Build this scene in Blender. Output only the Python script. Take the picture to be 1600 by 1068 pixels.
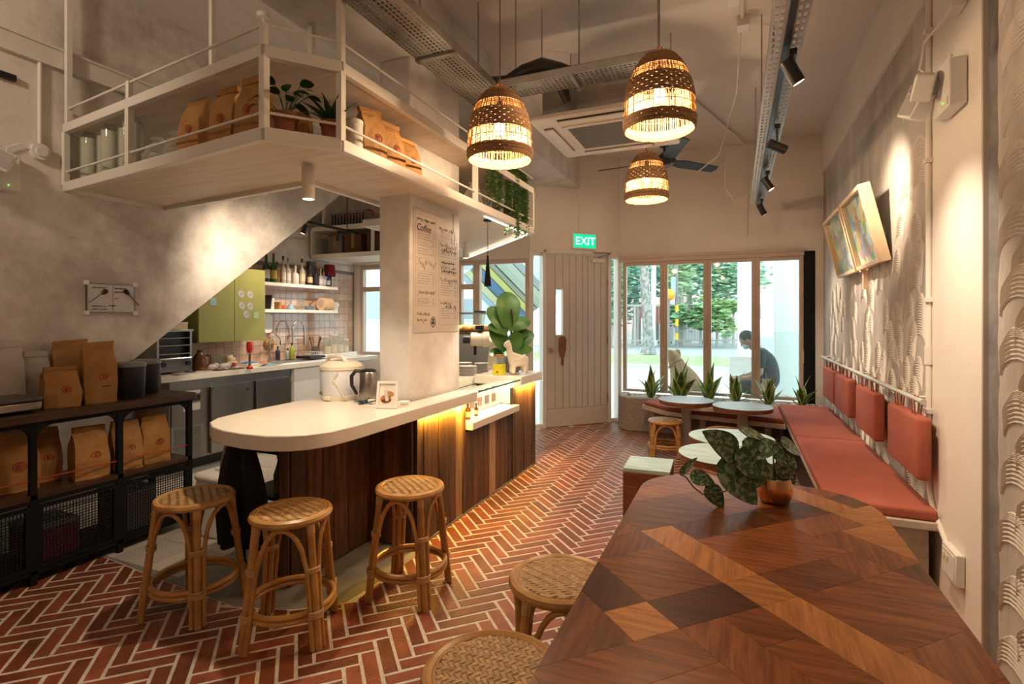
import bpy, math, random
from mathutils import Vector, Matrix
random.seed(7)
R = math.radians; PI = math.pi
for o in list(bpy.data.objects): bpy.data.objects.remove(o)
scene = bpy.context.scene
COL = scene.collection
# ---------------------------------------------------------------- camera
FPX, YAW, CH, HOR = 821.0, R(23.15), 1.45, 497.0      # focal length in px of a 1600 px frame, heading, eye height, horizon row
cam = bpy.data.cameras.new('camera'); camo = bpy.data.objects.new('camera', cam); COL.objects.link(camo)
camo.location = (0, 0, CH); camo.rotation_euler = (R(90), 0, YAW)
cam.sensor_width = 36; cam.lens = FPX / 1600 * 36; cam.shift_y = -(534 - HOR) / 1600
cam.clip_start = .05; cam.clip_end = 200
scene.camera = camo
def ray(u, v):
    x = (u - 800) / FPX
    return (-math.sin(YAW) + math.cos(YAW) * x, math.cos(YAW) + math.sin(YAW) * x, -(v - HOR) / FPX)
def Zp(u, v, z): r = ray(u, v); t = (z - CH) / r[2]; return Vector((r[0]*t, r[1]*t, z))
def Xp(u, v, x): r = ray(u, v); t = x / r[0]; return Vector((x, r[1]*t, CH + r[2]*t))
def Yp(u, v, y): r = ray(u, v); t = y / r[1]; return Vector((r[0]*t, y, CH + r[2]*t))
def Dp(u, v, d): r = ray(u, v); return Vector((r[0]*d, r[1]*d, CH + r[2]*d))
def proj(x, y, z):
    d = -math.sin(YAW)*x + math.cos(YAW)*y; xc = math.cos(YAW)*x + math.sin(YAW)*y
    return 800 + FPX*xc/max(d, .01), HOR - FPX*(z - CH)/max(d, .01), d
# ---------------------------------------------------------------- world, exposure
w = bpy.data.worlds.new('world'); scene.world = w; w.use_nodes = True
bg = w.node_tree.nodes['Background']; bg.inputs[0].default_value = (.84, .95, 1, 1); bg.inputs[1].default_value = 3.0
vs = scene.view_settings
vs.view_transform = 'Standard'; vs.look = 'None'; vs.gamma = 1; vs.use_curve_mapping = False; vs.exposure = .2
scene.cycles.max_bounces = 8; scene.cycles.diffuse_bounces = 4; scene.cycles.transparent_max_bounces = 16
scene.cycles.caustics_reflective = False; scene.cycles.caustics_refractive = False
scene.cycles.sample_clamp_indirect = 6
# light levels (W), used by the lamp builders below
W_PEND, W_TRACK, W_DOWN, W_KITCH, W_BACK = 42, 100, 42, 56, 18
WARM = (1, .69, .41); WARM2 = (1, .79, .57); AMBER = (1, .56, .07)
# ---------------------------------------------------------------- materials
def new_mat(name):
    m = bpy.data.materials.new(name); m.use_nodes = True
    return m, m.node_tree.nodes, m.node_tree.links, m.node_tree.nodes['Principled BSDF']
def M(name, c1, c2=None, rough=.6, metal=0, scale=6, stretch=(1,1,1), bump=0, bscale=None, detail=4, lo=.35, hi=.65,
      coat=0, spec=.5, rnd=0, isl=False, emit=None, estr=0, trans=0, alpha=1, sub=0, rotz=0, voro=False, nr=.55):
    m, N, L, B = new_mat(name)
    B.inputs['Roughness'].default_value = rough; B.inputs['Metallic'].default_value = metal
    B.inputs['Coat Weight'].default_value = coat; B.inputs['Coat Roughness'].default_value = .12
    B.inputs['Specular IOR Level'].default_value = spec
    if trans: B.inputs['Transmission Weight'].default_value = trans
    if alpha < 1: B.inputs['Alpha'].default_value = alpha
    if emit: B.inputs['Emission Color'].default_value = (*emit, 1); B.inputs['Emission Strength'].default_value = estr
    tc = N.new('ShaderNodeTexCoord'); mp = N.new('ShaderNodeMapping'); L.new(tc.outputs['Object'], mp.inputs[0])
    mp.inputs['Scale'].default_value = stretch; mp.inputs['Rotation'].default_value = (0, 0, rotz)
    vec = mp.outputs[0]
    ri = None
    if rnd or isl:
        oi = N.new('ShaderNodeObjectInfo'); ri = oi.outputs['Random']
        if isl:
            g = N.new('ShaderNodeNewGeometry'); ad = N.new('ShaderNodeMath'); ad.operation = 'ADD'
            L.new(ri, ad.inputs[0]); L.new(g.outputs['Random Per Island'], ad.inputs[1])
            fr = N.new('ShaderNodeMath'); fr.operation = 'FRACT'; L.new(ad.outputs[0], fr.inputs[0]); ri = fr.outputs[0]
        va = N.new('ShaderNodeVectorMath'); va.operation = 'ADD'; cb = N.new('ShaderNodeCombineXYZ')
        mu = N.new('ShaderNodeMath'); mu.operation = 'MULTIPLY'; mu.inputs[1].default_value = 37; L.new(ri, mu.inputs[0])
        for k in range(3): L.new(mu.outputs[0], cb.inputs[k])
        L.new(vec, va.inputs[0]); L.new(cb.outputs[0], va.inputs[1]); vec = va.outputs[0]
    col = None
    if c2 is not None:
        if voro: tx = N.new('ShaderNodeTexVoronoi'); tx.inputs['Scale'].default_value = scale; fac = tx.outputs['Color']
        else:
            tx = N.new('ShaderNodeTexNoise'); tx.inputs['Scale'].default_value = scale; tx.inputs['Detail'].default_value = detail; tx.inputs['Roughness'].default_value = nr; fac = tx.outputs[0]
        L.new(vec, tx.inputs['Vector'])
        cr = N.new('ShaderNodeValToRGB'); cr.color_ramp.elements[0].position = lo; cr.color_ramp.elements[1].position = hi
        cr.color_ramp.elements[0].color = (*c1, 1); cr.color_ramp.elements[1].color = (*c2, 1)
        L.new(fac, cr.inputs[0]); col = cr.outputs[0]
    if rnd and ri is not None:
        hs = N.new('ShaderNodeHueSaturation'); mr = N.new('ShaderNodeMapRange')
        mr.inputs[3].default_value = 1 - rnd; mr.inputs[4].default_value = 1 + rnd
        L.new(ri, mr.inputs[0]); L.new(mr.outputs[0], hs.inputs['Value'])
        if col: L.new(col, hs.inputs['Color'])
        else: hs.inputs['Color'].default_value = (*c1, 1)
        col = hs.outputs[0]
    if col: L.new(col, B.inputs['Base Color'])
    else: B.inputs['Base Color'].default_value = (*c1, 1)
    if bump:
        n2 = N.new('ShaderNodeTexNoise'); n2.inputs['Scale'].default_value = bscale or scale*3; n2.inputs['Detail'].default_value = 5
        L.new(vec, n2.inputs['Vector']); bp = N.new('ShaderNodeBump'); bp.inputs['Strength'].default_value = bump; bp.inputs['Distance'].default_value = .02
        L.new(n2.outputs[0], bp.inputs['Height']); L.new(bp.outputs[0], B.inputs['Normal'])
    return m
def emis(name, c, s):
    m, N, L, B = new_mat(name); B.inputs['Base Color'].default_value = (*c, 1)
    B.inputs['Emission Color'].default_value = (*c, 1); B.inputs['Emission Strength'].default_value = s; return m
def glassy(name, tint=(1,1,1), haze=0, gloss=.08, hcol=(.9,.97,1)):
    # thin pane: transparent + some mirror + milky film
    m = bpy.data.materials.new(name); m.use_nodes = True; N = m.node_tree.nodes; L = m.node_tree.links; N.clear()
    out = N.new('ShaderNodeOutputMaterial'); t = N.new('ShaderNodeBsdfTransparent'); t.inputs[0].default_value = (*tint, 1)
    g = N.new('ShaderNodeBsdfGlossy'); g.inputs['Roughness'].default_value = .03; mx = N.new('ShaderNodeMixShader')
    mx.inputs[0].default_value = gloss*.35; L.new(t.outputs[0], mx.inputs[1]); L.new(g.outputs[0], mx.inputs[2]); last = mx
    if haze:
        d = N.new('ShaderNodeBsdfTranslucent'); d.inputs[0].default_value = (*hcol, 1)
        m2 = N.new('ShaderNodeMixShader'); m2.inputs[0].default_value = haze
        L.new(mx.outputs[0], m2.inputs[1]); L.new(d.outputs[0], m2.inputs[2]); last = m2
    L.new(last.outputs[0], out.inputs[0]); return m

m_plaster = M('plaster_white', (.46,.41,.37), (.80,.745,.69), rough=.9, scale=1.5, detail=9, nr=.68, lo=.36, hi=.58, bump=.25, bscale=14)
m_column = M('plaster_column', (.58,.54,.51), (.82,.79,.76), rough=.85, scale=2.0, detail=9, nr=.66, lo=.34, hi=.58, bump=.25, bscale=10)
m_white = M('painted_white_wall', (.78,.72,.66), (.84,.78,.72), rough=.85, scale=1.2, bump=.06, bscale=20)
m_ceil = M('ceiling_paint', (.72,.66,.61), (.80,.74,.69), rough=.9, scale=.8, detail=5)
m_trowel = M('troweled_plaster', (.36,.335,.31), (.64,.585,.53), rough=.85, scale=1.0, stretch=(1,2.2,.8), detail=8, lo=.34, hi=.66, bump=.35, bscale=9)
m_ridge = M('plaster_ridge', (.66,.61,.55), (.76,.71,.65), rough=.8, scale=3)
m_conc = M('raw_concrete', (.15,.142,.142), (.25,.237,.233), rough=.85, scale=5, detail=7, bump=.4, bscale=20)
m_mortar = M('mortar', (.56,.50,.42), (.68,.62,.53), rough=.95, scale=30, bump=.4, bscale=90)
m_brick = M('floor_brick', (.165,.040,.017), (.28,.082,.034), rough=.40, scale=9, detail=8, lo=.3, hi=.7, bump=.22, bscale=70, rnd=.30, isl=True, spec=.55)
m_cement = M('cement_strip', (.20,.19,.17), (.28,.26,.23), rough=.7, scale=5)
m_ktile = M('kitchen_floor_tile', (.52,.46,.40), (.58,.52,.46), rough=.5, scale=3, rnd=.05)
m_wtile = M('glazed_tile', (.50,.32,.24), (.60,.41,.31), rough=.10, scale=2, rnd=.12, spec=.7)
m_grout = M('grout', (.24,.20,.18), rough=.9)
m_wmetal = M('white_powder_steel', (.78,.74,.68), rough=.45)
m_wwood = M('pale_shelf_board', (.66,.54,.42), (.76,.65,.53), rough=.6, scale=3, stretch=(.6,9,9), detail=6, rotz=R(45))
m_top = M('white_solid_surface', (.86,.80,.72), (.88,.83,.75), rough=.22, scale=3, spec=.5)
m_plank = M('reclaimed_plank', (.050,.021,.010), (.165,.075,.030), rough=.55, scale=3.2, stretch=(9,9,.8), detail=8, bump=.25, bscale=9, rnd=.42)
m_plank2 = M('reclaimed_plank_pale', (.32,.19,.09), (.50,.33,.18), rough=.55, scale=3, stretch=(9,9,.8), detail=8, bump=.2, rnd=.2)
m_black = M('black_steel', (.008,.008,.009), rough=.6, spec=.2)
m_dkwood = M('dark_stained_board', (.05,.022,.012), (.09,.04,.02), rough=.4, scale=4, stretch=(9,1,9))
m_rattan = M('rattan_cane', (.40,.20,.055), (.56,.31,.10), rough=.33, scale=12, detail=5, spec=.5, rnd=.1)
m_bind = M('cane_binding', (.50,.30,.12), (.60,.38,.17), rough=.45, scale=60)
m_weave = M('woven_cane', (.36,.20,.075), (.52,.32,.13), rough=.5, scale=40, isl=True, rnd=.25)
m_kraft = M('kraft_paper', (.36,.175,.048), (.46,.24,.078), rough=.75, scale=7, bump=.5, bscale=9, rnd=.14)
m_wpaper = M('white_paper', (.50,.47,.45), (.60,.57,.54), rough=.7, scale=6, bump=.5, bscale=12)
m_red = M('red_stamp', (.42,.06,.03), rough=.7)
m_steel = M('stainless', (.27,.255,.24), (.36,.34,.32), rough=.3, metal=1, scale=3, stretch=(1,1,.1))
m_chrome = M('chrome', (.62,.6,.58), rough=.14, metal=1)
m_galv = M('galvanised_steel', (.36,.36,.34), (.44,.43,.41), rough=.42, metal=.85, scale=9)
m_olive = M('olive_cabinet', (.30,.30,.075), (.34,.335,.09), rough=.45, scale=2)
m_wplas = M('white_plastic', (.82,.80,.78), rough=.35)
m_cream = M('cream_plastic', (.80,.72,.60), rough=.3)
m_gplas = M('grey_plastic', (.20,.20,.20), rough=.45)
m_bplas = M('black_plastic', (.015,.015,.017), rough=.35)
m_coral = M('coral_fabric', (.33,.082,.050), (.39,.105,.064), rough=.85, scale=3, bump=.15, bscale=300, rnd=.06)
m_bwood = M('pale_bench_wood', (.50,.42,.33), (.60,.51,.41), rough=.6, scale=3, stretch=(9,1,9), detail=6)
m_mint = M('weathered_mint_top', (.36,.55,.47), (.62,.74,.66), rough=.35, scale=5, detail=7, stretch=(1,3,1), spec=.5)
m_bluet = M('weathered_blue_top', (.33,.42,.45), (.50,.58,.60), rough=.35, scale=5, detail=7, stretch=(1,3,1))
m_edge = M('red_brown_wood', (.15,.045,.018), (.22,.075,.03), rough=.45, scale=4, stretch=(2,2,8))
m_greyw = M('grey_wash_wood', (.40,.38,.34), (.5,.47,.43), rough=.6, scale=4, stretch=(8,8,1))
m_door = M('door_paint', (.60,.54,.49), (.64,.58,.53), rough=.6, scale=3)
m_frame = M('window_frame_paint', (.56,.44,.36), (.62,.49,.40), rough=.55, scale=4)
m_terr = M('pebble_wash', (.30,.24,.21), (.48,.40,.36), rough=.9, scale=60, detail=3, bump=.5, bscale=70)
m_pebb = M('white_pebble', (.62,.58,.52), (.74,.70,.64), rough=.6, scale=5, isl=True, rnd=.2)
m_soil = M('soil', (.05,.035,.025), rough=1)
m_terra = M('terracotta', (.24,.06,.03), (.30,.085,.04), rough=.7, scale=8)
m_copper = M('brushed_copper', (.75,.38,.20), (.82,.45,.26), rough=.22, metal=1, scale=3, stretch=(1,1,6))
m_greenD = M('dark_green_leaf', (.012,.045,.012), (.03,.09,.02), rough=.35, scale=8)
m_green = M('green_leaf', (.035,.13,.02), (.10,.24,.045), rough=.35, scale=7, rnd=.2)
m_snake = M('snake_leaf', (.03,.11,.03), (.10,.24,.06), rough=.4, scale=5, stretch=(2,2,9), lo=.4, hi=.6)
m_snakeY = M('snake_leaf_margin', (.42,.46,.08), (.52,.55,.13), rough=.4, scale=8)
m_trail = M('trailing_leaf', (.05,.13,.025), (.13,.24,.06), rough=.5, scale=5, isl=True, rnd=.35)
m_scin = M('satin_leaf', (.035,.115,.038), (.27,.34,.215), rough=.38, scale=95, detail=5, lo=.49, hi=.57, rnd=.12)
m_stem = M('green_stem', (.09,.13,.04), rough=.5)
m_clear = glassy('clear_glass', (.97,1,.99))
m_film = glassy('frosted_film', (.93,.98,.97), haze=.02)
m_poly = glassy('clear_plastic', (.93,.95,.92), haze=.25, hcol=(.8,.82,.78))
m_poly2 = glassy('cloudy_plastic', (.9,.9,.88), haze=.55, hcol=(.82,.80,.75))
m_gedge = M('glass_edge', (.10,.28,.20), rough=.1)
m_wick = M('seagrass_weave', (.24,.13,.055), (.38,.215,.10), rough=.75, scale=50, isl=True, rnd=.3)
m_stake = M('pale_stake', (.24,.125,.03), (.36,.20,.06), rough=.6, scale=9, isl=True, rnd=.2)
m_bulb = emis('lit_bulb', (1,.78,.48), 8)
m_spotlens = emis('lit_lens', (1,.84,.6), 9)
m_led = emis('led_strip_white', (1,.93,.8), 4)
m_ledy = emis('led_strip_amber', (1,.62,.10), 4)
m_exit = emis('exit_green', (.0,.62,.30), 1.0)
m_exitw = emis('exit_letters', (.9,1,.95), 1.4)
m_ink = M('ink', (.03,.028,.026), rough=.8)
m_inkg = M('grey_ink', (.36,.33,.30), rough=.8)
m_paperm = M('menu_paper', (.57,.51,.45), (.62,.56,.50), rough=.8, scale=3)
m_pale = M('beech_frame', (.72,.52,.33), (.80,.61,.41), rough=.5, scale=4, stretch=(6,6,1))
# ---------------------------------------------------------------- mesh builder
class MB:
    def __init__(s): s.v = []; s.f = []; s.mi = []
    def add(s, V, F, T=None, mi=0):
        o = len(s.v); s.v += [tuple(T @ Vector(p)) if T else tuple(p) for p in V]
        s.f += [tuple(i + o for i in f) for f in F]; s.mi += [mi]*len(F); return s
    def box(s, x0, x1, y0, y1, z0, z1, T=None, mi=0):
        V = [(x0,y0,z0),(x1,y0,z0),(x1,y1,z0),(x0,y1,z0),(x0,y0,z1),(x1,y0,z1),(x1,y1,z1),(x0,y1,z1)]
        return s.add(V, [(0,3,2,1),(4,5,6,7),(0,1,5,4),(1,2,6,5),(2,3,7,6),(3,0,4,7)], T, mi)
    def cb(s, c, d, T=None, mi=0): return s.box(c[0]-d[0]/2, c[0]+d[0]/2, c[1]-d[1]/2, c[1]+d[1]/2, c[2]-d[2]/2, c[2]+d[2]/2, T, mi)
    def prism(s, P, z0, z1, T=None, mi=0):
        a = sum(P[i][0]*P[(i+1)%len(P)][1] - P[(i+1)%len(P)][0]*P[i][1] for i in range(len(P)))
        if a < 0: P = P[::-1]
        n = len(P); V = [(x,y,z0) for x,y in P] + [(x,y,z1) for x,y in P]
        F = [tuple(range(n))[::-1], tuple(range(n, 2*n))] + [(i,(i+1)%n,(i+1)%n+n,i+n) for i in range(n)]
        return s.add(V, F, T, mi)
    def tube(s, P, r, n=8, closed=False, caps=True, mi=0, T=None):
        P = [Vector(p) for p in P]; m = len(P); rs = r if isinstance(r, (list, tuple)) else [r]*m
        V = []; F = []; up = None
        for i, p in enumerate(P):
            if closed: t = P[(i+1)%m] - P[i-1]
            else: t = P[min(i+1,m-1)] - P[max(i-1,0)]
            if t.length < 1e-9: t = Vector((0,0,1))
            t.normalize()
            if up is None:
                up = Vector((0,0,1)) if abs(t.z) < .9 else Vector((1,0,0))
            a = up - t*up.dot(t)
            if a.length < 1e-6: a = t.orthogonal()
            a.normalize(); up = a; b = t.cross(a)
            for k in range(n):
                g = 2*PI*k/n; V.append(p + (a*math.cos(g) + b*math.sin(g))*rs[i])
        for i in range(m if closed else m-1):
            for k in range(n):
                j = (i+1) % m
                F.append((i*n+k, i*n+(k+1)%n, j*n+(k+1)%n, j*n+k))
        if caps and not closed: F += [tuple(range(n))[::-1], tuple(range((m-1)*n, m*n))]
        return s.add(V, F, T, mi)
    def cyl(s, p0, p1, r0, r1=None, n=14, mi=0, T=None): return s.tube([p0, p1], [r0, r0 if r1 is None else r1], n, mi=mi, T=T)
    def lathe(s, prof, n=24, c=(0,0,0), mi=0, T=None, wob=None, open_=False):
        V = []; F = []; m = len(prof)
        for i, (r, z) in enumerate(prof):
            for k in range(n):
                g = 2*PI*k/n; q = wob(g, i) if wob else 1
                V.append((c[0]+r*q*math.cos(g), c[1]+r*q*math.sin(g), c[2]+z))
        for i in range(m-1):
            for k in range(n): F.append((i*n+k, i*n+(k+1)%n, (i+1)*n+(k+1)%n, (i+1)*n+k))
        if not open_:
            if prof[0][0] > 1e-5: F.append(tuple(range(n))[::-1])
            if prof[-1][0] > 1e-5: F.append(tuple(range((m-1)*n, m*n)))
        return s.add(V, F, T, mi)
    def ball(s, c, r, n=14, m=9, mi=0, T=None):
        if not isinstance(r, (tuple, list)): r = (r,r,r)
        V = [(c[0],c[1],c[2]-r[2])]; F = []
        for i in range(1, m):
            a = -PI/2 + PI*i/m
            for k in range(n): g = 2*PI*k/n; V.append((c[0]+r[0]*math.cos(a)*math.cos(g), c[1]+r[1]*math.cos(a)*math.sin(g), c[2]+r[2]*math.sin(a)))
        V.append((c[0],c[1],c[2]+r[2])); L = len(V)-1
        for k in range(n):
            F.append((0, 1+(k+1)%n, 1+k)); F.append((L, 1+(m-2)*n+k, 1+(m-2)*n+(k+1)%n))
        for i in range(m-2):
            for k in range(n): F.append((1+i*n+k, 1+i*n+(k+1)%n, 1+(i+1)*n+(k+1)%n, 1+(i+1)*n+k))
        return s.add(V, F, T, mi)
    def poly(s, P, mi=0, T=None): return s.add(P, [tuple(range(len(P)))], T, mi)
    def mesh(s, name, mats, smooth=False):
        me = bpy.data.meshes.new(name); me.from_pydata(s.v, [], s.f); me.validate()
        for q in (mats if isinstance(mats, (list, tuple)) else [mats]): me.materials.append(q)
        if len(me.polygons) == len(s.mi): me.polygons.foreach_set('material_index', s.mi)
        if smooth:
            me.polygons.foreach_set('use_smooth', [True]*len(me.polygons))
            try: me.set_sharp_from_angle(angle=R(40))
            except Exception: pass
        me.update(); return me
    def build(s, name, mats, parent=None, smooth=False, loc=None, rz=0, bev=0):
        o = obj(name, s.mesh(name, mats, smooth), parent, loc, rz)
        if bev:
            b = o.modifiers.new('bevel', 'BEVEL'); b.width = bev; b.segments = 2; b.limit_method = 'ANGLE'; b.angle_limit = R(50)
            o.data.polygons.foreach_set('use_smooth', [True]*len(o.data.polygons))
            try: o.data.set_sharp_from_angle(angle=R(35))
            except Exception: pass
        return o
def obj(name, me, parent=None, loc=None, rz=0):
    o = bpy.data.objects.new(name, me); COL.objects.link(o)
    if loc is not None: o.location = loc
    if rz: o.rotation_euler = (0,0,rz)
    if parent: o.parent = parent
    return o
def tag(o, label, cat, group=None):
    o['label'] = label; o['category'] = cat
    if group: o['group'] = group
    return o
def struct(o, label=None):
    o['kind'] = 'structure'
    if label: o['label'] = label
    return o
def thing(name, label, cat, loc=(0,0,0), rz=0, group=None):
    o = bpy.data.objects.new(name, None); COL.objects.link(o); o.empty_display_size = .1
    o.location = loc; o.rotation_euler = (0,0,rz); return tag(o, label, cat, group)
def kids(o): return [c for c in bpy.data.objects if c.parent is o]
def dup(o, loc=None, rz=None, label=None, parent=None):
    ch = kids(o); c = o.copy(); COL.objects.link(c)
    if parent: c.parent = parent
    if loc is not None: c.location = loc
    if rz is not None: c.rotation_euler = (0,0,rz)
    if label: c['label'] = label
    for k in ch: dup(k, parent=c)
    return c
def Tm(loc=(0,0,0), rz=0, rx=0, ry=0, s=1):
    return Matrix.Translation(loc) @ Matrix.Rotation(rz,4,'Z') @ Matrix.Rotation(ry,4,'Y') @ Matrix.Rotation(rx,4,'X') @ Matrix.Scale(s,4)
def rrect(x0, x1, y0, y1, r, n=6):
    P = []
    for cx, cy, a in ((x1-r,y1-r,0),(x0+r,y1-r,90),(x0+r,y0+r,180),(x1-r,y0+r,270)):
        P += [(cx+r*math.cos(R(a+90*k/n)), cy+r*math.sin(R(a+90*k/n))) for k in range(n+1)]
    return P
def clip(P, a, b, c):               # keep the part of polygon P where a*x + b*y <= c
    out = []
    for i in range(len(P)):
        p, q = P[i], P[(i+1)%len(P)]; dp = a*p[0]+b*p[1]-c; dq = a*q[0]+b*q[1]-c
        if dp <= 0: out.append(p)
        if dp*dq < 0: t = dp/(dp-dq); out.append((p[0]+t*(q[0]-p[0]), p[1]+t*(q[1]-p[1])))
    return out
def clip_convex(P, C):              # C counter-clockwise
    for i in range(len(C)):
        p, q = C[i], C[(i+1)%len(C)]; ex, ey = q[0]-p[0], q[1]-p[1]
        if abs(ex)+abs(ey) < 1e-9: continue
        P = clip(P, ey, -ex, ey*p[0]-ex*p[1])
        if len(P) < 3: return []
    return P
def area(P): return abs(sum(P[i][0]*P[(i+1)%len(P)][1]-P[(i+1)%len(P)][0]*P[i][1] for i in range(len(P))))/2
def text_mesh(txt, size, mat, parent, T, name='lettering', align='CENTER', shear=0, ext=.0006):
    cu = bpy.data.curves.new(name, 'FONT'); cu.body = txt; cu.size = size; cu.align_x = align; cu.align_y = 'CENTER'; cu.shear = shear; cu.extrude = ext; cu.resolution_u = 3
    t = bpy.data.objects.new(name, cu); COL.objects.link(t)
    dg = bpy.context.evaluated_depsgraph_get(); me = bpy.data.meshes.new_from_object(t.evaluated_get(dg))
    bpy.data.objects.remove(t); me.transform(T); me.materials.clear(); me.materials.append(mat)
    return obj(name, me, parent)
def light(kind, name, loc, W, col, parent=None, size=.05, spot=None, blend=.5, aim=None):
    l = bpy.data.lights.new(name, kind); l.energy = W; l.color = col
    if kind == 'AREA': l.shape = 'RECTANGLE'; l.size, l.size_y = size
    else: l.shadow_soft_size = size
    if spot: l.spot_size = R(spot); l.spot_blend = blend
    o = bpy.data.objects.new(name, l); COL.objects.link(o); o.location = loc
    if aim is not None: o.rotation_euler = (Vector(aim) - Vector(loc)).to_track_quat('-Z', 'Y').to_euler()
    if parent: o.parent = parent
    return o
# ================================================================ the room shell
RW, LW, KW, FY, WY, CZ, BACK = .98, -3.95, -5.35, 6.4, 7.4, 3.7, -2.5
DA, DB = (-2.5, 6.4), (-1.5, 7.4)
floor = struct(MB().prism([(KW-.1,.4),(LW-.1,.4),(LW-.1,BACK-.1),(RW+.1,BACK-.1),(RW+.1,WY+.15),(DB[0]-.06,WY+.15),(DA[0]-.06,FY+.15),(KW-.1,FY+.15)], -.06, -.0012).build('floor', m_mortar), 'red herringbone brick floor with pale mortar')
K = [(-3.445,1.96),(-3.0,1.925),(-2.32,1.884),(-2.03,1.985),(-1.84,2.136),(-1.80,2.5),(-1.80,2.74),(-1.846,2.78),(-1.846,4.985),(-2.5,5.0),(-2.5,6.38),(KW,6.38),(KW,.6),(LW,.6),(LW,1.97)]
kfloor = struct(MB().prism(K, -.006, .0002).build('floor_kitchen', m_cement), 'grey cement strip and pale tiles of the kitchen floor')
tb = MB().box(-.148,.148,-.148,.148,0,.003).mesh('tile', m_ktile)
for i in range(7):
    for j in range(12):
        x = -3.02 - .3*i; y = 2.12 + .3*j
        if x < -4.75: continue
        obj('tile', tb, kfloor, (x, y, .0001))
# --- herringbone bricks
L_, W_ = .2545, .0722
S2 = math.sqrt(.5)
def brick_mesh(seed):
    rr = random.Random(seed); b = MB(); l, wd = L_-.015, W_-.015
    j = lambda: rr.uniform(-.0016,.0016)
    ring = [(-l/2,-wd/2),(l/2,-wd/2),(l/2,wd/2),(-l/2,wd/2)]
    mid = [(x+j(),y+j()) for x,y in ring]; top = [(x-.002*(1 if x>0 else -1)+j()*.5, y-.002*(1 if y>0 else -1)+j()*.5) for x,y in mid]
    V = [(x,y,-.008) for x,y in mid]+[(x,y,-.0005) for x,y in mid]+[(x,y,.0008+j()*.2) for x,y in top]
    F = [(8,9,10,11)]+[(i,(i+1)%4,4+(i+1)%4,4+i) for i in range(4)]+[(4+i,4+(i+1)%4,8+(i+1)%4,8+i) for i in range(4)]
    b.add(V,F); return b
protos = [brick_mesh(k) for k in range(6)]; pmesh = [p.mesh('brick', m_brick) for p in protos]
O = Vector((-1.503,2.139)) - Vector((-S2,S2))*W_ - Vector((S2,S2))*L_ - Vector((0, W_*2*S2))
kb = K[:7]
def g_y(x):      # edge of the brick field towards the kitchen
    for (x0,y0),(x1,y1) in zip(kb[:5],kb[1:5]):
        if x0 <= x <= x1: return y0+(y1-y0)*(x-x0)/(x1-x0), (x0,y0), (x1,y1)
    return (1.97,(-4,1.97),(-3.4,1.96))
cells = []
for k in range(-9, 9):
    for j in range(-48, 60):
        base = O + Vector((k*L_/S2, j*W_/S2))
        u = Vector((S2,S2)); n = Vector((-S2,S2)); d = Vector((S2,-S2))
        cells.append((base + u*L_/2 + n*W_/2, R(45)))
        q = base + u*L_ + n*W_
        cells.append((q + d*L_/2 + u*W_/2, R(-45)))
cand = []
for c, a in cells:
    x, y = c
    if x < LW+.02 or x > RW+.06 or y < -.6 or y > WY+.1 : continue
    if y - x > 8.95: continue
    if y > 6.95 and x > -1.3: continue
    cut = None
    if x < -1.70:
        if y >= 4.9:
            if x < -2.6: continue
            if x < -1.85 and y < 5.08: cut = 'far'
        elif y > 2.76:
            if x < -1.97: continue
            cut = ((-1.846, 2.7), (-1.846, 4.985))
        elif x < -1.84 and y > 2.05 and x > -1.95: continue
        elif x <= -1.84:
            gy, p0, p1 = g_y(x)
            if y > gy + .09: continue
            if y > gy - .12: cut = (p0, p1)
        else:
            if y > 2.1:
                if x < -1.90: continue
                if x < -1.69: cut = ((-1.80, 2.1), (-1.80, 4.985))
            elif y > 1.95: cut = ((-2.03,1.985),(-1.84,2.136))
    cand.append((x, y, a, cut))
def brick_poly(x, y, a):
    l, wd = L_/2-.0075, W_/2-.0075; ca, sa = math.cos(a), math.sin(a)
    return [(x+ca*px-sa*py, y+sa*px+ca*py) for px,py in ((-l,-wd),(l,-wd),(l,wd),(-l,wd))]
vis = []
for i, (x, y, a, cut) in enumerate(cand):
    uu, vv, d = proj(x, y, 0)
    if cut or d < .3 or not (-20 < uu < 1620 and 600 < vv < 1090): continue
    t = Zp(uu, vv, .75)
    if -.38 < t.x < .49 and t.y < 2.5: continue
    s = Zp(uu, vv, .5)
    if s.x < -3.5: continue
    vis.append((1/d**2, i))
vis = set(i for _, i in sorted(vis, reverse=True)[:300])
rest = MB()
for i, (x, y, a, cut) in enumerate(cand):
    if i in vis:
        obj('brick', pmesh[i % 6], floor, (x, y, random.uniform(-.0004,.0004)), a + random.uniform(-.008,.008)); continue
    if cut:
        P = brick_poly(x, y, a)
        if cut == 'far': P = clip(P, 0, -1, -5.0)
        else:
            (x0,y0),(x1,y1) = cut; ex, ey = x1-x0, y1-y0; P = clip(P, -ey, ex, -ey*x0+ex*y0-.004)
        if len(P) >= 3 and area(P) > 1e-4: rest.prism(P, -.008, .0008)
    else:
        q = protos[i % 6]; T = Tm((x, y, random.uniform(-.0004,.0004)), a); rest.add(q.v, q.f, T)
ro = rest.build('brick_field', m_brick, floor); ro['kind'] = 'stuff'
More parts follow.
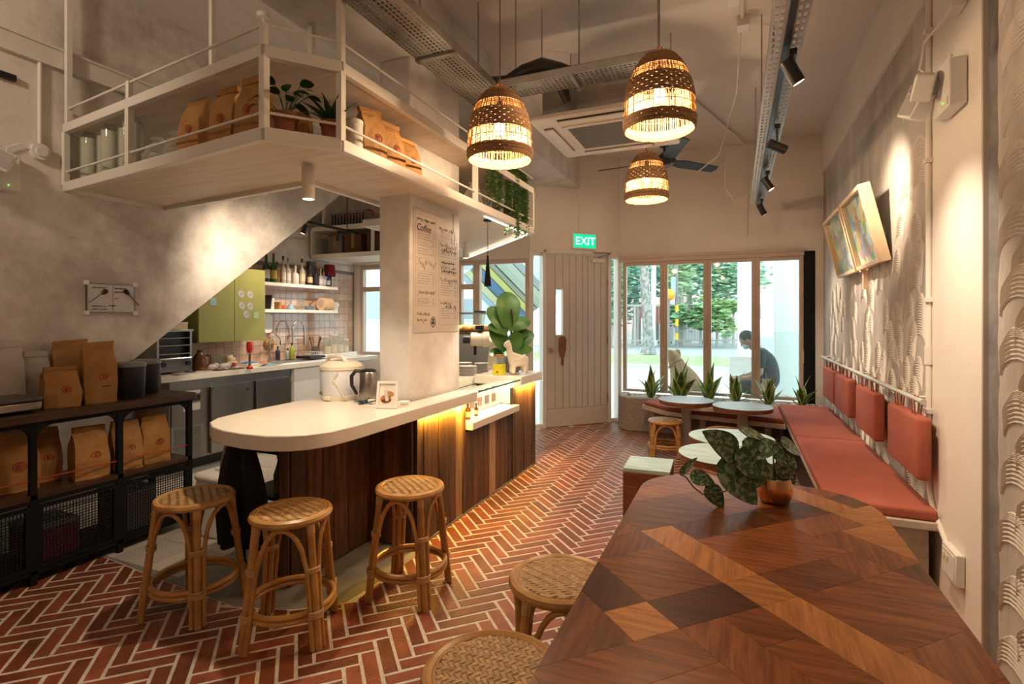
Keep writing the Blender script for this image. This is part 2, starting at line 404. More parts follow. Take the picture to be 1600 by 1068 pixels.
# --- walls
dz = lambda y: 1.12 + .765*(y - 2.334)
yd0, yd1 = 2.334 - 1.12/.765, 2.334 + (CZ-1.12)/.765
MX = Matrix(((0,0,1,0),(1,0,0,0),(0,1,0,0),(0,0,0,1)))      # prism (a,b,h) -> world (x=h, y=a, z=b)
wl = struct(MB().prism([(BACK,0),(yd0,0),(yd1,CZ),(BACK,CZ)], LW-.12, LW, MX).build('wall_left', m_plaster), 'blotchy grey-white plaster wall cut off by a stair diagonal')
struct(MB().prism([(yd0,0),(yd1,CZ),(yd1-.35,CZ),(yd0-.35,0)], KW-.05, LW-.12, MX).build('ceiling_stair', m_white), 'sloping underside of the stairs over the kitchen')
wk = struct(MB().box(KW-.1,KW,.4,FY+.1,0,CZ).build('wall_kitchen', m_plaster), 'kitchen wall behind the sink')
struct(MB().box(LW-.1,RW+.12,BACK-.12,BACK,0,CZ).build('wall_rear', m_white), 'white wall behind the camera')
ceil = struct(MB().box(KW-.1,RW+.12,BACK-.1,WY+.2,CZ,CZ+.1).build('ceiling', m_ceil), 'warm white painted ceiling')
struct(MB().box(-2.42,-1.95,BACK,6.9,3.2,CZ).build('trim_1', m_column, bev=.006), 'ceiling beam running over the counter')
struct(MB().box(LW,LW+.035,BACK,5.0,3.02,3.13).box(LW,LW+.05,BACK,5.0,3.13,3.145).build('trim_2', m_wmetal), 'flat trunking high on the left wall')
cl = struct(MB().box(-2.25,-2.0,2.95,3.63,0,3.2).build('wall_column', m_column, bev=.01), 'square plaster column rising from the counter')
# right wall: concrete core with plaster fields
wr = struct(MB().box(RW+.012,RW+.14,BACK,WY+.1,0,CZ).build('wall_right', m_conc), 'plaster wall with combed fan-shaped trowel marks')
MB().box(RW-.004,RW+.02,3.55,WY,.0,3.21).build('plaster_field', m_trowel, wr)
MB().box(RW-.012,RW+.02,2.87,3.55,.0,3.21).build('smooth_plaster', m_white, wr, bev=.006)
rg = random.Random(3)
edge = [(2.66+rg.uniform(-.012,.012), k*.08) for k in range(41)]
MB().prism([(BACK,0)]+edge+[(BACK,3.2)], RW-.03, RW+.02, MX).build('plaster_field', m_trowel, wr)
MB().box(RW-.03,RW+.02,BACK,WY,3.21,CZ).build('upper_plaster', m_white, wr, bev=.004)
rb = MB()
def fan(b, yc, zt, wd, n, x, tilt=0, step=.0145, r=.0042):
    for k in range(n):
        q = []
        for i in range(9):
            e = min(1, .5+.13*k); a = PI*i/8; yy = -wd/2*e*math.cos(a); zz = wd*e*.26*math.sin(a)
            q.append((x, yc + yy + tilt*k*step, zt - wd*.26 - k*step + zz))
        b.tube(q, r, 4, caps=False)
def in_fan_zone(y, z): return z < 2.3 - .12*abs(y-4)
rr = random.Random(11)
for row in range(10):
    z = .60 + .17*row
    for c in range(13):
        y = 3.70 + .26*c + (.13 if row % 2 else 0) + rr.uniform(-.05,.05)
        if y > 6.95 or rr.random() < (.12 if row < 6 else .30) + .06*max(0, (y-5)): continue
        fan(rb, y, z + rr.uniform(-.05,.05), rr.uniform(.15,.24), rr.randint(10,20), RW-.005, rr.uniform(-.35,.35), .0145, .0050)
for (y,z,n) in ((3.75,2.55,22),(3.9,2.9,10),(4.0,2.35,10)): fan(rb, y, z, .3, n, RW-.005)
for k in range(26):
    y = 2.50 - .13*(k % 2) + rr.uniform(-.02,.02); fan(rb, y, .3+.115*k, .28, 10, RW-.031, rr.uniform(-.2,.2), .0165, .006)
    fan(rb, y-.38, .3+.115*k, .30, 8, RW-.031, rr.uniform(-.2,.2), .0165, .006)
o = rb.build('trowel_ridge', m_ridge, wr, smooth=True); o['kind'] = 'stuff'
# --- shop front: kitchen side wall and its windows
wf = MB(); wf.box(KW-.1,DA[0]+.02,FY,FY+.14,2.24,CZ); wf.box(KW-.1,DA[0]-.1,FY,FY+.14,0,.9); wf.box(KW-.1,KW+.12,FY,FY+.14,.9,2.24)
struct(wf.build('wall_front', m_white), 'wall over the kitchen windows')
c45 = math.cos(R(45))
wd = MB(); wd.box(0,1.414,0,.14,2.36,CZ); struct(wd.build('wall_door', m_white, loc=(DA[0],DA[1],0), rz=R(45)), 'white wall over the entrance door')
ww = MB(); ww.box(DB[0],RW+.05,WY,WY+.15,2.28,CZ); ww.box(DB[0],RW+.05,WY,WY+.15,0,.40); ww.box(.885,RW+.05,WY-.01,WY+.15,0,2.28)
struct(ww.build('wall_window', m_white), 'white wall around the large street window')
struct(MB().box(.765,.885,WY-.02,WY+.12,.40,2.28).build('trim_3', m_black), 'black upright panel beside the street window')
struct(MB().box(DB[0],.765,WY-.05,WY+.02,2.225,2.30).box(DB[0],.765,WY-.08,WY+.02,2.275,2.31).build('trim_4', m_frame, bev=.004), 'ledge along the top of the street window')
def pane(win, x0, x1, z0, z1, y=.04, film=None, gx=None):
    g = MB().box(x0,x1,y-.003,y+.003,z0,z1).build('pane', m_clear, win)
    if film: MB().box(x0,x1,y-.008,y-.006,z0,film).build('frosted_film', m_film, win)
xs = [Yp(u, 500, WY).x for u in (973, 1037, 1105, 1181, 1256)]
for i in range(4):
    w1 = struct(MB().box(xs[i],xs[i]+.05,0,.08,.43,2.225).box(xs[i+1]-.05,xs[i+1],0,.08,.43,2.225).box(xs[i]+.05,xs[i+1]-.05,0,.08,2.18,2.225).box(xs[i]+.05,xs[i+1]-.05,0,.08,.43,.465).build('window_%d' % (i+1), m_frame, loc=(0,WY,0), bev=.006),
        ['tall street window pane nearest the door','street window pane with the dog outside','street window pane third from the door','street window pane beside the black panel'][i])
    pane(w1, xs[i]+.05, xs[i+1]-.05, .465, 2.18, film=1.28)
    MB().box(xs[i+1]-.012,xs[i+1]-.002,-.02,0,.9,1.05).build('window_catch', m_wmetal, w1)
fx = [KW+.12, -4.42, -3.55, Yp(744,450,FY).x, DA[0]]
for i in range(4):
    x0, x1 = fx[i], fx[i+1]; f = MB()
    f.box(x0,x0+.05,0,.08,.9,2.24).box(x1-.05,x1,0,.08,.9,2.24).box(x0+.05,x1-.05,0,.08,2.18,2.24).box(x0+.05,x1-.05,0,.08,.9,.95)
    if i < 3: f.box(x0+.05,x1-.05,0,.08,1.85,1.92)
    w1 = struct(f.build('window_%d' % (i+5), m_frame, loc=(0,FY,0), bev=.006), ['kitchen window by the tiled wall','kitchen window behind the column','kitchen window left of the coffee grinder','large window pane behind the fiddle leaf plant'][i])
    pane(w1, x0+.05, x1-.05, .95, 1.85 if i < 3 else 2.18)
    if i < 3: pane(w1, x0+.05, x1-.05, 1.92, 2.18)
# --- entrance: frame, sidelights, plank door (local x runs along the chamfer)
LD = (DA[0], DA[1], 0)
fr = MB()
for x0, x1 in ((0,.06),(.20,.25),(1.20,1.25),(1.36,1.414)): fr.box(x0,x1,-.02,.1,0,2.36)
fr.box(.06,1.36,-.02,.1,2.32,2.36); fr.box(.06,1.36,.046,.1,0,.02)
struct(fr.build('trim_5', m_wmetal, loc=LD, rz=R(45), bev=.004), 'white frame around the entrance door')
for i, (x0, x1) in enumerate(((.06,.20),(1.25,1.36))):
    w1 = struct(MB().box(x0,x1,.02,.08,0,.05).box(x0,x1,.02,.08,2.28,2.32).build('window_%d' % (i+9), m_wmetal, loc=LD, rz=R(45)), ['narrow glass strip left of the door','narrow glass strip right of the door'][i])
    pane(w1, x0, x1, .05, 2.28, .05)
dr = struct(MB().box(.255,.392,.012,.045,.004,2.315).box(.498,1.195,.012,.045,.004,2.315).box(.392,.498,.012,.045,.004,1.225).box(.392,.498,.012,.045,1.835,2.315).build('door_1', m_door, loc=LD, rz=R(45)), 'pale grey-white vertical plank door with a wooden paddle handle')
MB().box(.256,1.194,-.004,.012,.004,.24).build('bottom_rail', m_door, dr, bev=.003)
ex = [.256,.385,.505,.60,.70,.80,.885,.985,1.09,1.194]
for i in range(9):
    b = MB()
    if i == 1: b.box(ex[i]+.003,ex[i+1]-.003,0,.012,.246,1.22).box(ex[i]+.003,ex[i+1]-.003,0,.012,1.84,2.312)
    else: b.box(ex[i]+.003,ex[i+1]-.003,0,.012,.246,2.312)
    b.build('plank', m_door, dr, bev=.003)
MB().box(.392,.498,.026,.031,1.225,1.835).build('vision_pane', m_clear, dr)
MB().box(.384,.394,-.008,.012,1.215,1.845).box(.496,.506,-.008,.012,1.215,1.845).box(.394,.496,-.008,.012,1.215,1.228).box(.394,.496,-.008,.012,1.832,1.845).build('slot_frame', m_wmetal, dr)
hp = [(-.05,.16),(-.055,.3),(-.035,.34),(.035,.34),(.055,.3),(.05,.16),(.03,.08),(.016,.05),(.014,-.05),(-.014,-.05),(-.016,.05),(-.03,.08)]
MXZ = Matrix(((1,0,0,0),(0,0,-1,0),(0,1,0,0),(0,0,0,1)))
hd = MB().prism(hp, .03, .055, Matrix.Translation((.475,0,.87)) @ MXZ).build('paddle_handle', M('handle_wood',(.20,.075,.025),(.27,.11,.04),rough=.4,scale=9), dr, bev=.006)
MB().cyl((.475,0,1.08),(.475,-.03,1.08),.012).cyl((.475,0,.93),(.475,-.03,.93),.01).build('handle_post', m_chrome, hd)
MB().cyl((.32,0,1.03),(.32,-.025,1.03),.028,n=18).cyl((.32,-.025,1.03),(.32,-.03,1.03),.016).build('lock', m_chrome, dr)
MB().box(.93,1.12,-.05,0,2.215,2.27).build('door_closer', m_wmetal, dr, bev=.006)
MB().tube([(1.02,-.03,2.28),(1.16,-.16,2.335),(.95,-.03,2.345)],.008,6).build('closer_arm', m_steel, dr)
for z in (.35,1.15,1.95): MB().cyl((1.2,-.008,z-.05),(1.2,-.008,z+.05),.009,n=8).build('hinge', m_steel, dr)
# --- tiled kitchen splashback
tm = MB().box(0,.012,-.047,.047,-.047,.047).mesh('tile', m_wtile)
MB().box(KW,KW+.003,3.4,FY,.92,2.15).build('grout_bed', m_grout, wk)
for i in range(30):
    for j in range(12):
        y = 3.45 + .0985*i; z = .97 + .0985*j
        if y > 6.36 or (y < 4.35 and z > 1.3) or (y < 3.9 and z > 1.2): continue
        obj('tile', tm, wk, (KW+.001, y, z))
# ================================================================ hanging shelf over the counter
SH = [(-1.96,1.74),(-1.75,2.0),(-1.78,4.65),(-3.40,6.33),(-5.30,6.33),(-5.30,5.49),(-3.0,5.49),(-3.0,3.72),(-2.35,3.72),(-2.35,2.43),(-3.93,2.59),(-3.93,1.96)]
hs = thing('hanging_shelf', 'white steel framed shelf hanging from the ceiling above the counter', 'shelf', (0,0,2.25))
def loop_inset(P, d):
    return P
MB().prism(SH, .028, .05).build('bottom_board', m_wwood, hs)
MB().prism(SH, .385, .42).build('top_board', m_wwood, hs)
def bar(b, p, q, wd, z0, z1):
    p, q = Vector((*p,0)), Vector((*q,0)); t = (q-p).normalized(); n = Vector((-t.y,t.x,0))*wd/2
    b.prism([(p+n)[:2],(q+n)[:2],(q-n)[:2],(p-n)[:2]], z0, z1)
eb = MB()
n = len(SH)
for i in range(n):
    bar(eb, SH[i], SH[(i+1)%n], .035, 0, .06); bar(eb, SH[i], SH[(i+1)%n], .035, .375, .43)
eb.build('edge_frame', m_wmetal, hs, bev=.003)
def lerp(p, q, t): return (p[0]+(q[0]-p[0])*t, p[1]+(q[1]-p[1])*t)
posts = [SH[0], SH[1], SH[2], SH[-1], lerp(SH[-1],SH[0],.40), lerp(SH[1],SH[2],.545), SH[-2], SH[5], lerp(SH[5],SH[6],.44), lerp(SH[5],SH[6],.85)]
for p in posts: MB().box(p[0]-.016,p[0]+.016,p[1]-.016,p[1]+.016,.05,.385).build('upright', m_wmetal, hs)
for p in (SH[1], lerp(SH[-1],SH[0],.02), (-2.35,2.43), (-3.3,2.5), lerp(SH[5],SH[6],.09)):
    MB().box(p[0]-.015,p[0]+.015,p[1]-.015,p[1]+.015,.43,CZ-2.25).build('hanger_post', m_wmetal, hs)
for p in (SH[0], lerp(SH[-1],SH[0],.40)): MB().box(p[0]-.013,p[0]+.013,p[1]-.013,p[1]+.013,.43,.53).build('rail_post', m_wmetal, hs)
seg = [SH[-1], SH[0], SH[1], SH[2]]
MB().tube([(x,y,.525) for x,y in seg], .007, 8).build('guard_rail', m_wmetal, hs)
MB().tube([(x,y,.13) for x,y in seg], .007, 8).build('guard_rail', m_wmetal, hs)
MB().tube([(x+.0,y,.525) for x,y in (SH[2], lerp(SH[2],SH[3],.8))], .007, 8).build('guard_rail', m_wmetal, hs)
def inset(p, dx, dy): return (p[0]+dx, p[1]+dy)
led = MB(); bar(led, (-1.815,3.7), (-1.83,4.63), .014, -.006, .001); bar(led, (-1.86,4.69), (-3.3,6.18), .014, -.006, .001)
led.build('led_strip', m_led, hs)
light('AREA','led_light',(-1.83,4.15,-.012),5,(1,.9,.72),hs,size=(.02,.95))
# downlights below the shelf
def downlight(loc, label, W, L=.17, aim=None, sp=110):
    t = thing('downlight', label, 'lamp', loc)
    MB().lathe([(.034,0),(.034,-L),(.030,-L),(.028,-L+.02)], 20, open_=True).lathe([(.036,0),(.036,-.006)],20).build('housing', m_wmetal, t, smooth=True)
    MB().cyl((0,0,-L+.012),(0,0,-L+.006),.028,n=18).build('lens', m_spotlens, t)
    light('SPOT','lamp_light',(0,0,-L-.005),W,WARM2,t,.03,sp,.6,(0,0,-2) if aim is None else aim); return t
downlight((-2.12,2.17,2.26), 'white cylinder downlight under the shelf corner over the worktop', W_DOWN*1.2)
q = Zp(728,378,2.26); downlight((q.x,q.y,2.26), 'white cylinder downlight beyond the column over the coffee bar', W_DOWN)
# black cone pendant over the plates
q = Zp(762,344,2.25)
t = thing('cone_pendant', 'slim black cone pendant hanging in front of the window', 'lamp', (q.x,q.y,2.255))
zb = Xp(762,447,q.x).z - 2.255
MB().lathe([(.001,0),(.035,0),(.035,-.014),(.001,-.014)],18).build('canopy', m_black, t, smooth=True)
MB().cyl((0,0,-.01),(0,0,zb+.25),.003,n=6).build('cord', m_black, t)
MB().lathe([(.008,zb+.25),(.011,zb+.2),(.030,zb),(.027,zb),(.004,zb+.19)],18).build('cone_shade', m_black, t, smooth=True)
MB().lathe([(.0,zb+.012),(.024,zb+.010),(.0,zb+.03)],12).build('bulb', m_spotlens, t)
light('SPOT','lamp_light',(0,0,zb-.005),W_DOWN*.7,WARM2,t,.02,100,.6,(0,0,-2))
# ================================================================ counter
WT = .90
WTP = [(-2.64,2.03),(-2.57,1.93),(-2.45,1.855),(-2.32,1.815),(-2.17,1.80),(-2.02,1.81),(-1.93,1.85),(-1.86,1.915),(-1.82,2.0),(-1.80,2.15),(-1.80,2.4),(-1.80,3.55),(-1.97,3.55),(-1.97,2.92),(-2.28,2.92),(-2.28,5.5),(-2.70,5.5),(-2.69,2.6),(-2.68,2.25)]
# worktop leaves room for the column
tag(MB().prism(WTP, WT-.075, WT).build('worktop', m_top, bev=.006), 'long white worktop with a rounded end above the stools', 'worktop')
cb = thing('bar_counter', 'counter clad in upright reclaimed timber planks with amber light strip', 'counter', (-1.85,2.8,0))
B0 = (-1.85,2.8)
def loc(x0,x1,y0,y1,z0,z1): return MB().box(x0-B0[0],x1-B0[0],y0-B0[1],y1-B0[1],z0,z1)
loc(-2.27,-1.872,2.80,2.94,.02,WT-.076).build('carcass', m_bplas, cb)
loc(-1.995,-1.872,2.94,3.46,.02,WT-.076).build('carcass', m_bplas, cb)
loc(-1.99,-1.872,3.64,4.92,.02,.60).build('carcass', m_bplas, cb)
loc(-2.27,-2.222,2.12,2.80,.02,WT-.076).build('carcass', m_bplas, cb)
loc(-2.27,-1.88,4.42,4.92,.60,WT-.061).build('carcass', m_bplas, cb)
rp = random.Random(5); y = 2.81; k = 0
while y < 4.93:
    wdt = min(rp.choice((.085,.10,.115,.13,.075)), 4.94-y)
    top = WT-.077 if (y < 3.44 or y+wdt > 4.40) else .60
    if y < 3.44 < y+wdt: wdt = 3.45-y
    if y < 4.40 < y+wdt and y > 3.5: wdt = 4.40-y if 4.40-y > .03 else wdt
    if wdt < .03: y += wdt; continue
    loc(-1.872,-1.85+rp.uniform(-.004,.004),y+.0015,y+wdt-.0015,.012,top).build('plank', m_plank2 if k in (5,11) else m_plank, cb, bev=.002); y += wdt; k += 1
y = 2.13
while y < 2.79:
    wdt = min(rp.choice((.09,.12,.15)), 2.80-y)
    loc(-2.222,-2.2+rp.uniform(-.003,.003),y+.0015,y+wdt-.0015,.012,WT-.077).build('plank', m_plank, cb, bev=.002); y += wdt
x = -2.2
for wdt in (.12,.11,.10): loc(x+.002,x+wdt-.002,2.78,2.80,.012,WT-.077).build('plank', m_plank, cb, bev=.002); x += wdt
x = -2.27
for wdt in (.07,): loc(x+.002,x+wdt-.002,2.11,2.12,.012,WT-.077).build('plank', m_plank, cb, bev=.002)
loc(-1.868,-1.845,2.80,4.94,0,.012).build('skirting', m_conc, cb)
loc(-1.842,-1.83,2.84,3.46,WT-.083,WT-.0765).build('amber_strip', m_ledy, cb)
light('AREA','amber_light',(0.022,.35,WT-.088),15,AMBER,cb,size=(.012,.6)).rotation_euler = (0, R(42), 0)
# display niche
MB().box(-.36,.055,.66,1.57,.62,.675).build('niche_ledge', m_top, cb, bev=.004)
loc(-2.27,-2.25,3.64,4.42,.675,WT-.075).build('niche_back', m_top, cb)
loc(-1.98,-1.862,4.385,4.40,.675,WT-.062).build('niche_side', m_top, cb)
loc(-2.26,-1.80,3.56,4.40,WT-.012,WT-.002).build('glass_top', m_clear, cb)
loc(-1.802,-1.799,3.56,4.40,WT-.014,WT-.001).build('glass_edge', m_gedge, cb)
loc(-1.995,-1.98,3.66,4.385,.68,WT-.016).build('niche_panel', m_wplas, cb)
light('AREA','niche_light',(-.06,1.2,WT-.02),1.1,(1,.86,.62),cb,size=(.02,.8))
tag(MB().box(-2.27,-1.79,4.40,4.96,WT-.06,WT+.02).build('worktop', m_top, bev=.005), 'short raised white worktop carrying the ceramic llama', 'worktop')
loc(-1.842,-1.83,4.43,4.93,WT-.068,WT-.0615).build('amber_strip', m_ledy, cb)
light('AREA','amber_light',(0.022,1.88,WT-.073),13,AMBER,cb,size=(.012,.5)).rotation_euler = (0, R(42), 0)
rear = MB().box(-2.68,-2.30,2.85,5.48,.0,.82); tag(rear.build('back_counter', m_wplas), 'white cabinet run behind the column', 'counter')
# small bottles and cards in the niche
def bottle(name, label, cat, loc_, h, r, body, cap=None, labelm=None, neck=.35, group=None, capm=None, liquid=None):
    t = thing(name, label, cat, loc_, 0, group); nk = h*(1-neck)
    MB().lathe([(r*.9,0),(r,.006),(r,nk*.86),(r*.85,nk*.97),(r*.36,nk*1.12),(r*.33,h*.94)],16).build('body', body, t, smooth=True)
    MB().lathe([(r*.4,h*.86),(r*.4,h),(r*.3,h+.002)],12).build('cap', capm or m_bplas, t, smooth=True)
    if labelm: MB().lathe([(r*1.015,nk*.22),(r*1.015,nk*.72)],16,open_=True).build('paper_label', labelm, t, smooth=True)
    return t
m_amber = M('amber_glass', (.16,.06,.01), rough=.1, spec=.6)
m_lab = M('cream_label', (.72,.62,.45), rough=.7)
bottle('dropper_bottle', 'taller amber bottle with cream label in the counter niche', 'bottle', (-1.90,3.58,.675), .13, .022, m_amber, labelm=m_lab)
bottle('dropper_bottle', 'shorter amber bottle in the counter niche', 'bottle', (-1.905,3.73,.675), .10, .016, m_amber, labelm=m_lab)
for i in range(4):
    y = 3.80 + .135*i
    t = thing('retail_pouch', ['first','second','third','fourth'][i] + ' small printed pouch from the column on the niche panel', 'pouch', (-1.978,y,.72), 0, 'pouches in the counter niche')
    MB().box(0,.008,-.032,.032,0,.07).build('pouch_body', M('pouch_%d' % i, (.30,.16,.10), ((.55,.3,.2),(.6,.35,.25),(.2,.2,.2),(.3,.25,.1))[i], scale=30, rough=.5), t)
    MB().box(0,.01,-.022,.022,.115,.13).build('clip', m_bplas, t); MB().box(0,.005,-.006,.006,.07,.115).build('tie', m_wplas, t)
# ================================================================ on the worktop
t = thing('rice_cooker', 'cream and white electric rice cooker on the worktop', 'rice cooker', (-2.50,2.86,WT))
MB().lathe([(.105,0),(.125,.012),(.135,.05),(.138,.19),(.136,.20)],32).build('body', M('daylit_white_body',(.74,.77,.84),rough=.3), t, smooth=True)  # bluish tint of daylight put into the body colour
MB().lathe([(.128,0),(.134,.014),(.134,.03),(.128,.034)],32).build('base_ring', m_cream, t, smooth=True)
ld = MB().lathe([(.136,.20),(.143,.206),(.143,.225),(.125,.245),(.08,.262),(.0,.27)],32).build('lid', m_cream, t, smooth=True)
MB().tube([(-.09,-.04,.238),(-.06,-.05,.285),(0,-.055,.296),(.06,-.05,.285),(.09,-.04,.238)],.014,8).build('lid_handle', m_cream, ld, smooth=True)
MB().box(-.025,.025,-.15,-.125,.006,.03).build('latch', m_cream, t, bev=.004)
MB().ball((-.062,-.118,.048),(.022,.01,.012)).build('badge', M('badge_green',(.14,.22,.02),rough=.4), t)
MB().tube([(.08,-.125,.20),(.05,-.142,.15),(.085,-.125,.10),(.10,-.11,.05),(.13,-.10,.02)],.004,6).build('cord', m_cream, t)
t = thing('electric_kettle', 'brushed steel kettle with black handle beside the rice cooker', 'kettle', (-2.335,2.76,WT), R(10))
t.location = (-2.235,2.82,WT)
MB().lathe([(.062,.012),(.064,.02),(.058,.19),(.05,.20)],28).build('body', m_steel, t, smooth=True)
MB().lathe([(.066,0),(.066,.014),(.06,.016)],28).build('base', m_bplas, t, smooth=True)
MB().lathe([(.052,.198),(.05,.21),(.03,.216),(.0,.218)],24).build('lid', m_bplas, t, smooth=True)
MB().tube([(-.045,-.02,.2),(-.075,-.035,.205),(-.1,-.045,.17),(-.098,-.045,.11),(-.07,-.03,.05)],[.012,.013,.013,.012,.01],8).build('handle', m_bplas, t, smooth=True)
q = Zp(604,638,WT)
t = thing('picture_frame', 'small white framed burger picture standing by the column', 'picture frame', q, R(20))
A = Tm((0,0,.002), 0, R(-12))
b = MB(); b.box(-.065,-.05,-.008,.008,0,.165,A).box(.05,.065,-.008,.008,0,.165,A).box(-.05,.05,-.008,.008,0,.015,A).box(-.05,.05,-.008,.008,.15,.165,A); b.build('frame', m_wplas, t)
MB().box(-.05,.05,0,.006,.015,.15,A).build('print', M('print_paper',(.80,.76,.70),rough=.6), t)
for (x,z,rx,rz_,c) in ((-.008,.055,.034,.026,(.42,.17,.05)),(.012,.085,.030,.018,(.50,.25,.08)),(-.005,.045,.03,.012,(.18,.07,.03)),(-.01,.115,.012,.016,(.75,.70,.62)),(.0,.072,.026,.006,(.5,.42,.1))):
    MB().prism([(x+rx*math.cos(k*PI/8), z+rz_*math.sin(k*PI/8)) for k in range(16)], .0005, .0012, A @ MXZ).build('printed_food', M('food_print',c,rough=.6), t)
MB().box(-.01,.01,.01,.014,.0,.12,Tm((0,.012,0),0,R(18))).build('stand', m_wplas, t)
t = thing('sauce_dish', 'small white dish behind the picture frame', 'dish', Zp(626,633,WT)+Vector((0,.04,0)))
MB().lathe([(.02,0),(.035,.02),(.033,.021),(.018,.004)],20).build('bowl', m_wplas, t, smooth=True)
q = Zp(572,631,WT)
t = thing('power_cord', 'tangled white plug and black cord beside the kettle', 'cord', q)
MB().tube([(-.03,-.04,.005),(.0,-.03,.006),(.05,.0,.02),(.075,.01,.03),(.05,.03,.012),(0,.02,.006),(-.04,-.01,.006)],.004,6).build('cable', m_bplas, t, smooth=True)
MB().box(.01,.06,.0,.03,.004,.03).build('plug', m_wplas, t, bev=.005)
b = MB(); nn = 7
V = [(-.05+.1*i/(nn-1), -.03+.06*j/(nn-1), .003+.022*abs(math.sin(i*1.3+j*.9))*(1-abs(i-3)/4)) for i in range(nn) for j in range(nn)]
b.add(V, [(i*nn+j,(i+1)*nn+j,(i+1)*nn+j+1,i*nn+j+1) for i in range(nn-1) for j in range(nn-1)])
tag(b.build('cleaning_cloth', M('blue_cloth',(.20,.42,.58),rough=.9), loc=q+Vector((-.07,.05,.001)), smooth=True), 'crumpled light blue wipe beside the power cord', 'cloth')
# ================================================================ menu poster on the column (x = -2.0 face)
p0, p1 = Xp(645,322,-2.0), Xp(717,342,-2.0); zb = Xp(645,520,-2.0).z
y0, y1, z1 = p0.y, p1.y-.01, p0.z
mp = thing('menu_poster', 'hand lettered paper menu poster on the column', 'poster', (-1.9985, y0, zb))
PW, PH = y1-y0, z1-zb
MB().box(0,.002,0,PW,0,PH).build('sheet', m_paperm, mp)
MT = Matrix(((0,0,1,.0026),(1,0,0,0),(0,1,0,0),(0,0,0,1)))    # text plane -> poster plane (x right = +y)
def ptext(s, x, z, size, m=m_ink, shear=.25, al='LEFT'): text_mesh(s, size, m, mp, MT @ Matrix.Translation((x*PW, z*PH, 0)), 'lettering', al, shear)
ptext('Coffee', .06,.85,.068)
def scribble(parent, x, z, wd, h, seed, face, th=.0010, m=None, slope=0):
    r_ = random.Random(seed); P = []; n_ = max(4, int(wd/h*2.4))
    for i in range(n_*2+1):
        a = i/(n_*2); P.append(face(x + wd*a + r_.uniform(-.15,.15)*h, z + slope*wd*a + (h*.5 if i % 2 else -h*.35)*r_.uniform(.25,1.1) + (-h*.5 if r_.random() < .12 else 0)))
    Q = []
    for i in range(len(P)-1):
        for k in range(3):
            f = k/3; g = f*f*(3-2*f); Q.append([P[i][c] + (P[i+1][c]-P[i][c])*(f if c == 1 else g) for c in range(3)])
    MB().tube(Q, th, 4).build('handwriting', m or m_ink, parent)
pf = lambda x, z: (.0024, x, z)
for k, (x,z,wd_,h_) in enumerate(((.07,.915,.38,.020),(.52,.885,.36,.034),(.56,.745,.38,.05),(.60,.705,.34,.035),(.06,.565,.40,.055),(.56,.60,.34,.020),(.56,.555,.36,.036),(.60,.525,.34,.022),(.56,.445,.40,.045),(.08,.325,.36,.036),(.56,.245,.26,.036),(.66,.215,.28,.034),(.07,.15,.26,.026),(.07,.10,.22,.026))):
    scribble(mp, x*PW, z*PH, wd_*PW, h_, 40+k, pf)
ln = MB(); gl = MB()
def hl(b, x0, x1, z, th=.0022, m=.0021): b.box(m,m+.0004,x0*PW,x1*PW,z*PH-th/2,z*PH+th/2)
for x0,x1,z in ((.04,.46,.95),(.04,.46,.50),(.04,.46,.37),(.04,.46,.22),(.53,.96,.79),(.53,.96,.62),(.53,.96,.50),(.53,.96,.27),(.53,.96,.06),(.04,.3,.605)): hl(ln, x0, x1, z)
for x,za,zb_ in ((.04,.22,.95),(.46,.22,.95),(.53,.06,.8),(.96,.06,.8)): ln.box(.0021,.0025,x*PW-.001,x*PW+.001,za*PH,zb_*PH)
rr = random.Random(2)
for col,(xa,xb),rows in ((0,(.08,.43),[.82,.80,.78,.76,.73,.71,.68,.66,.64,.48,.46,.44,.42,.40,.275,.255,.24]),(1,(.57,.93),[.86,.845,.83,.815,.70,.685,.67,.65,.57,.51,.42,.40,.38,.36,.34,.32,.2,.18,.16,.14,.12])):
    for z in rows:
        x = xa; e = xa + (xb-xa)*rr.uniform(.55,.85)
        while x < e: l = rr.uniform(.03,.09); hl(gl, x, min(x+l,e), z, .006); x += l+.015
        hl(gl, xb-.05, xb, z, .006)
ln.build('ruled_lines', m_inkg, mp); gl.build('small_print', m_inkg, mp)['kind'] = 'stuff'
em = MB(); ce = (.40*PW,.085*PH)
for r0 in (.030,.026): em.tube([(.0024, ce[0]+r0*math.cos(a*PI/12), ce[1]+r0*1.25*math.sin(a*PI/12)) for a in range(24)], .0016, 4, closed=True)
em.ball((.0022,ce[0],ce[1]-.006),(.0008,.016,.014)).ball((.0022,ce[0],ce[1]+.016),(.0008,.011,.011)); em.build('round_emblem', m_ink, mp)
bt = MB(); bx, bz = .86*PW, .86*PH
bt.tube([(.0024,bx,bz+.16),(.0024,bx,bz+.05),(.0024,bx-.012,bz+.02),(.0024,bx-.02,bz-.01),(.0024,bx-.02,bz-.07),(.0024,bx+.02,bz-.07),(.0024,bx+.02,bz-.01),(.0024,bx+.012,bz+.02),(.0024,bx,bz+.05)], .0015, 4); bt.build('bottle_drawing', m_ink, mp)
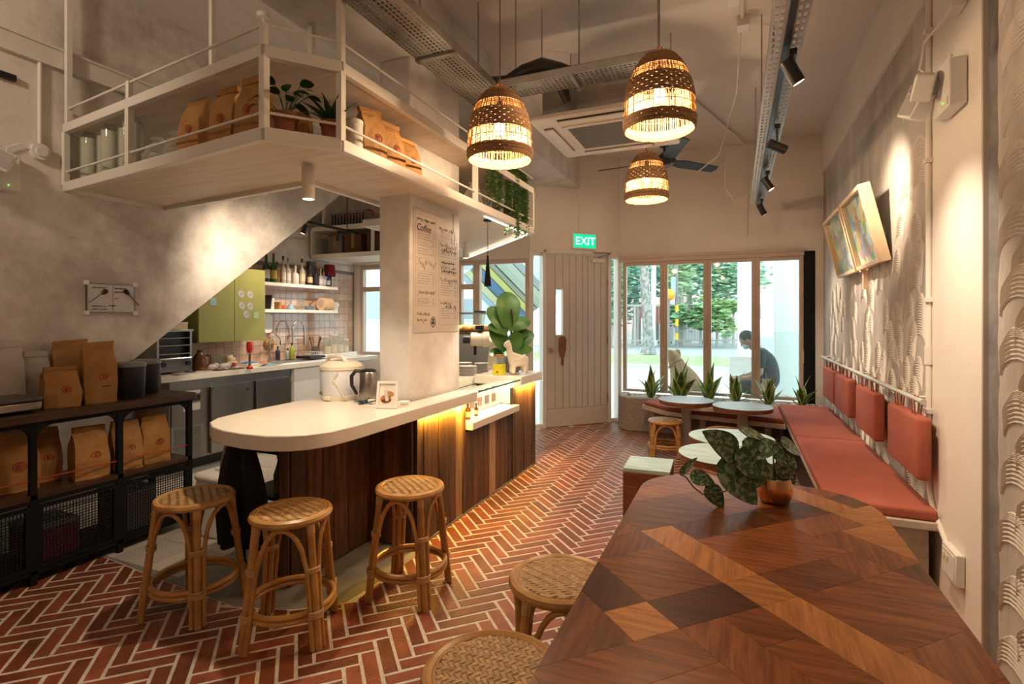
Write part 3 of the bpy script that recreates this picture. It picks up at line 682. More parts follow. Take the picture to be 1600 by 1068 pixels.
# ================================================================ rattan stools
def weave_mesh(rad, step=.0125):
    b = MB(); n = int(rad/step)
    for o in (0, 1):
        for j in range(-n, n+1):
            a = j*step; h = math.sqrt(max(0, rad*rad - a*a)); pts = []
            for i in range(-n-1, n+2):
                x = i*step
                if abs(x) > h: continue
                up = ((i + j) % 4) < 2
                if o: up = not (((j + i) % 4) < 2)
                pts.append((x, .0016 if up else -.0012))
            if len(pts) < 2: continue
            V = []; F = []
            for x, z in pts:
                dm = .006*(1-(x*x+a*a)/rad**2)
                for e in (-.44, .44):
                    p = (x, a+e*step, z+dm); V.append(p if not o else (p[1], p[0], p[2]))
            for i in range(len(pts)-1):
                f = (2*i, 2*i+2, 2*i+3, 2*i+1); F.append(f if not o else f[::-1])
            b.add(V, F)
    return b
def make_stool(label, h, group, loc, rz, sr=.182, br=.225):
    t = thing('rattan_stool', label, 'stool', loc, rz, group)
    ring = lambda rad, z, m=40: [(rad*math.cos(2*PI*k/m), rad*math.sin(2*PI*k/m), z) for k in range(m)]
    MB().tube(ring(sr-.017, h-.022), .0175, 8, closed=True).build('seat_rim', m_rattan, t, smooth=True)
    s_ = MB().tube(ring(sr-.032, h-.012), .006, 6, closed=True).lathe([(sr-.026,h-.022),(0,h-.016)],32,open_=True).build('seat_border', m_rattan, t, smooth=True)
    wm = weave_mesh(sr-.034); wo = wm.build('woven_seat', m_weave, t, loc=(0,0,h-.010)); wo['kind'] = 'stuff'
    zf = h*.24
    def at(ang, z, off=0, out=0):
        r_ = br + (sr-.022-br)*z/(h-.03) + out
        return (r_*math.cos(ang)-off*math.sin(ang), r_*math.sin(ang)+off*math.cos(ang), z)
    for k in range(4):
        a = PI/4 + k*PI/2
        MB().tube([at(a,0), at(a,h*.33), at(a,h*.66), at(a,h-.03)], [.0165,.0168,.0165,.016], 8).build('leg', m_rattan, t, smooth=True)
        a2 = a + PI/2; P = [at(a,.004,.026,-.004), at(a,h*.3,.026,-.004), at(a,h*.6,.028,-.004)]
        e0, e1 = Vector(at(a,h*.6,.028,-.004)), Vector(at(a2,h*.6,-.028,-.004))
        top = h-.045
        for i in range(1, 10):
            f = i/10; m_ = e0.lerp(e1, f); rad = math.hypot(m_.x, m_.y); tgt = br + (sr-.02-br)*.85 - .012
            bow = 1 + (tgt/rad - 1)*math.sin(PI*f)*.9
            P.append((m_.x*bow, m_.y*bow, h*.6 + (top-h*.6)*math.sin(PI*f)**.62))
        P += [tuple(e1), at(a2,h*.3,-.026,-.004), at(a2,.004,-.026,-.004)]
        MB().tube(P, .0105, 7).build('arch', m_rattan, t, smooth=True)
        for z, rr_ in ((h*.60,.031),(zf+.012,.033)):
            c = at(a, z, 0, -.002)
            q = MB()
            for w_ in range(3 if z > zf+.05 else 4):
                q.tube([(c[0]+(rr_*math.cos(g)*-math.sin(a))+(.02*math.sin(g)*math.cos(a)), c[1]+(rr_*math.cos(g)*math.cos(a))+(.02*math.sin(g)*math.sin(a)), c[2]+(w_-1.2)*.0085) for g in [2*PI*i/12 for i in range(12)]], .0045, 5, closed=True)
            q.build('cane_binding', m_bind, t, smooth=True)
        c = at(a, h-.05, 0); MB().tube([at(a,h-.075), at(a,h-.05), at(a,h-.03)], .0185, 8).build('cane_binding', m_bind, t, smooth=True)
    for dz_ in (0, .024): MB().tube(ring(br-.028-(br-sr)*.24, zf+dz_), .0125, 8, closed=True).build('foot_ring', m_rattan, t, smooth=True)
    return t
GS = 'tall rattan stools along the worktop'
s0 = make_stool('rattan stool nearest the black metal shelf', .57, GS, (-2.50,1.80,.0008), R(12))
dup(s0, (-1.90,1.84,.0008), R(30), 'rattan stool under the rounded end of the worktop, middle of three')
dup(s0, (-1.60,2.36,.0008), R(8), 'rattan stool in front of the amber-lit timber planks')
dup(s0, (-.555,1.73,.0008), R(20), 'rattan stool half under the parquet table, farther of two')['group'] = 'rattan stools at the parquet table'
dup(s0, (-.565,1.20,.0008), R(50), 'rattan stool cut by the bottom edge, nearest at the parquet table')['group'] = 'rattan stools at the parquet table'
s1 = make_stool('low rattan stool standing alone near the planter', .375, 'low rattan stools near the window', (-.70,5.80,.0008), R(10), br=.205)
dup(s1, (-.10,5.52,.0008), R(35), 'low rattan stool tucked behind the round mint tables')
# ================================================================ mint-topped block stool
q = (-.555,3.70,.0008)
t = thing('block_stool', 'chunky red-brown wooden stool with weathered mint top', 'stool', q, R(2))
MB().box(-.152,.152,-.17,.17,.425,.45).build('seat_top', m_mint, t, bev=.003)
MB().box(-.152,.152,-.17,.17,.33,.4245).build('apron', m_edge, t, bev=.004)
for s_ in (-1,1): MB().prism([(s_*.152,.33),(s_*.152,0),(s_*.105,0),(s_*.06,.33)], -.17, .17, MXZ).build('leg', m_edge, t, bev=.003)
# ================================================================ lobed tables
def lobe_table(label, c1, c2, r, z, topm, loc_):
    t = thing('lobed_table', label, 'table', loc_)
    for i, c in enumerate((c1, c2)):
        m_ = MB().prism([(c[0]+r*math.cos(k*PI/24), c[1]+r*math.sin(k*PI/24)) for k in range(48)], z-.002-i*.0, z+.004-i*.003).build('round_top', topm, t)
        MB().prism([(c[0]+(r-.002)*math.cos(k*PI/24), c[1]+(r-.002)*math.sin(k*PI/24)) for k in range(48)], z-.04, z-.0022).build('edge_band', m_edge, t)
        MB().box(c[0]-.05,c[0]+.05,c[1]-.02,c[1]+.02,.02,z-.04).build('leg', m_greyw, t, bev=.004)
        MB().box(c[0]-.10,c[0]+.10,c[1]-.10,c[1]+.10,0,.02).build('foot_plate', m_greyw, t, bev=.004)
    MB().box(min(c1[0],c2[0]),max(c1[0],c2[0]),min(c1[1],c2[1])-.03,max(c1[1],c2[1])+.03,z-.075,z-.041).build('bearer', m_greyw, t)
a1, a2 = Zp(1142,683,.60), Zp(1135,709,.60)
lobe_table('mint round tables joined like a cloud, between stools and coral bench', (0,0), (a2.x-a1.x,a2.y-a1.y), .285, .60, m_mint, (a1.x,a1.y,.0008))
a1, a2 = Zp(1072,624.5,.56), Zp(1160,634,.56)
lobe_table('blue-grey round tables joined like a cloud, in front of the planter', (0,0), (a2.x-a1.x,a2.y-a1.y), .285, .56, m_bluet, (a1.x,a1.y,.0008))
# ================================================================ parquet table
TX0, TX1, TY0, TY1, TZ = -.37, .485, .25, 2.50, .75
outl = rrect(TX0, TX1, TY0, TY1, .27, 10)
tb = thing('parquet_table', 'large dining table with a diagonal parquet top of mixed timbers', 'table', (0,0,0))
MB().prism(outl, TZ-.034, TZ-.006).build('table_core', m_edge, tb, bev=.004)
tones = [((.060,.018,.007),(.105,.034,.013)),((.090,.030,.011),(.185,.066,.024)),((.150,.047,.014),(.30,.10,.030)),((.20,.068,.020),(.37,.135,.042)),((.33,.135,.040),(.52,.23,.073))]
tm_ = {}
for i, (c1, c2) in enumerate(tones):
    for dr_ in 'st':
        tm_[i, dr_] = M('parquet_%d%s' % (i, dr_), c1, c2, rough=.32, scale=4.5, stretch=(1.1,13,13) if dr_ == 's' else (13,1.1,13), rotz=R(-45), detail=7, nr=.62, lo=.38, hi=.62, rnd=.14, spec=.2)
known = [(2,3,0,3,4,'t'),(2,3,-1,0,4,'s'),(2,3,-4,-1,4,'t'),(2,3,-5,-4,3,'s'),(2,3,-8,-5,4,'t'),(0,2,-1,0,0,'s'),(-1,0,0,2,0,'t'),(-1,0,-1,0,4,'s'),(-3,-1,-1,1,1,'t'),
  (0,2,0,2,2,'s'),(0,2,2,3,1,'t'),(-1,0,2,3,2,'s'),(2,5,3,5,1,'s'),(3,5,2,3,1,'t'),(5,6,2,3,0,'s'),(3,6,0,2,2,'s'),(6,8,1,2,3,'t'),(6,8,2,3,1,'s'),(8,10,1,2,4,'s'),(6,7,-1,1,2,'t'),(7,9,-1,1,4,'s'),
  (3,5,-1,0,1,'s'),(5,6,-1,0,2,'t'),(3,6,-3,-1,2,'s'),(6,7,-3,-1,1,'t'),(0,1,-4,-1,2,'t'),(-3,0,-2,-1,2,'s'),(1,2,-2,-1,2,'s'),(1,2,-4,-2,2,'s'),(-3,0,-4,-2,2,'s'),(3,5,-4,-3,3,'t'),(0,2,3,5,2,'t'),(5,8,3,4,2,'s'),(3,6,5,6,3,'s'),(8,9,2,5,4,'t')]
occ = set(); pieces = []
for i0,i1,j0,j1,tn,d_ in known:
    cs = {(i,j) for i in range(i0,i1) for j in range(j0,j1)}
    if cs & occ: cs -= occ
    for c in cs: occ.add(c)
    pieces.append((i0,i1,j0,j1,tn,d_))
rq = random.Random(21)
for i in range(-9, 13):
    for j in range(-12, 11):
        if (i,j) in occ: continue
        d_ = rq.choice('st'); n_ = 1
        while n_ < 3 and ((i+n_,j) if d_ == 's' else (i,j+n_)) not in occ: n_ += 1
        i1, j1 = (i+n_, j+1) if d_ == 's' else (i+1, j+n_)
        for a_ in range(i,i1):
            for b_ in range(j,j1): occ.add((a_,b_))
        pieces.append((i,i1,j,j1,rq.choice((1,2,2,2,3,3)),d_))
used = set()
ccw = rrect(TX0+.002, TX1-.002, TY0+.002, TY1-.002, .268, 10)
for i0,i1,j0,j1,tn,d_ in pieces:
    U = .1225; g = .0004
    st = [(.7927+U*i, 1.0826+U*j) for i,j in ((i0,j0),(i1,j0),(i1,j1),(i0,j1))]
    ms = sum(p[0] for p in st)/4; mt = sum(p[1] for p in st)/4
    st = [(a+(g if a < ms else -g), b_+(g if b_ < mt else -g)) for a,b_ in st]
    P = clip_convex([((a-b_)*S2, (a+b_)*S2) for a,b_ in st], ccw)
    if len(P) < 3 or area(P) < 2e-5: continue
    MB().prism(P, TZ-.006, TZ).build('veneer_panel', tm_[tn,d_], tb)
for y_ in (.75, 2.0):
    MB().box(-.2,.32,y_-.04,y_+.04,.03,TZ-.034).build('leg', m_edge, tb, bev=.005)
    MB().box(-.28,.40,y_-.09,y_+.09,0.001,.03).build('foot', m_edge, tb, bev=.005)
# ================================================================ leaves
def leaf_mesh(name, L, Wd, mats, prof, bend=.25, fold=.15, n=9, cols=4, tip=None):
    b = MB(); V = []; F = []; mi = []
    for i in range(n+1):
        f = i/n; wv = Wd*prof(f); x = L*math.sin(bend*1.6*f)/(bend*1.6) if bend else L*f; z = -L*(1-math.cos(bend*1.6*f))/(bend*1.6) if bend else 0
        for k in range(cols+1):
            e = k/cols*2-1; V.append((x, e*wv/2, z + abs(e)*fold*wv/2))
    for i in range(n):
        for k in range(cols):
            F.append((i*(cols+1)+k, (i+1)*(cols+1)+k, (i+1)*(cols+1)+k+1, i*(cols+1)+k+1)); mi.append(1 if (len(mats) > 1 and k in (0, cols-1)) else 0)
    b.add(V, F); b.mi = mi
    return b.mesh(name, mats, True)
heart = lambda f: (math.sin(PI*min(1,f**.62))**.75 if f > 0 else 0) * (1 if f < .9 else 1-(f-.9)*4) + (.25 if f == 0 else 0)
oval = lambda f: max(.03, math.sin(PI*(.06+.94*f))**.7)
fiddle = lambda f: max(.06, (.55+.55*f)*math.sin(PI*min(.985, .08+.92*f))**.5)
strap = lambda f: (.55+.45*math.sin(PI*min(f*1.2,1)))*(1 if f < .6 else max(.03, 1-((f-.6)/.4)**1.8))
def place_leaf(me, parent, loc_, az, el, roll=0, s=1, name='leaf'):
    o = obj(name, me, parent, loc_); o.rotation_euler = (Matrix.Rotation(az,3,'Z') @ Matrix.Rotation(-el,3,'Y') @ Matrix.Rotation(roll,3,'X')).to_euler(); o.scale = (s,s,s); return o
# satin pothos in a copper pot on the table
q = Zp(1210,783,TZ)
t = thing('potted_pothos', 'silver-splashed pothos in a copper pot on the parquet table', 'potted plant', (q.x,q.y,TZ))
MB().lathe([(.032,0),(.052,.006),(.063,.032),(.062,.065),(.056,.095),(.052,.095),(.056,.06),(.054,.03),(0,.02)],32).build('pot', m_copper, t, smooth=True)
MB().lathe([(.0,.075),(.049,.075)],20,open_=True).build('soil', m_soil, t)
hl_ = leaf_mesh('leaf', .105, .074, [m_scin], heart, .22, .12)
# leaf tips given by pixels at the pot's depth: (base u,v) (tip u,v), toward/away lift
dpt = q.length and (-math.sin(YAW)*q.x + math.cos(YAW)*q.y)
lv = [((1153,711),(1105,672),-.03,0),((1149,708),(1214,744),-.06,0),((1123,720),(1193,785),-.08,0),((1162,706),(1222,687),.0,0),((1206,699),(1252,728),-.02,0),((1217,720),(1245,757),-.04,0),((1078,742),(1118,752),-.05,0),((1105,757),(1132,793),-.07,0),((1063,742),(1087,713),-.03,0),((1155,671),(1212,687),.06,0),((1220,691),(1257,705),.03,0),((1188,742),(1180,762),-.05,0),((1190,735),(1228,745),.04,0)]
for (ub,vb),(ut,vt),dd,ln_ in lv:
    b_ = Dp(ub,vb,dpt+dd*.4) - Vector((q.x,q.y,TZ)); e_ = Dp(ut,vt,dpt+dd) - Vector((q.x,q.y,TZ))
    d_ = e_ - b_; L0 = d_.length
    nrm = Vector((math.sin(YAW)*.5+random.uniform(-.3,.3), -math.cos(YAW)*.8, .7+random.uniform(-.2,.2)))
    x_ = d_.normalized(); y_ = nrm.cross(x_).normalized(); z_ = x_.cross(y_)
    o = obj('leaf', hl_, t, b_); o.rotation_euler = Matrix((x_,y_,z_)).transposed().to_euler(); sc = L0/.102; o.scale = (sc, sc*(.45 if (ub, vb) in ((1063,742),(1155,671)) else 1), sc)
    if ub > 1140: MB().tube([(0,0,.075), tuple(Vector((0,0,.11)).lerp(b_,.5)+Vector((0,0,.03))), tuple(b_)], .0028, 6).build('stem', m_stem, t, smooth=True)
vine = [Vector((-.03,-.02,.08))] + [Dp(u_,v_,dpt+d_) - Vector((q.x,q.y,TZ)) for u_,v_,d_ in ((1165,757,-.05),(1130,768,-.06),(1098,772,-.06),(1083,760,-.05),(1072,745,-.04),(1064,741,-.03))]
for p in vine: p.z = max(p.z, .006)
MB().tube(vine, .0028, 6).build('vine', m_stem, t, smooth=True)
# ================================================================ wall bench, cushions
BZ = .44
bn = thing('wall_bench', 'long pale wooden bench along the textured wall', 'bench', (.72,5.0,0))
MB().box(-.26,.245,-1.68,1.84,.36,.40).build('seat_board', m_bwood, bn, bev=.004)
for y_ in (-1.6,-.4,.8,1.75): MB().box(-.2,.2,y_-.03,y_+.03,0,.36).build('support', m_bwood, bn)
MB().box(-.22,-.2,-1.57,1.7,.02,.34).build('kick_panel', m_bplas, bn)
def cushion(name, label, P, z0, z1, group):
    cx = sum(p[0] for p in P)/len(P); cy = sum(p[1] for p in P)/len(P)
    o = MB().prism([(x-cx,y-cy) for x,y in P], 0, z1-z0).build(name, m_coral, loc=(cx,cy,z0)); b_ = o.modifiers.new('bevel','BEVEL'); b_.width = .018; b_.segments = 3
    for p in o.data.polygons: p.use_smooth = True
    try: o.data.set_sharp_from_angle(angle=R(80))
    except Exception: pass
    return tag(o, label, 'cushion', group)
GC = 'coral seat cushions'
cushion('seat_cushion', 'long coral seat cushion at the near end of the wall bench', [(.455,3.34),(.955,3.34),(.955,5.02),(.455,5.02)], .401, .46, GC)
cushion('seat_cushion', 'coral seat cushion at the far end of the wall bench', [(.455,5.03),(.955,5.03),(.955,6.82),(.455,6.82)], .401, .46, GC)
fb = thing('planter_bench', 'pale wooden bench in front of the planter', 'bench', (-.3,6.4,0))
PB = [(-1.06,6.52),(-.75,6.18),(.45,5.86),(.45,6.80),(-1.02,6.80)]
MB().prism([(x+.3,y-6.4) for x,y in PB], .345, .395).build('seat_board', m_bwood, fb, bev=.004)
for x_,y_ in ((-.95,6.6),(-.35,6.25),(.30,6.1)): MB().box(x_+.3-.03,x_+.3+.03,y_-6.4-.03,y_-6.4+.03,0,.345).build('support', m_bwood, fb)
cushion('seat_cushion', 'coral seat cushion under the blue-grey round tables', [(-1.04,6.53),(-.75,6.20),(.44,5.88),(.44,6.78),(-1.0,6.78)], .396, .44, GC)
rl = thing('back_rail', 'pale green metal rail along the textured wall holding the back cushions', 'rail', (.90,5.1,1.01))
MB().cyl((0,-1.72,0),(0,1.86,0),.015,n=12).build('rail_tube', M('pale_green_paint',(.52,.55,.46),rough=.4), rl, smooth=True)
for y_ in (-1.5,-.1,1.2,1.84): MB().cyl((0,y_,0),(.078,y_,0),.008,n=8).cyl((.07,y_,0),(.076,y_,0),.03).build('bracket', m_wmetal, rl)
def back_cushion(label, y0, y1):
    o = thing('back_cushion', label, 'cushion', (.90,(y0+y1)/2,.60), 0, 'coral back cushions hung on the rail'); hw = (y1-y0)/2
    c = MB().box(-.035,.035,-hw,hw,0,.33).build('pad', m_coral, o); b_ = c.modifiers.new('bevel','BEVEL'); b_.width = .022; b_.segments = 3
    for p in c.data.polygons: p.use_smooth = True
    for y_ in (-hw*.55, hw*.55):
        MB().tube([(-.012,y_-.025,.325),(-.018,y_-.025,.40),(0,y_-.025,.432),(.018,y_-.025,.40),(.012,y_-.025,.325)],.004,6).tube([(-.012,y_+.025,.325),(-.018,y_+.025,.40),(0,y_+.025,.432),(.018,y_+.025,.40),(.012,y_+.025,.325)],.004,6).build('strap', M('strap_red',(.30,.07,.04),rough=.8), o)
back_cushion('coral back cushion hung nearest the white conduit', 3.36, 3.95)
back_cushion('coral back cushion hung on the rail, second from the conduit', 4.30, 4.90)
back_cushion('coral back cushion hung on the rail, third from the conduit', 5.22, 5.86)
back_cushion('coral back cushion hung nearest the street window', 5.96, 6.62)
# ================================================================ planter with snake plants
pl = thing('planter', 'pebble-wash planter kerb below the street window', 'planter', (-.25,7.0,0))
cv = [(-1.47,7.38),(-1.45,7.0),(-1.36,6.82),(-1.15,6.83),(-1.15,7.38)]
front = [(-1.47,7.36),(-1.45,7.02),(-1.40,6.90),(-1.30,6.82),(-1.15,6.82),(.95,6.82),(.95,6.92),(-1.15,6.92),(-1.24,6.92),(-1.31,6.96),(-1.35,7.04),(-1.37,7.36)]
MB().prism([(x+.25,y-7.0) for x,y in front], 0, .43).build('kerb', m_terr, pl, bev=.01)
MB().box(-1.12,1.2,-.08,.36,.0,.385).build('soil', m_soil, pl)
pb = MB(); rr = random.Random(9)
for k in range(1500):
    r_ = rr.uniform(.008,.017); pb.ball((rr.uniform(-1.1,1.18), rr.uniform(-.07,.36), .385+rr.uniform(.0,.014)), (r_*rr.uniform(.8,1.3), r_, r_*.7), 6, 4)
o = pb.build('pebbles', m_pebb, pl, smooth=True); o['kind'] = 'stuff'
sl = [leaf_mesh('leaf', .30, .082, [m_snake, m_snakeY], strap, bd, .25, 8, 5) for bd in (.06,.25,.5)]
def snake_plant(label, u_, v_, hgt, seed, n=11):
    y_ = 7.10; p = Yp(u_, v_, y_); rr = random.Random(seed)
    t = thing('snake_plant', label, 'plant', (p.x, y_, .392), 0, 'snake plants in the planter')
    for k in range(n):
        az = k*2.4 + rr.uniform(-.3,.3); f = k/n; el = R(90) - f*R(42) + rr.uniform(-.12,.12); L0 = hgt*(1-.55*f)*rr.uniform(.85,1.1)
        place_leaf(rr.choice(sl), t, (.03*f*math.cos(az), .03*f*math.sin(az), 0), az, el, rr.uniform(-.5,.5), L0/.30)
    return t
for k, (u_, v_, h_, lb) in enumerate(((1017,616,.46,'snake plant in the planter nearest the door'),(1064,614,.55,'tallest snake plant, in front of the dog'),(1108,620,.47,'wide snake plant third from the door'),(1150,622,.40,'slim snake plant fourth from the door'),(1200,626,.42,'low snake plant in front of the seated man'),(1252,630,.38,'snake plant beside the black window panel'))):
    snake_plant(lb, u_, v_, h_, 60+k)
# ================================================================ basket pendants
def basket(label, u_, vrim, d, R_=.19, Hh=.41, first=[None]):
    p = Dp(u_, vrim, d)
    if first[0]:
        t = dup(first[0], p, random.uniform(0,3), label)
        for c in kids(t):
            if c.name.startswith('hanging_cord'): c.scale = (1,1,(CZ-p.z-Hh-.03)/first[1])
        return t
    t = thing('basket_pendant', label, 'lamp', p, 0, 'woven basket pendants'); first[0] = t
    prof = lambda z: R_*(1 if z < .06*Hh else math.sqrt(max(0, 1-((z/Hh-.06)/.97)**2.3))*.98+.02) * (.97+.03*min(1, z/(.1*Hh)))
    rw = random.Random(4)
    def ringpts(z, wob): return [((prof(z)+wob*math.sin(9*g+z*300))*math.cos(g), (prof(z)+wob*math.sin(9*g+z*300))*math.sin(g), z+.0015*math.sin(21*g+z*911)) for g in [2*PI*k/44 for k in range(44)]]
    for z0, z1 in ((0,.13),(.37,.63),(.77,.985)):
        b = MB(); z = z0*Hh
        while z < z1*Hh: b.tube(ringpts(z, .0012), .0052, 5, closed=True); z += .0086
        o = b.build('woven_band', m_wick, t, smooth=True)
    for z0, z1 in ((.12,.38),(.62,.78)):
        b = MB(); n_ = 104
        for k in range(n_):
            g = 2*PI*k/n_ + rw.uniform(-.02,.02); za, zb_ = z0*Hh, z1*Hh; ra, rb_ = prof(za)-.003, prof(zb_)-.003
            b.tube([(ra*math.cos(g),ra*math.sin(g),za),(rb_*math.cos(g+rw.uniform(-.02,.02)),rb_*math.sin(g),zb_)], rw.uniform(.0016,.003), 4)
        zm = (z0+z1)/2*Hh; b.tube(ringpts(zm, .001), .002, 4, closed=True)
        o = b.build('open_stakes', m_stake, t); o['kind'] = 'stuff'
    b = MB()
    for k in range(3):
        g = k*2.1; r_ = prof(.93*Hh); b.tube([(r_*math.cos(g),r_*math.sin(g),.93*Hh),(.03*math.cos(g+.3),.03*math.sin(g+.3),Hh+.02),(.0,.0,Hh+.035)],.004,6)
    b.build('top_loop', m_stake, t)
    MB().lathe([(.018,Hh*.62),(.018,Hh*.80),(.010,Hh*.84)],14).build('lamp_holder', m_bplas, t, smooth=True)
    MB().cyl((0,0,Hh*.84),(0,0,Hh+.03),.004,n=6).build('inner_cord', m_bplas, t)
    b = MB().lathe([(.0,Hh*.36),(.022,Hh*.375),(.031,Hh*.43),(.028,Hh*.49),(.015,Hh*.58),(.014,Hh*.62)],18).build('bulb', m_bulb, t, smooth=True)
    L0 = CZ-p.z-Hh-.03; first[1] = L0
    o = MB().cyl((0,0,0),(0,0,L0),.004,n=6).build('hanging_cord', m_gplas, t, loc=(0,0,Hh+.03))
    light('POINT','lamp_light',(0,0,Hh*.30),W_PEND,WARM,t,.035)
    return t
basket.__defaults__ = (.19,.41,[None,1])
basket('woven basket pendant above the counter edge, left of the air conditioner', 781, 250, 3.06)
basket('largest woven basket pendant, in front of the air conditioner', 1030, 203, 2.84)
basket('smallest woven basket pendant, below the ceiling fan', 1010, 312, 4.66)
# unseen pendant added behind the camera to light the parquet table
basket('added woven basket pendant out of view above the near end of the table', 800, -560, .5)
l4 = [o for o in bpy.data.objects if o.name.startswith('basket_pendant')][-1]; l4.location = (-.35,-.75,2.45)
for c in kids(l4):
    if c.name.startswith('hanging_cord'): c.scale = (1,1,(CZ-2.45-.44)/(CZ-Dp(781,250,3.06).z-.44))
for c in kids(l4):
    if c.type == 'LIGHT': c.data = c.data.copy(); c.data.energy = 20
rs = thing('rear_fill_spotlight', 'added white ceiling spotlight out of view behind the camera, brightening the left wall', 'spotlight', (-2.95,-.7,CZ))  # unseen spotlight, added to brighten the upper left wall
MB().cyl((0,0,-.35),(0,0,0),.008,n=8).lathe([(.045,0),(.04,-.03)],14).build('stem', m_wmetal, rs)
d_ = (Vector((-3.9,2.3,3.0))-Vector((-2.95,-.7,CZ-.37))).normalized(); c = Vector((0,0,-.37))
h_ = MB().tube([tuple(c-d_*.06),tuple(c+d_*.06)],.035,18).build('spot_head', m_wmetal, rs, smooth=True); MB().tube([tuple(c+d_*.0602),tuple(c+d_*.061)],.028,16).build('lens', m_spotlens, h_)
light('SPOT','lamp_light',tuple(c+d_*.07),120,WARM2,rs,.16,72,1.0,tuple(c+d_))
gp = thing('rear_fill_lamp', 'added fill lamp, a bare bulb on a short cord out of view behind the camera', 'lamp', (-1.9,-1.3,CZ))  # unseen fill lamp, added to lift the light from behind the camera
MB().cyl((0,0,-.24),(0,0,0),.005,n=6).lathe([(.04,0),(.035,-.03)],14).build('cord', m_bplas, gp); MB().lathe([(.02,-.24),(.02,-.30),(.012,-.30)],12).build('lamp_holder', m_bplas, gp, smooth=True)
MB().lathe([(.012,-.30),(.03,-.335),(.025,-.365),(0,-.375)],14).build('bulb', m_bulb, gp, smooth=True)
light('POINT','lamp_light',(0,0,-.42),W_BACK,WARM2,gp,.04)
# ================================================================ ceiling air conditioner
ac = thing('ceiling_air_conditioner', 'white square ceiling cassette air conditioner with a mesh grille', 'air conditioner', (-.89,3.95,2.85))
MB().prism(rrect(-.475,.475,-.46,.46,.03,4), .0, .035).build('panel', m_wplas, ac, bev=.006)
MB().box(-.40,.40,-.38,.38,.035,.34).build('casing', m_galv, ac, bev=.004)
MB().box(-.42,.42,-.40,.40,.30,.325).build('casing_flange', m_galv, ac)
MB().box(-.29,.29,-.27,.27,-.010,.0).build('grille_frame', m_wplas, ac, bev=.004)
gr = MB()
for k in range(34): gr.box(-.25,.25,-.235+k*.0142,-.235+k*.0142+.006,-.014,-.0102)
for k in range(24): gr.box(-.25+k*.0214,-.25+k*.0214+.004,-.235,.24,-.0135,-.0106)
g_ = gr.build('grille_mesh', m_gplas, ac); g_['kind'] = 'stuff'
for k, (x_,y_,sx,sy) in enumerate(((0,-.37,.56,.075),(0,.37,.56,.075),(-.385,0,.075,.56),(.385,0,.075,.56))):
    f = MB().box(x_-sx/2,x_+sx/2,y_-sy/2,y_+sy/2,-.006,-.0005).build('air_slot', m_bplas if k == 0 else m_gplas, ac)
    MB().box(x_-sx/2+.008,x_+sx/2-.008,y_-sy/2+.010,y_+sy/2-.014,-.018,-.0065).build('vane', m_wplas, f, bev=.003)
for x_ in (-.41,.41):
    for y_ in (-.36,.36): MB().cyl((x_,y_,.25),(x_,y_,CZ-2.85),.005,n=6).build('threaded_rod', m_galv, ac)
# ================================================================ ceiling fan
fp = Dp(1038,252,5.3)
fn = thing('ceiling_fan', 'dark three-blade ceiling fan behind the smallest basket lamp', 'fan', fp)
MB().lathe([(.0,-.05),(.06,-.05),(.10,-.03),(.115,.0),(.10,.04),(.05,.07),(.02,.09)],28).build('motor', m_bplas, fn, smooth=True)
MB().cyl((0,0,.08),(0,0,CZ-fp.z),.012).build('down_rod', m_bplas, fn); MB().lathe([(.012,.13),(.045,.14),(.04,.24),(.012,.26)],16).build('rod_cover', m_bplas, fn, smooth=True)
MB().lathe([(.02,CZ-fp.z-.07),(.055,CZ-fp.z)],18).build('canopy', m_bplas, fn, smooth=True)
m_blade = M('fan_blade',(.02,.022,.025),rough=.5,spec=.3)
for a in (R(174), R(48), R(-69)):
    T_ = Matrix.Rotation(a,4,'Z') @ Matrix.Rotation(R(-16),4,'X')
    MB().prism([(.10,-.035),(.22,-.065),(.68,-.055),(.70,0),(.68,.055),(.22,.065),(.10,.035)],-.004,.004,T_).build('blade', m_blade, fn)
# ================================================================ cable trays
def tray(label, L, wd, loc_, rz, hgt=.05, rods=()):
    t = thing('cable_tray', label, 'cable tray', loc_, rz)
    b = MB(); pitch = .030; nx = int(L/pitch); rows = max(4, int(wd/.026)); ry = wd/rows
    for i in range(nx):                                   # slotted bottom sheet
        x0 = i*pitch; b.box(x0, x0+.011, 0, wd, 0, .002)
        for j in range(rows): b.box(x0+.011, x0+pitch, j*ry, j*ry+ry*.58, 0, .002)
    o = b.build('slotted_sheet', m_galv, t); o['kind'] = 'stuff'
    for y_ in (0, wd): MB().box(0,nx*pitch,y_-.001,y_+.001,0,hgt).box(0,nx*pitch,y_-.001,y_+(.012 if y_ == 0 else -.012),hgt-.002,hgt).build('side_wall', m_galv, t)
    for x_ in rods:
        MB().cyl((x_,wd*.9,-.02),(x_,wd*.9,CZ-loc_[2]),.006,n=8).cyl((x_,wd*.9,-.03),(x_,wd*.9,-.012),.014,n=6).build('threaded_rod', m_galv, t)
        MB().box(x_-.012,x_+.012,0,wd,-.018,-.002).build('hanger_bar', m_galv, t)
    return t
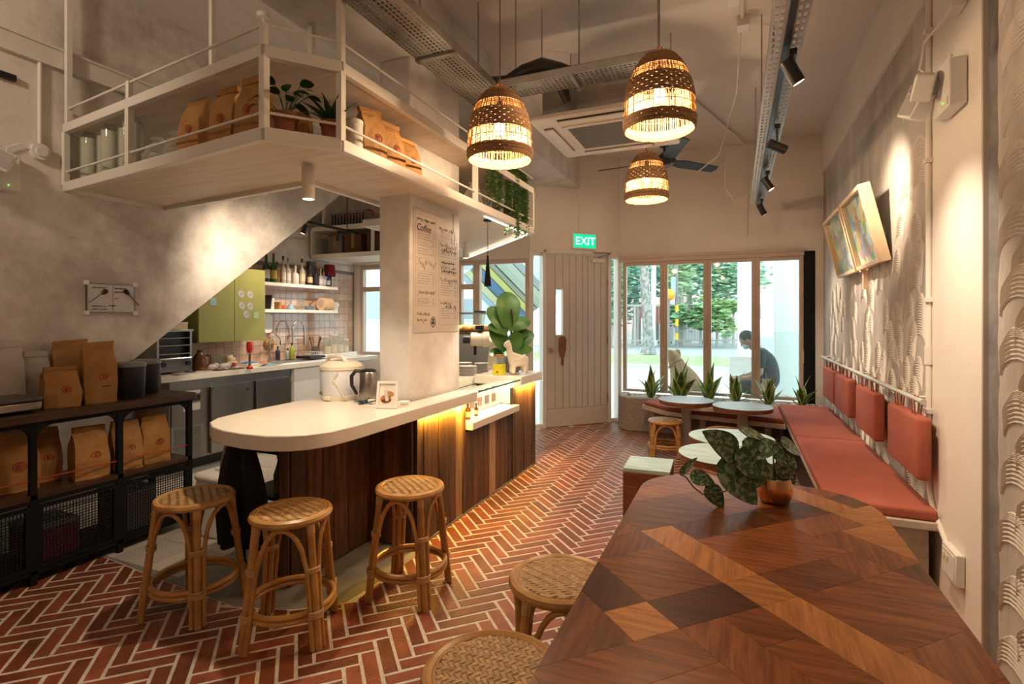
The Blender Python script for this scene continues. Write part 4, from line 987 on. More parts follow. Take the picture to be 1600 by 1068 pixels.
# along y (rotated 90 degrees: local x -> world y, local y -> world -x)
tray('perforated steel cable tray running along the ceiling beam', 4.37, .26, (-1.46,-.95,2.96), R(90), rods=(3.55,4.3))
tray('perforated steel cable tray crossing in front of the air conditioner', 1.02, .20, (-1.45,3.16,2.975), 0, rods=(.05,.5))
ct = MB().tube([(-1.60,-.9,2.995),(-1.60,2.0,2.995),(-1.60,2.9,3.0),(-1.56,3.15,3.02),(-1.42,3.24,3.04),(-1.30,3.26,3.09),(-1.18,3.26,3.11),(-1.06,3.26,3.06),(-.98,3.26,3.03),(-.7,3.26,3.02),(-.5,3.26,3.02)],[.03,.03,.03,.035,.045,.055,.055,.05,.04,.035,.03],10)
tag(ct.build('insulated_pipe', m_bplas, smooth=True), 'thick black insulated pipes lying in the cable trays', 'pipe')
dk = thing('drain_pipe_bundle', 'black pipe bundle dropping into the air conditioner side', 'pipe', (-1.12,3.42,3.0))
MB().tube([(.0,-.06,.10),(.02,-.02,.02),(.05,.05,-.06)],.03,8).build('pipe', m_bplas, dk, smooth=True); MB().tube([(.05,-.06,.10),(.06,-.02,.02),(.06,.05,-.06)],.016,8).build('pipe', m_bplas, dk, smooth=True)
# ================================================================ track with spotlights
TXC, TZC = .215, 2.75
tk = thing('light_track', 'pair of slotted steel channels with a black lighting track', 'light track', (TXC,1.2,TZC))
for x_ in (-.045,.045):
    b = MB(); L = 5.4; n_ = int(L/.06)
    for i in range(n_):
        b.box(x_-.028,x_+.028,i*.06,i*.06+.022,0,.003)
        b.box(x_-.028,x_-.018,i*.06+.022,i*.06+.06,0,.003).box(x_+.018,x_+.028,i*.06+.022,i*.06+.06,0,.003).box(x_-.005,x_+.005,i*.06+.022,i*.06+.06,0,.003)
    for s_ in (-.028,.028): b.box(x_+s_-.0015,x_+s_+.0015,0,L,.003,.04)
    b.build('slotted_channel', M('white_channel',(.62,.60,.56),rough=.4,metal=.3) if x_ < 0 else m_galv, tk)['kind'] = 'stuff'
MB().box(-.014,.014,0,5.3,-.03,-.0005).build('track_bar', m_bplas, tk)
for y_ in (.4,1.75,3.1,4.45): MB().cyl((-.045,y_,.0),(-.045,y_,CZ-TZC-.004),.005,n=6).build('threaded_rod', m_galv, tk)
AIMS = [((.955,3.15,1.35),'black spotlight on the track nearest the camera'),((.955,4.22,2.28),'black spotlight on the track, second from the camera'),((.955,5.1,1.45),'black spotlight on the track, third from the camera'),((.955,6.6,1.2),'black spotlight at the far end of the track, facing the camera')]
for (u_,v_), (aim, lb), W in zip(((1238,112),(1214,229),(1199,287),(1190,327)), AIMS, (1.0,.75,1.1,.7)):
    p = Xp(u_,v_,.245)
    t = thing('track_spotlight', lb, 'spotlight', (p.x,p.y,TZC-.03), 0, 'black track spotlights')
    hd = Vector((0,0,p.z-TZC+.03))
    MB().box(-.016,.016,-.05,.05,-.03,0).cyl((0,0,-.03),(0,0,hd.z+.03),.007,n=8).build('arm', m_bplas, t)
    d_ = (Vector(aim)-Vector(p)).normalized(); b0, b1 = hd-d_*.06, hd+d_*.06
    h_ = MB().tube([b0-d_*.004,b0,b1],[.02,.031,.031],20,caps=True).build('spot_head', m_bplas, t, smooth=True)
    MB().tube([b1+d_*.0005,b1+d_*.001],.025,18).build('lens', m_spotlens, h_)
    light('SPOT','lamp_light',tuple(b1+d_*.01),W_TRACK*W,WARM2,t,.03,66,1.0,tuple(b1+d_))
# ================================================================ pipes, wires and boxes on ceiling and walls
def pipe_thing(name, label, cat, pts, r, mat=m_wmetal, n=8): return tag(MB().tube(pts, r, n).build(name, mat, smooth=True), label, cat)
x_ = .06
pipe_thing('ceiling_conduit', 'pair of white conduits on the ceiling left of the light track, left pipe', 'conduit', [(-.02,.5,3.68),(-.02,3.9,3.68)], .013)
pipe_thing('ceiling_conduit', 'pair of white conduits on the ceiling left of the light track, right pipe', 'conduit', [(.04,.5,3.68),(.04,4.3,3.68)], .013)
tag(MB().box(-.06,.02,3.9,4.0,3.63,CZ).build('junction_box', m_wplas, bev=.005), 'white junction box at the end of the left ceiling conduit', 'junction box'); tag(MB().box(0,.09,4.25,4.36,3.62,CZ).build('junction_box', m_wplas, bev=.005), 'white junction box at the end of the right ceiling conduit', 'junction box')
pipe_thing('wall_conduit', 'white conduit bending down the wall above the street window', 'conduit', [(-.45,5.5,3.68),(.0,7.0,3.68),(.1,7.33,3.66),(.12,7.37,3.60),(.12,7.38,2.75),(.12,7.38,2.5)], .012)
pipe_thing('loose_wire', 'white wire looping from the conduit box to the light track', 'wire', [(.03,4.36,3.64),(.0,4.7,3.3),(-.15,5.2,2.95),(-.35,5.5,2.9)], .005)
pipe_thing('loose_wire', 'white wire looping below the ceiling near the cable tray', 'wire', [(-1.2,2.4,3.69),(-1.15,2.5,3.5),(-1.0,2.62,3.38),(-.8,2.7,3.36),(-.62,2.75,3.45),(-.5,2.7,3.69)], .006)
pipe_thing('loose_wire', 'white wire hanging in a loop beside the fan', 'wire', [(-.1,6.0,3.2),(-.12,6.1,2.85),(-.02,6.2,2.72),(.12,6.3,2.8),(.18,6.2,3.0)], .005)
tag(MB().tube([(.24+.03*math.cos(a*PI/8)*3,2.0+.1*math.sin(a*PI/8)-.0,3.685) for a in range(16)],.006,6,closed=True).build('coiled_wire', m_wmetal, loc=(-.65,.05,0)), 'coil of white cable clipped to the ceiling', 'wire')
# exit sign
dirx, diry = Vector((c45,c45,0)), Vector((-c45,c45,0))
ez = 1.45+(497-376)/821*7.08
sp = Vector((DA[0],DA[1],0)) + dirx*.80
t = thing('exit_sign', 'lit green EXIT sign above the door', 'sign', (sp.x,sp.y,ez), R(45))
MB().box(-.185,.185,-.06,-.001,-.11,.11).build('housing', m_wplas, t, bev=.006)
MB().box(-.165,.17,-.064,-.0605,-.09,.09).build('green_panel', m_exit, t)
text_mesh('EXIT', .15, m_exitw, t, Matrix.Translation((.01,-.066,-.005)) @ Matrix.Rotation(R(90),4,'X'))
pipe_thing('sign_wire', 'thin wire running up from the exit sign to the beam', 'wire', [tuple(sp+dirx*-.07-diry*.03+Vector((0,0,ez+.1))), tuple(sp+dirx*-.06-diry*.03+Vector((0,0,2.95))), tuple(sp+dirx*-.1-diry*.03+Vector((0,0,3.12))), tuple(sp+dirx*-.2-diry*.04+Vector((0,0,3.17)))], .005)
# right wall: conduit, emergency light, socket
cd = thing('wall_conduit', 'white conduit running down the edge of the textured wall to a socket', 'conduit', (.955,3.50,0))
MB().tube([(0,0,3.65),(0,0,.60),(0,-.02,.52),(0,-.08,.44),(0,-.28,.33)],.014,10).build('pipe', m_wmetal, cd, smooth=True)
MB().cyl((0,0,1.20),(0,0,1.30),.019).build('coupling', m_wmetal, cd); 
for z_ in (.95,1.55,2.3,3.0): MB().box(-.02,.02,-.024,.024,z_-.012,z_+.012).build('saddle_clip', m_wmetal, cd)
so = thing('socket_box', 'white surface socket box low on the smooth plaster', 'socket', (.966,3.13,.28))
MB().box(-.035,.0,-.09,.09,-.075,.075).build('box', m_wplas, so, bev=.005)
MB().box(-.039,-.0355,-.075,.075,-.06,.06).build('cover_plate', m_wplas, so, bev=.002)
MB().box(-.044,-.0395,-.01,.02,.01,.04).build('rocker', m_cream, so, bev=.002); MB().box(-.044,-.0395,.035,.06,.01,.04).build('rocker', m_cream, so, bev=.002)
def emergency(label, loc_, rz, W=.20):
    t = thing('emergency_light', label, 'lamp', loc_, rz)       # local -y faces the room
    MB().box(-.11,.11,-.07,0,-.11,.11).build('box', m_wplas, t, bev=.008)
    MB().box(.02,.10,-.073,-.0705,-.10,-.065).build('indicator_strip', m_cream, t); MB().ball((.05,-.075,-.08),.005,8,6).build('green_indicator', emis('indicator_green',(.15,1,.1),1.2), t)
    for s_, dx, tz in ((-1,-.13,-.02),(1,-.02,.035)):
        T_ = Tm((dx,-.13,tz), R(-18*s_), R(-14), R(24))
        h_ = MB().prism(rrect(-.062,.062,-.062,.062,.015,4), -.04, .04, T_ @ MXZ).build('lamp_head', m_wplas, t, bev=.008)
        MB().prism(rrect(-.05,.05,-.05,.05,.012,4), .0405, .043, T_ @ MXZ).build('lens', M('lens_grey',(.5,.47,.46),rough=.15), h_)
    MB().cyl((-.06,-.07,0),(-.07,-.12,0),.015).build('swivel', m_wplas, t); return t
emergency('white twin-head emergency light high on the smooth plaster', (.966,3.12,2.54), R(-90))
jb = thing('conduit_box', 'white wall box with conduit above the emergency light', 'junction box', (.966,3.06,2.93))
MB().box(-.06,0,-.05,.05,-.05,.05).build('box', m_wplas, jb, bev=.006); MB().cyl((-.025,0,.05),(-.025,0,.7),.014).build('pipe', m_wmetal, jb)
MB().tube([(-.03,.04,-.02),(-.09,.22,-.08),(-.1,.25,-.2),(-.07,.16,-.29),(-.05,-.02,-.26)],.006,6).build('flex_cable', m_wplas, jb, smooth=True)
# left wall
emergency('white emergency light at the left edge of the picture', (LW+.002,1.60,2.30), R(90))
p = Xp(60,238,LW)
jb = thing('round_junction_box', 'round white junction box with conduit on the left wall', 'junction box', (LW+.001,p.y,p.z))
MB().cyl((0,0,0),(.035,0,0),.05,n=20).cyl((.035,0,0),(.045,0,0),.03,n=16).build('box', m_wplas, jb, smooth=True); MB().cyl((.015,0,.04),(.015,0,3.02-p.z),.011).build('pipe', m_wmetal, jb, smooth=True)
MB().tube([(.02,-.04,0),(.02,-.10,.02),(.02,-.16,-.02),(.02,-.17,-.10)],.005,6).build('flex_cable', m_wplas, jb, smooth=True)
p = Xp(20,124,-3.7); tag(MB().box(-.014,.014,-1.2,0,-.018,.018).build('black_track_bar', m_bplas, loc=(LW+.015,Xp(22,124,LW).y,Xp(22,124,LW).z)), 'end of a black lighting track on the left wall', 'light track')
# whiteboard
pa, pb_ = Xp(134,441,LW), Xp(210,489,LW)
wb = thing('whiteboard', 'small whiteboard with notes on the left wall', 'whiteboard', (LW+.001,pa.y,pb_.z)); WW, WH = pb_.y-pa.y, pa.z-pb_.z
MB().box(0,.008,0,WW,0,WH).build('board', M('board_white',(.62,.58,.54),rough=.4), wb)
b = MB(); b.box(0,.012,0,WW,WH-.008,WH).box(0,.012,0,WW,0,.008).box(0,.012,0,.007,.008,WH-.008).box(0,.012,WW-.007,WW,.008,WH-.008); b.build('rim', m_steel, wb)
for y_,z_ in ((0,0),(WW,0),(0,WH),(WW,WH)): MB().box(0,.014,y_-.015,y_+.015,z_-.015,z_+.015).build('corner_cap', m_wplas, wb, bev=.003)
MB().box(.008,.0088,WW*.52-.001,WW*.52+.001,.01,WH-.01).build('dividing_line', m_ink, wb)
wf_ = lambda x,z: (.0088,x,z)
for k,(x_,z_,l_,h_) in enumerate(((.03,WH-.03,.09,.012),(.03,.045,.085,.010),(.13,.05,.05,.010),(.03,.025,.09,.010),(WW*.55,WH-.03,.08,.010),(WW*.56,WH-.055,.06,.012),(WW*.55,WH*.5,.025,.008))): scribble(wb, x_, z_, l_, h_, 80+k, wf_, .0009)
for lb,(ua,va),(ub,vb) in (('black brush on the whiteboard, left of two',(140,472),(165,455)),('black brush on the whiteboard, overlapping its right edge',(216,476),(197,455))):
    A_, B_ = Xp(ua,va,LW+.02), Xp(ub,vb,LW+.02); d_ = B_-A_
    t = thing('dusting_brush', lb, 'brush', A_)
    MB().tube([(0,0,0),tuple(d_*.8)],.0035,8).ball((0,0,0),.005,8,6).build('handle', m_gplas, t, smooth=True); MB().tube([tuple(d_*.75),tuple(d_*.88),tuple(d_*1.02),tuple(d_*1.1)],[.005,.013,.016,.010],10).build('head', m_bplas, t, smooth=True)
# ================================================================ two framed pictures leaning out from the wall
m_art = [None,None]
def art_mat(name, seed):
    m, N, L, B = new_mat(name); tc = N.new('ShaderNodeTexCoord'); mp_ = N.new('ShaderNodeMapping'); mp_.inputs['Location'].default_value = (seed,seed*2,0)
    L.new(tc.outputs['Object'], mp_.inputs[0]); vo = N.new('ShaderNodeTexVoronoi'); vo.inputs['Scale'].default_value = 13; L.new(mp_.outputs[0], vo.inputs['Vector'])
    sep = N.new('ShaderNodeSeparateColor'); L.new(vo.outputs['Color'], sep.inputs[0]); cr = N.new('ShaderNodeValToRGB'); cr.color_ramp.interpolation = 'CONSTANT'
    cols = [(.72,.76,.80),(.16,.32,.62),(.80,.42,.10),(.72,.60,.42),(.80,.66,.12),(.62,.28,.42),(.66,.70,.72),(.30,.48,.16),(.20,.5,.62),(.78,.74,.66),(.6,.2,.12)]
    e = cr.color_ramp.elements; e[0].color = (*cols[0],1); e[1].position = 1/len(cols); e[1].color = (*cols[1],1)
    for i, c in enumerate(cols[2:]): q_ = e.new((i+2)/len(cols)); q_.color = (*c,1)
    L.new(sep.outputs[0], cr.inputs[0]); no = N.new('ShaderNodeTexNoise'); no.inputs['Scale'].default_value = 40; mx = N.new('ShaderNodeMix'); mx.data_type = 'RGBA'; mx.inputs[0].default_value = .15
    L.new(tc.outputs['Object'], no.inputs['Vector']); L.new(cr.outputs[0], mx.inputs['A']); L.new(no.outputs['Color'], mx.inputs['B']); L.new(mx.outputs['Result'], B.inputs['Base Color']); B.inputs['Roughness'].default_value = .4
    return m
def art(label, y0, y1, zb_, h, lean, seed):
    t = thing('framed_painting', label, 'painting', (RW-.01, y0, zb_), 0, 'framed paintings on the textured wall')
    t.rotation_euler = (0, -lean, 0); wd_ = y1-y0; dp = .075
    b = MB(); e_ = .028
    MB().box(-dp,-.0,0,e_,0,h).build('frame_side', m_pale, t, bev=.002); MB().box(-dp,-.0,wd_-e_,wd_,0,h).build('frame_side', m_pale, t, bev=.002)
    MB().box(-dp,-.0,e_,wd_-e_,0,e_).build('frame_side', m_pale, t, bev=.002); MB().box(-dp,-.0,e_,wd_-e_,h-e_,h).build('frame_side', m_pale, t, bev=.002)
    MB().box(-.040,-.030,e_,wd_-e_,e_,h-e_).build('canvas', art_mat('painting_%d' % seed, seed), t)
    MB().box(-.060,-.058,e_,wd_-e_,e_,h-e_).build('glazing', m_clear, t)
art('right-hand framed colourful abstract painting, nearer the camera', 4.30, 5.02, 1.85, .56, R(13), 3)
art('left-hand framed colourful abstract painting, nearer the window', 5.08, 5.92, 1.85, .56, R(13), 8)
tag(MB().box(-.03,.0,-.02,.02,-.16,.0).box(-.05,-.03,-.03,.03,-.02,.0).build('painting_ledge', m_pale, loc=(RW-.006,5.05,1.846)), 'small wooden peg under the two paintings', 'bracket')
# ================================================================ black shelf unit on the left wall
SX0, SX1, SY0, SY1 = -3.93, -3.50, .80, 2.50
bs = thing('metal_shelf', 'black steel shelf unit with dark boards and mesh lower doors', 'shelf', (SX1,SY0,0))
D_, LN = SX1-SX0, SY1-SY0
MB().prism(rrect(-D_,.02,-.02,LN+.03,.03,4), .885, .93).build('top_board', m_dkwood, bs, bev=.004)
MB().box(-D_+.02,-.0,.01,LN-.01,.465,.49).build('middle_board', m_dkwood, bs)
MB().box(-D_+.02,-.0,.01,LN-.01,.06,.08).build('bottom_board', m_black, bs)
for y_ in (.015,.80,1.235,LN-.015):
    for x_ in (-.015,-D_+.02):
        if x_ < -.1 and y_ in (1.235,): continue
        MB().box(x_-.015,x_+.015,y_-.015,y_+.015,0,.885).build('post', m_black, bs)
for y0_,y1_ in ((.03,.785),(.815,1.22),(1.25,LN-.03)):
    MB().box(-.028,-.002,y0_,y1_,.862,.885).build('rail', m_black, bs); MB().box(-.028,-.002,y0_,y1_,.44,.465).build('rail', m_black, bs)
    for s_,yy in ((1,y0_),(-1,y1_)): MB().prism([(yy,.862),(yy,.80),(yy+s_*.012,.83),(yy+s_*.035,.853),(yy+s_*.06,.862)], -.026, -.004, MX).build('corner_gusset', m_black, bs)
    MB().cyl((-.012,y0_,.57),(-.012,y1_,.57),.0035,n=6).build('retaining_wire', m_red, bs)
    fr_ = MB(); fr_.box(-.02,0,y0_,y0_+.022,.085,.43).box(-.02,0,y1_-.022,y1_,.085,.43).box(-.02,0,y0_+.022,y1_-.022,.085,.105).box(-.02,0,y0_+.022,y1_-.022,.41,.43)
    dd = fr_.build('mesh_door', m_black, bs)
    me_ = MB(); k = 0; st_ = .016
    for i in range(int((y1_-y0_-.05)/st_)):
        yy = y0_+.026+i*st_; me_.box(-.011,-.009,yy,yy+.0045,.106,.409)
    for i in range(int(.30/st_)):
        zz = .109+i*st_; me_.box(-.0105,-.0085,y0_+.023,y1_-.023,zz,zz+.0045)
    o = me_.build('steel_mesh', m_black, dd); o['kind'] = 'stuff'
# things stored behind the mesh
for k,(y_,w_,h_,c,lb) in enumerate(((1.05,.28,.24,(.10,.085,.07),'dark box stored behind the left mesh door'),(1.75,.22,.20,(.22,.03,.03),'red box stored behind the middle mesh door'),(2.2,.20,.26,(.16,.15,.14),'grey box stored behind the right mesh door'))):
    t = thing('storage_box', lb, 'box', (-3.72,y_,.081)); MB().box(-.13,.13,-w_/2,w_/2,0,h_-.03).build('body', M('storage_%d'%k,c,rough=.7), t, bev=.006); MB().box(-.135,.135,-w_/2-.005,w_/2+.005,h_-.03,h_).build('lid', m_gplas, t, bev=.005)
# ---------------------------------------------------------------- paper bags
def paper_bag(label, w_, d_, h_, loc_, rz, mat=None, group=None, seed=0, style=0, logo=True):
    mat = mat or m_kraft; r_ = random.Random(seed); j = lambda s=.006: r_.uniform(-s,s)
    t = thing('paper_bag', label, 'paper bag', loc_, rz, group)      # front faces local -y
    rows = [(0,1,1),(.06,1.02,1.03),(.34,1.03,1.06),(.62,1.0,.92),(.80,.98,.5),(.90,.97,.16),(.93,.96,.09)]
    V = []; F = []
    for f,a,b_ in rows:
        x, y_ = w_/2*a, d_/2*b_; yo = d_*.10*f
        V += [(-x+j(),-y_+yo+j(),h_*f),(-x*.33+j(),-y_+yo-.006+j(),h_*f+j(.004)),(x*.33+j(),-y_+yo-.006+j(),h_*f+j(.004)),(x+j(),-y_+yo+j(),h_*f),(x-w_*.05*f+j(),yo,h_*f),(x+j(),y_+yo+j(),h_*f),(-x+j(),y_+yo+j(),h_*f),(-x+w_*.05*f+j(),yo,h_*f)]
    n_ = 8
    for i in range(len(rows)-1):
        for k in range(n_): F.append((i*n_+k, i*n_+(k+1)%n_, (i+1)*n_+(k+1)%n_, (i+1)*n_+k))
    F.append(tuple(range(n_))[::-1]); F.append(tuple(range((len(rows)-1)*n_, len(rows)*n_)))
    V = [(x,y,max(z,0) if i >= n_ else 0) for i,(x,y,z) in enumerate(V)]
    b = MB().add(V,F); b.build('bag_body', mat, t, smooth=False)
    yo = d_*.093
    if style == 0:   # rolled top
        MB().box(-w_*.47,w_*.47,yo-.018,yo+.012,h_*.90,h_*1.0, Tm((0,0,0),j(.03))).build('rolled_top', mat, t, bev=.004)
    else:            # open crumpled top
        MB().add([(-w_*.48,yo-.01,h_*.9),(w_*.48,yo-.01,h_*.9),(w_*.50,yo+j(.02),h_*1.05),(-w_*.46,yo+j(.02),h_*1.02),(-w_*.48,yo+.012,h_*.9),(w_*.48,yo+.012,h_*.9),(w_*.49,yo+.03,h_*1.04),(-w_*.45,yo+.03,h_*1.0)],[(0,1,2,3),(5,4,7,6),(1,5,6,2),(4,0,3,7),(3,2,6,7)]).build('loose_top', mat, t)
    if logo:
        cx, cz, rr_ = w_*.08, h_*.45, min(.028, w_*.13); fy = -d_/2*1.06 + d_*.10*.45 - .0075
        e_ = MB(); e_.tube([(cx+rr_*math.cos(a*PI/8), fy, cz+rr_*math.sin(a*PI/8)) for a in range(16)], .0022, 4, closed=True)
        e_.ball((cx,fy,cz-.006),(rr_*.5,.0015,rr_*.42),10,6).ball((cx-.003,fy,cz+rr_*.35),(rr_*.3,.0015,rr_*.3),10,6).tube([(cx-rr_*.1,fy,cz+rr_*.5),(cx+rr_*.45,fy,cz+rr_*.35)],.002,4); e_.build('printed_emblem', m_red, t)
        if style == 2: scribble(t, -w_*.25, h_*.28, w_*.55, .014, seed, lambda x,z: (x,fy,z), .0008, m_ink)
    return t
G1 = 'paper bags on the black shelf top'; G2 = 'paper bags on the middle board of the black shelf'; FR = R(78)
paper_bag('short brown paper bag with rolled top on the black shelf', .165,.11,.235,(-3.66,1.80,.931),FR,group=G1,seed=1)
paper_bag('tall brown paper bag with notes beside the black bin', .165,.11,.36,(-3.64,1.985,.931),FR,group=G1,seed=2,style=2)
paper_bag('brown paper bag standing behind the two front bags', .18,.09,.37,(-3.83,1.935,.931),FR,group=G1,seed=3,style=1,logo=False)
paper_bag('tallest white paper bag against the left wall', .16,.09,.39,(-3.85,1.62,.931),FR,m_wpaper,G1,4,0,False)
paper_bag('smaller white paper bag beside the tallest white one', .12,.07,.32,(-3.85,1.765,.931),FR,m_wpaper,G1,5,0,False)
paper_bag('dim brown paper bag at the left on the middle board', .21,.14,.305,(-3.72,1.60,.491),FR,group=G2,seed=6,style=1)
paper_bag('dim brown paper bag set back behind others on the middle board', .16,.14,.305,(-3.80,1.775,.491),FR,group=G2,seed=12,style=0)
paper_bag('bright brown paper bag left of the middle shelf post', .17,.13,.305,(-3.615,1.925,.491),FR,group=G2,seed=7,style=0)
paper_bag('brown paper bag right of the middle shelf post', .155,.13,.305,(-3.61,2.125,.491),FR,group=G2,seed=8,style=0)
paper_bag('brown paper bag at the right end of the middle board', .155,.13,.305,(-3.61,2.305,.491),FR,group=G2,seed=9,style=0)
paper_bag('half-hidden brown paper bag behind the right-end bag', .15,.09,.35,(-3.77,2.38,.491),FR,group=G2,seed=10,style=1,logo=False)
for lb,p in (('black lidded bin beside the tall brown bag',(-3.66,2.18,.931)),('black lidded bin at the shelf end, partly hidden',(-3.80,2.37,.931))):
    t = thing('black_bin', lb, 'bin', p, 0, 'black bins on the shelf'); MB().lathe([(.078,0),(.085,.01),(.092,.205),(.092,.21)],28).build('body', m_bplas, t, smooth=True); MB().lathe([(.095,.205),(.095,.225),(.085,.232),(0,.234)],28).build('lid', m_gplas, t, smooth=True)
t = thing('flat_scale', 'flat silver countertop scale with dark top on the black shelf', 'scale', (-3.68,1.55,.931))
MB().box(-.15,.13,-.20,.11,.012,.062).build('body', m_steel, t, bev=.008); MB().box(-.155,.135,-.205,.115,.0625,.085).build('platter', M('dark_platter',(.09,.085,.085),rough=.35), t, bev=.008)
for x_ in (-.12,.10):
    for y_ in (-.17,.08): MB().cyl((x_,y_,0),(x_,y_,.012),.012,n=10).build('foot', m_bplas, t)
# ================================================================ goods on the hanging shelf
Z0 = 2.301; G3 = 'paper bags on the hanging shelf'; FA = R(4)
def on_line(t_, back, p=SH[-1], q=SH[0]):
    a = Vector((q[0]-p[0], q[1]-p[1])); n_ = Vector((-a.y, a.x)).normalized(); c = Vector(p)+a*t_+n_*back; return (c.x, c.y, Z0)
for k,(u_,lb) in enumerate(((326,'brown paper bag on the hanging shelf, left of the front three'),(368,'brown paper bag on the hanging shelf, middle of the front three'),(400,'tallest brown paper bag by the hanging shelf corner post'))):
    p = Zp(u_,225,2.3); r_ = ray(u_, 225); 
    t_ = [0.655,.795,.90][k]; paper_bag(lb, .165, .09, (.295,.305,.315)[k], on_line(t_, .085), FA+R(-6), group=G3, seed=20+k, style=1 if k == 0 else 0)
for k,(y_,lb) in enumerate(((2.36,'brown paper bag beside the white canister on the hanging shelf'),(2.53,'middle brown paper bag between white canister and column'),(2.70,'brown paper bag next to the column on the hanging shelf'))):
    paper_bag(lb, .155,.09,(.30,.28,.24)[k],(-1.855,y_,Z0),R(80),group=G3,seed=30+k,style=1 if k == 0 else 0)
paper_bag('brown paper bag behind the potted plants, left', .17,.10,.24,(-2.15,2.10,Z0),R(30),group=G3,seed=34,logo=False)
paper_bag('brown paper bag behind the potted plants, right', .17,.10,.22,(-2.02,2.30,Z0),R(60),group=G3,seed=35,logo=False)
t = thing('white_canister', 'white cylinder canister on the hanging shelf beside the plants', 'canister', (-1.845,2.20,Z0)); MB().lathe([(.05,0),(.05,.155),(.046,.16)],24).build('body', m_wplas, t, smooth=True); MB().lathe([(.052,.158),(.052,.178),(.047,.182),(0,.183)],24).build('lid', m_wmetal, t, smooth=True)
def small_pot(label, loc_, kind, seed):
    t = thing('potted_plant', label, 'potted plant', loc_, 0, 'plants on the hanging shelf'); r_ = random.Random(seed)
    MB().lathe([(.042,0),(.055,.09),(.060,.092),(.060,.11),(.053,.11),(.05,.095)],24).build('pot', m_terra, t, smooth=True); MB().lathe([(0,.098),(.052,.098)],20,open_=True).build('soil', m_soil, t)
    if kind == 0:
        me_ = leaf_mesh('leaf', .07, .06, [m_greenD], oval, .3, .15, 7)
        for k in range(18):
            az = r_.uniform(0,2*PI); el = r_.uniform(.1,1.3); L0 = r_.uniform(.06,.16); b_ = Vector((math.cos(az)*math.cos(el)*L0, math.sin(az)*math.cos(el)*L0, .10+math.sin(el)*L0))
            MB().tube([(0,0,.09),tuple(b_*.6+Vector((0,0,.05))),tuple(b_)],.0022,5).build('stem', m_stem, t); place_leaf(me_, t, b_, az, el-.8, r_.uniform(-.4,.4), r_.uniform(.7,1.05))
    else:
        me_ = leaf_mesh('leaf', .19, .036, [m_greenD], strap, .3, .3, 8)
        for k in range(16): place_leaf(me_, t, (0,0,.09), k*2.4, R(80)-k*.055, 0, r_.uniform(.75,1.05))
    return t
small_pot('round-leaved plant in a terracotta pot at the hanging shelf corner', (-1.955,1.86,Z0), 0, 3)
small_pot('spiky strap-leaved plant in a terracotta pot on the hanging shelf', (-1.83,2.03,Z0), 1, 4)
# sleeves of cups
for k in range(5):
    p = on_line(.055+.068*k, .085+.035*(k%2))
    t = thing('cup_sleeve', ['first','second','third','fourth','fifth'][k]+' plastic-wrapped stack of cups from the left wall', 'cups', p, 0, 'wrapped cup stacks on the hanging shelf')
    b = MB(); z = 0
    for i in range(17): b.lathe([(.040,z),(.046,z+.016),(.0465,z+.0175),(.040,z+.0175)],18,open_=True); z += .0172
    b.build('cup_stack', M('cup_paper',(.62,.60,.52),(.70,.68,.60),rough=.6,scale=5) if k == 0 else bpy.data.materials['cup_paper'], t, smooth=True)
    MB().lathe([(.049,0),(.053,.01),(.051,.30),(.028,.325),(.036,.335)],18,open_=True,wob=lambda g,i: 1+.035*math.sin(5*g+i*2)).build('plastic_sleeve', m_poly, t, smooth=True)
for k,tt in enumerate((.45,.55)):
    t = thing('plastic_bag', ['crumpled clear plastic bag of lids beside the cup stacks','crumpled clear plastic bag of lids beside the brown bags'][k], 'plastic bag', on_line(tt,.10))
    MB().lathe([(.03,0),(.07,.02),(.075,.07),(.05,.12),(.02,.145),(.035,.17)],16,wob=lambda g,i: 1+.18*math.sin(3*g+i*1.7+k)).build('wrap', m_poly2, t, smooth=True)
    for i in range(4): MB().lathe([(.045,.012+i*.018),(.042,.026+i*.018),(.0,.027+i*.018)],14).build('lid', m_wplas, t)
# trailing plants at the far end of the hanging shelf
def trailing(label, loc_, n_, ln_, seed, pot):
    t = thing('trailing_plant', label, 'potted plant', loc_, 0, 'trailing plants on the hanging shelf'); r_ = random.Random(seed)
    MB().lathe([(.045,0),(.06,.09),(.06,.10),(.052,.10)],22).build('pot', pot, t, smooth=True)
    b = MB(); s_ = MB()
    for k in range(n_):
        az = r_.uniform(-1.1,1.1); p = Vector((.03*math.cos(az), .05*math.sin(az), .10)); v_ = Vector((math.cos(az)*.8, math.sin(az)*.9, .5)); pts = []; L0 = ln_*r_.uniform(.35,1)
        for i in range(int(L0/.014)+8):
            pts.append(tuple(p)); p = p + v_.normalized()*.014; v_ = v_*.80 + Vector((r_.uniform(-.12,.12), r_.uniform(-.12,.12), -.42))
            for q_ in range(2):
                c = Vector(pts[-1]) + Vector((r_.uniform(-.014,.014), r_.uniform(-.014,.014), r_.uniform(-.008,.008))); sz = r_.uniform(.008,.015); ax = Matrix.Rotation(r_.uniform(0,6.3),3,'Z') @ Matrix.Rotation(r_.uniform(-1,1),3,'X')
                b.poly([tuple(c+ax@Vector(w_)) for w_ in ((-sz,0,0),(0,-sz*.7,.002),(sz,0,0),(0,sz*.7,.002))])
        s_.tube(pts[::3]+[pts[-1]], .0014, 4)
    o = b.build('trailing_leaves', m_trail, t); o['kind'] = 'stuff'; s_.build('vines', m_stem, t); return t
trailing('trailing vine in a pot on top of the hanging shelf, nearest the column', (-1.86,3.86,2.682), 40, .42, 5, m_conc)
trailing('long trailing vine in the middle on top of the hanging shelf', (-1.86,4.22,2.682), 52, .60, 6, m_terra)
trailing('trailing vine hanging over the far shelf corner', (-1.87,4.46,2.682), 46, .56, 7, m_conc)
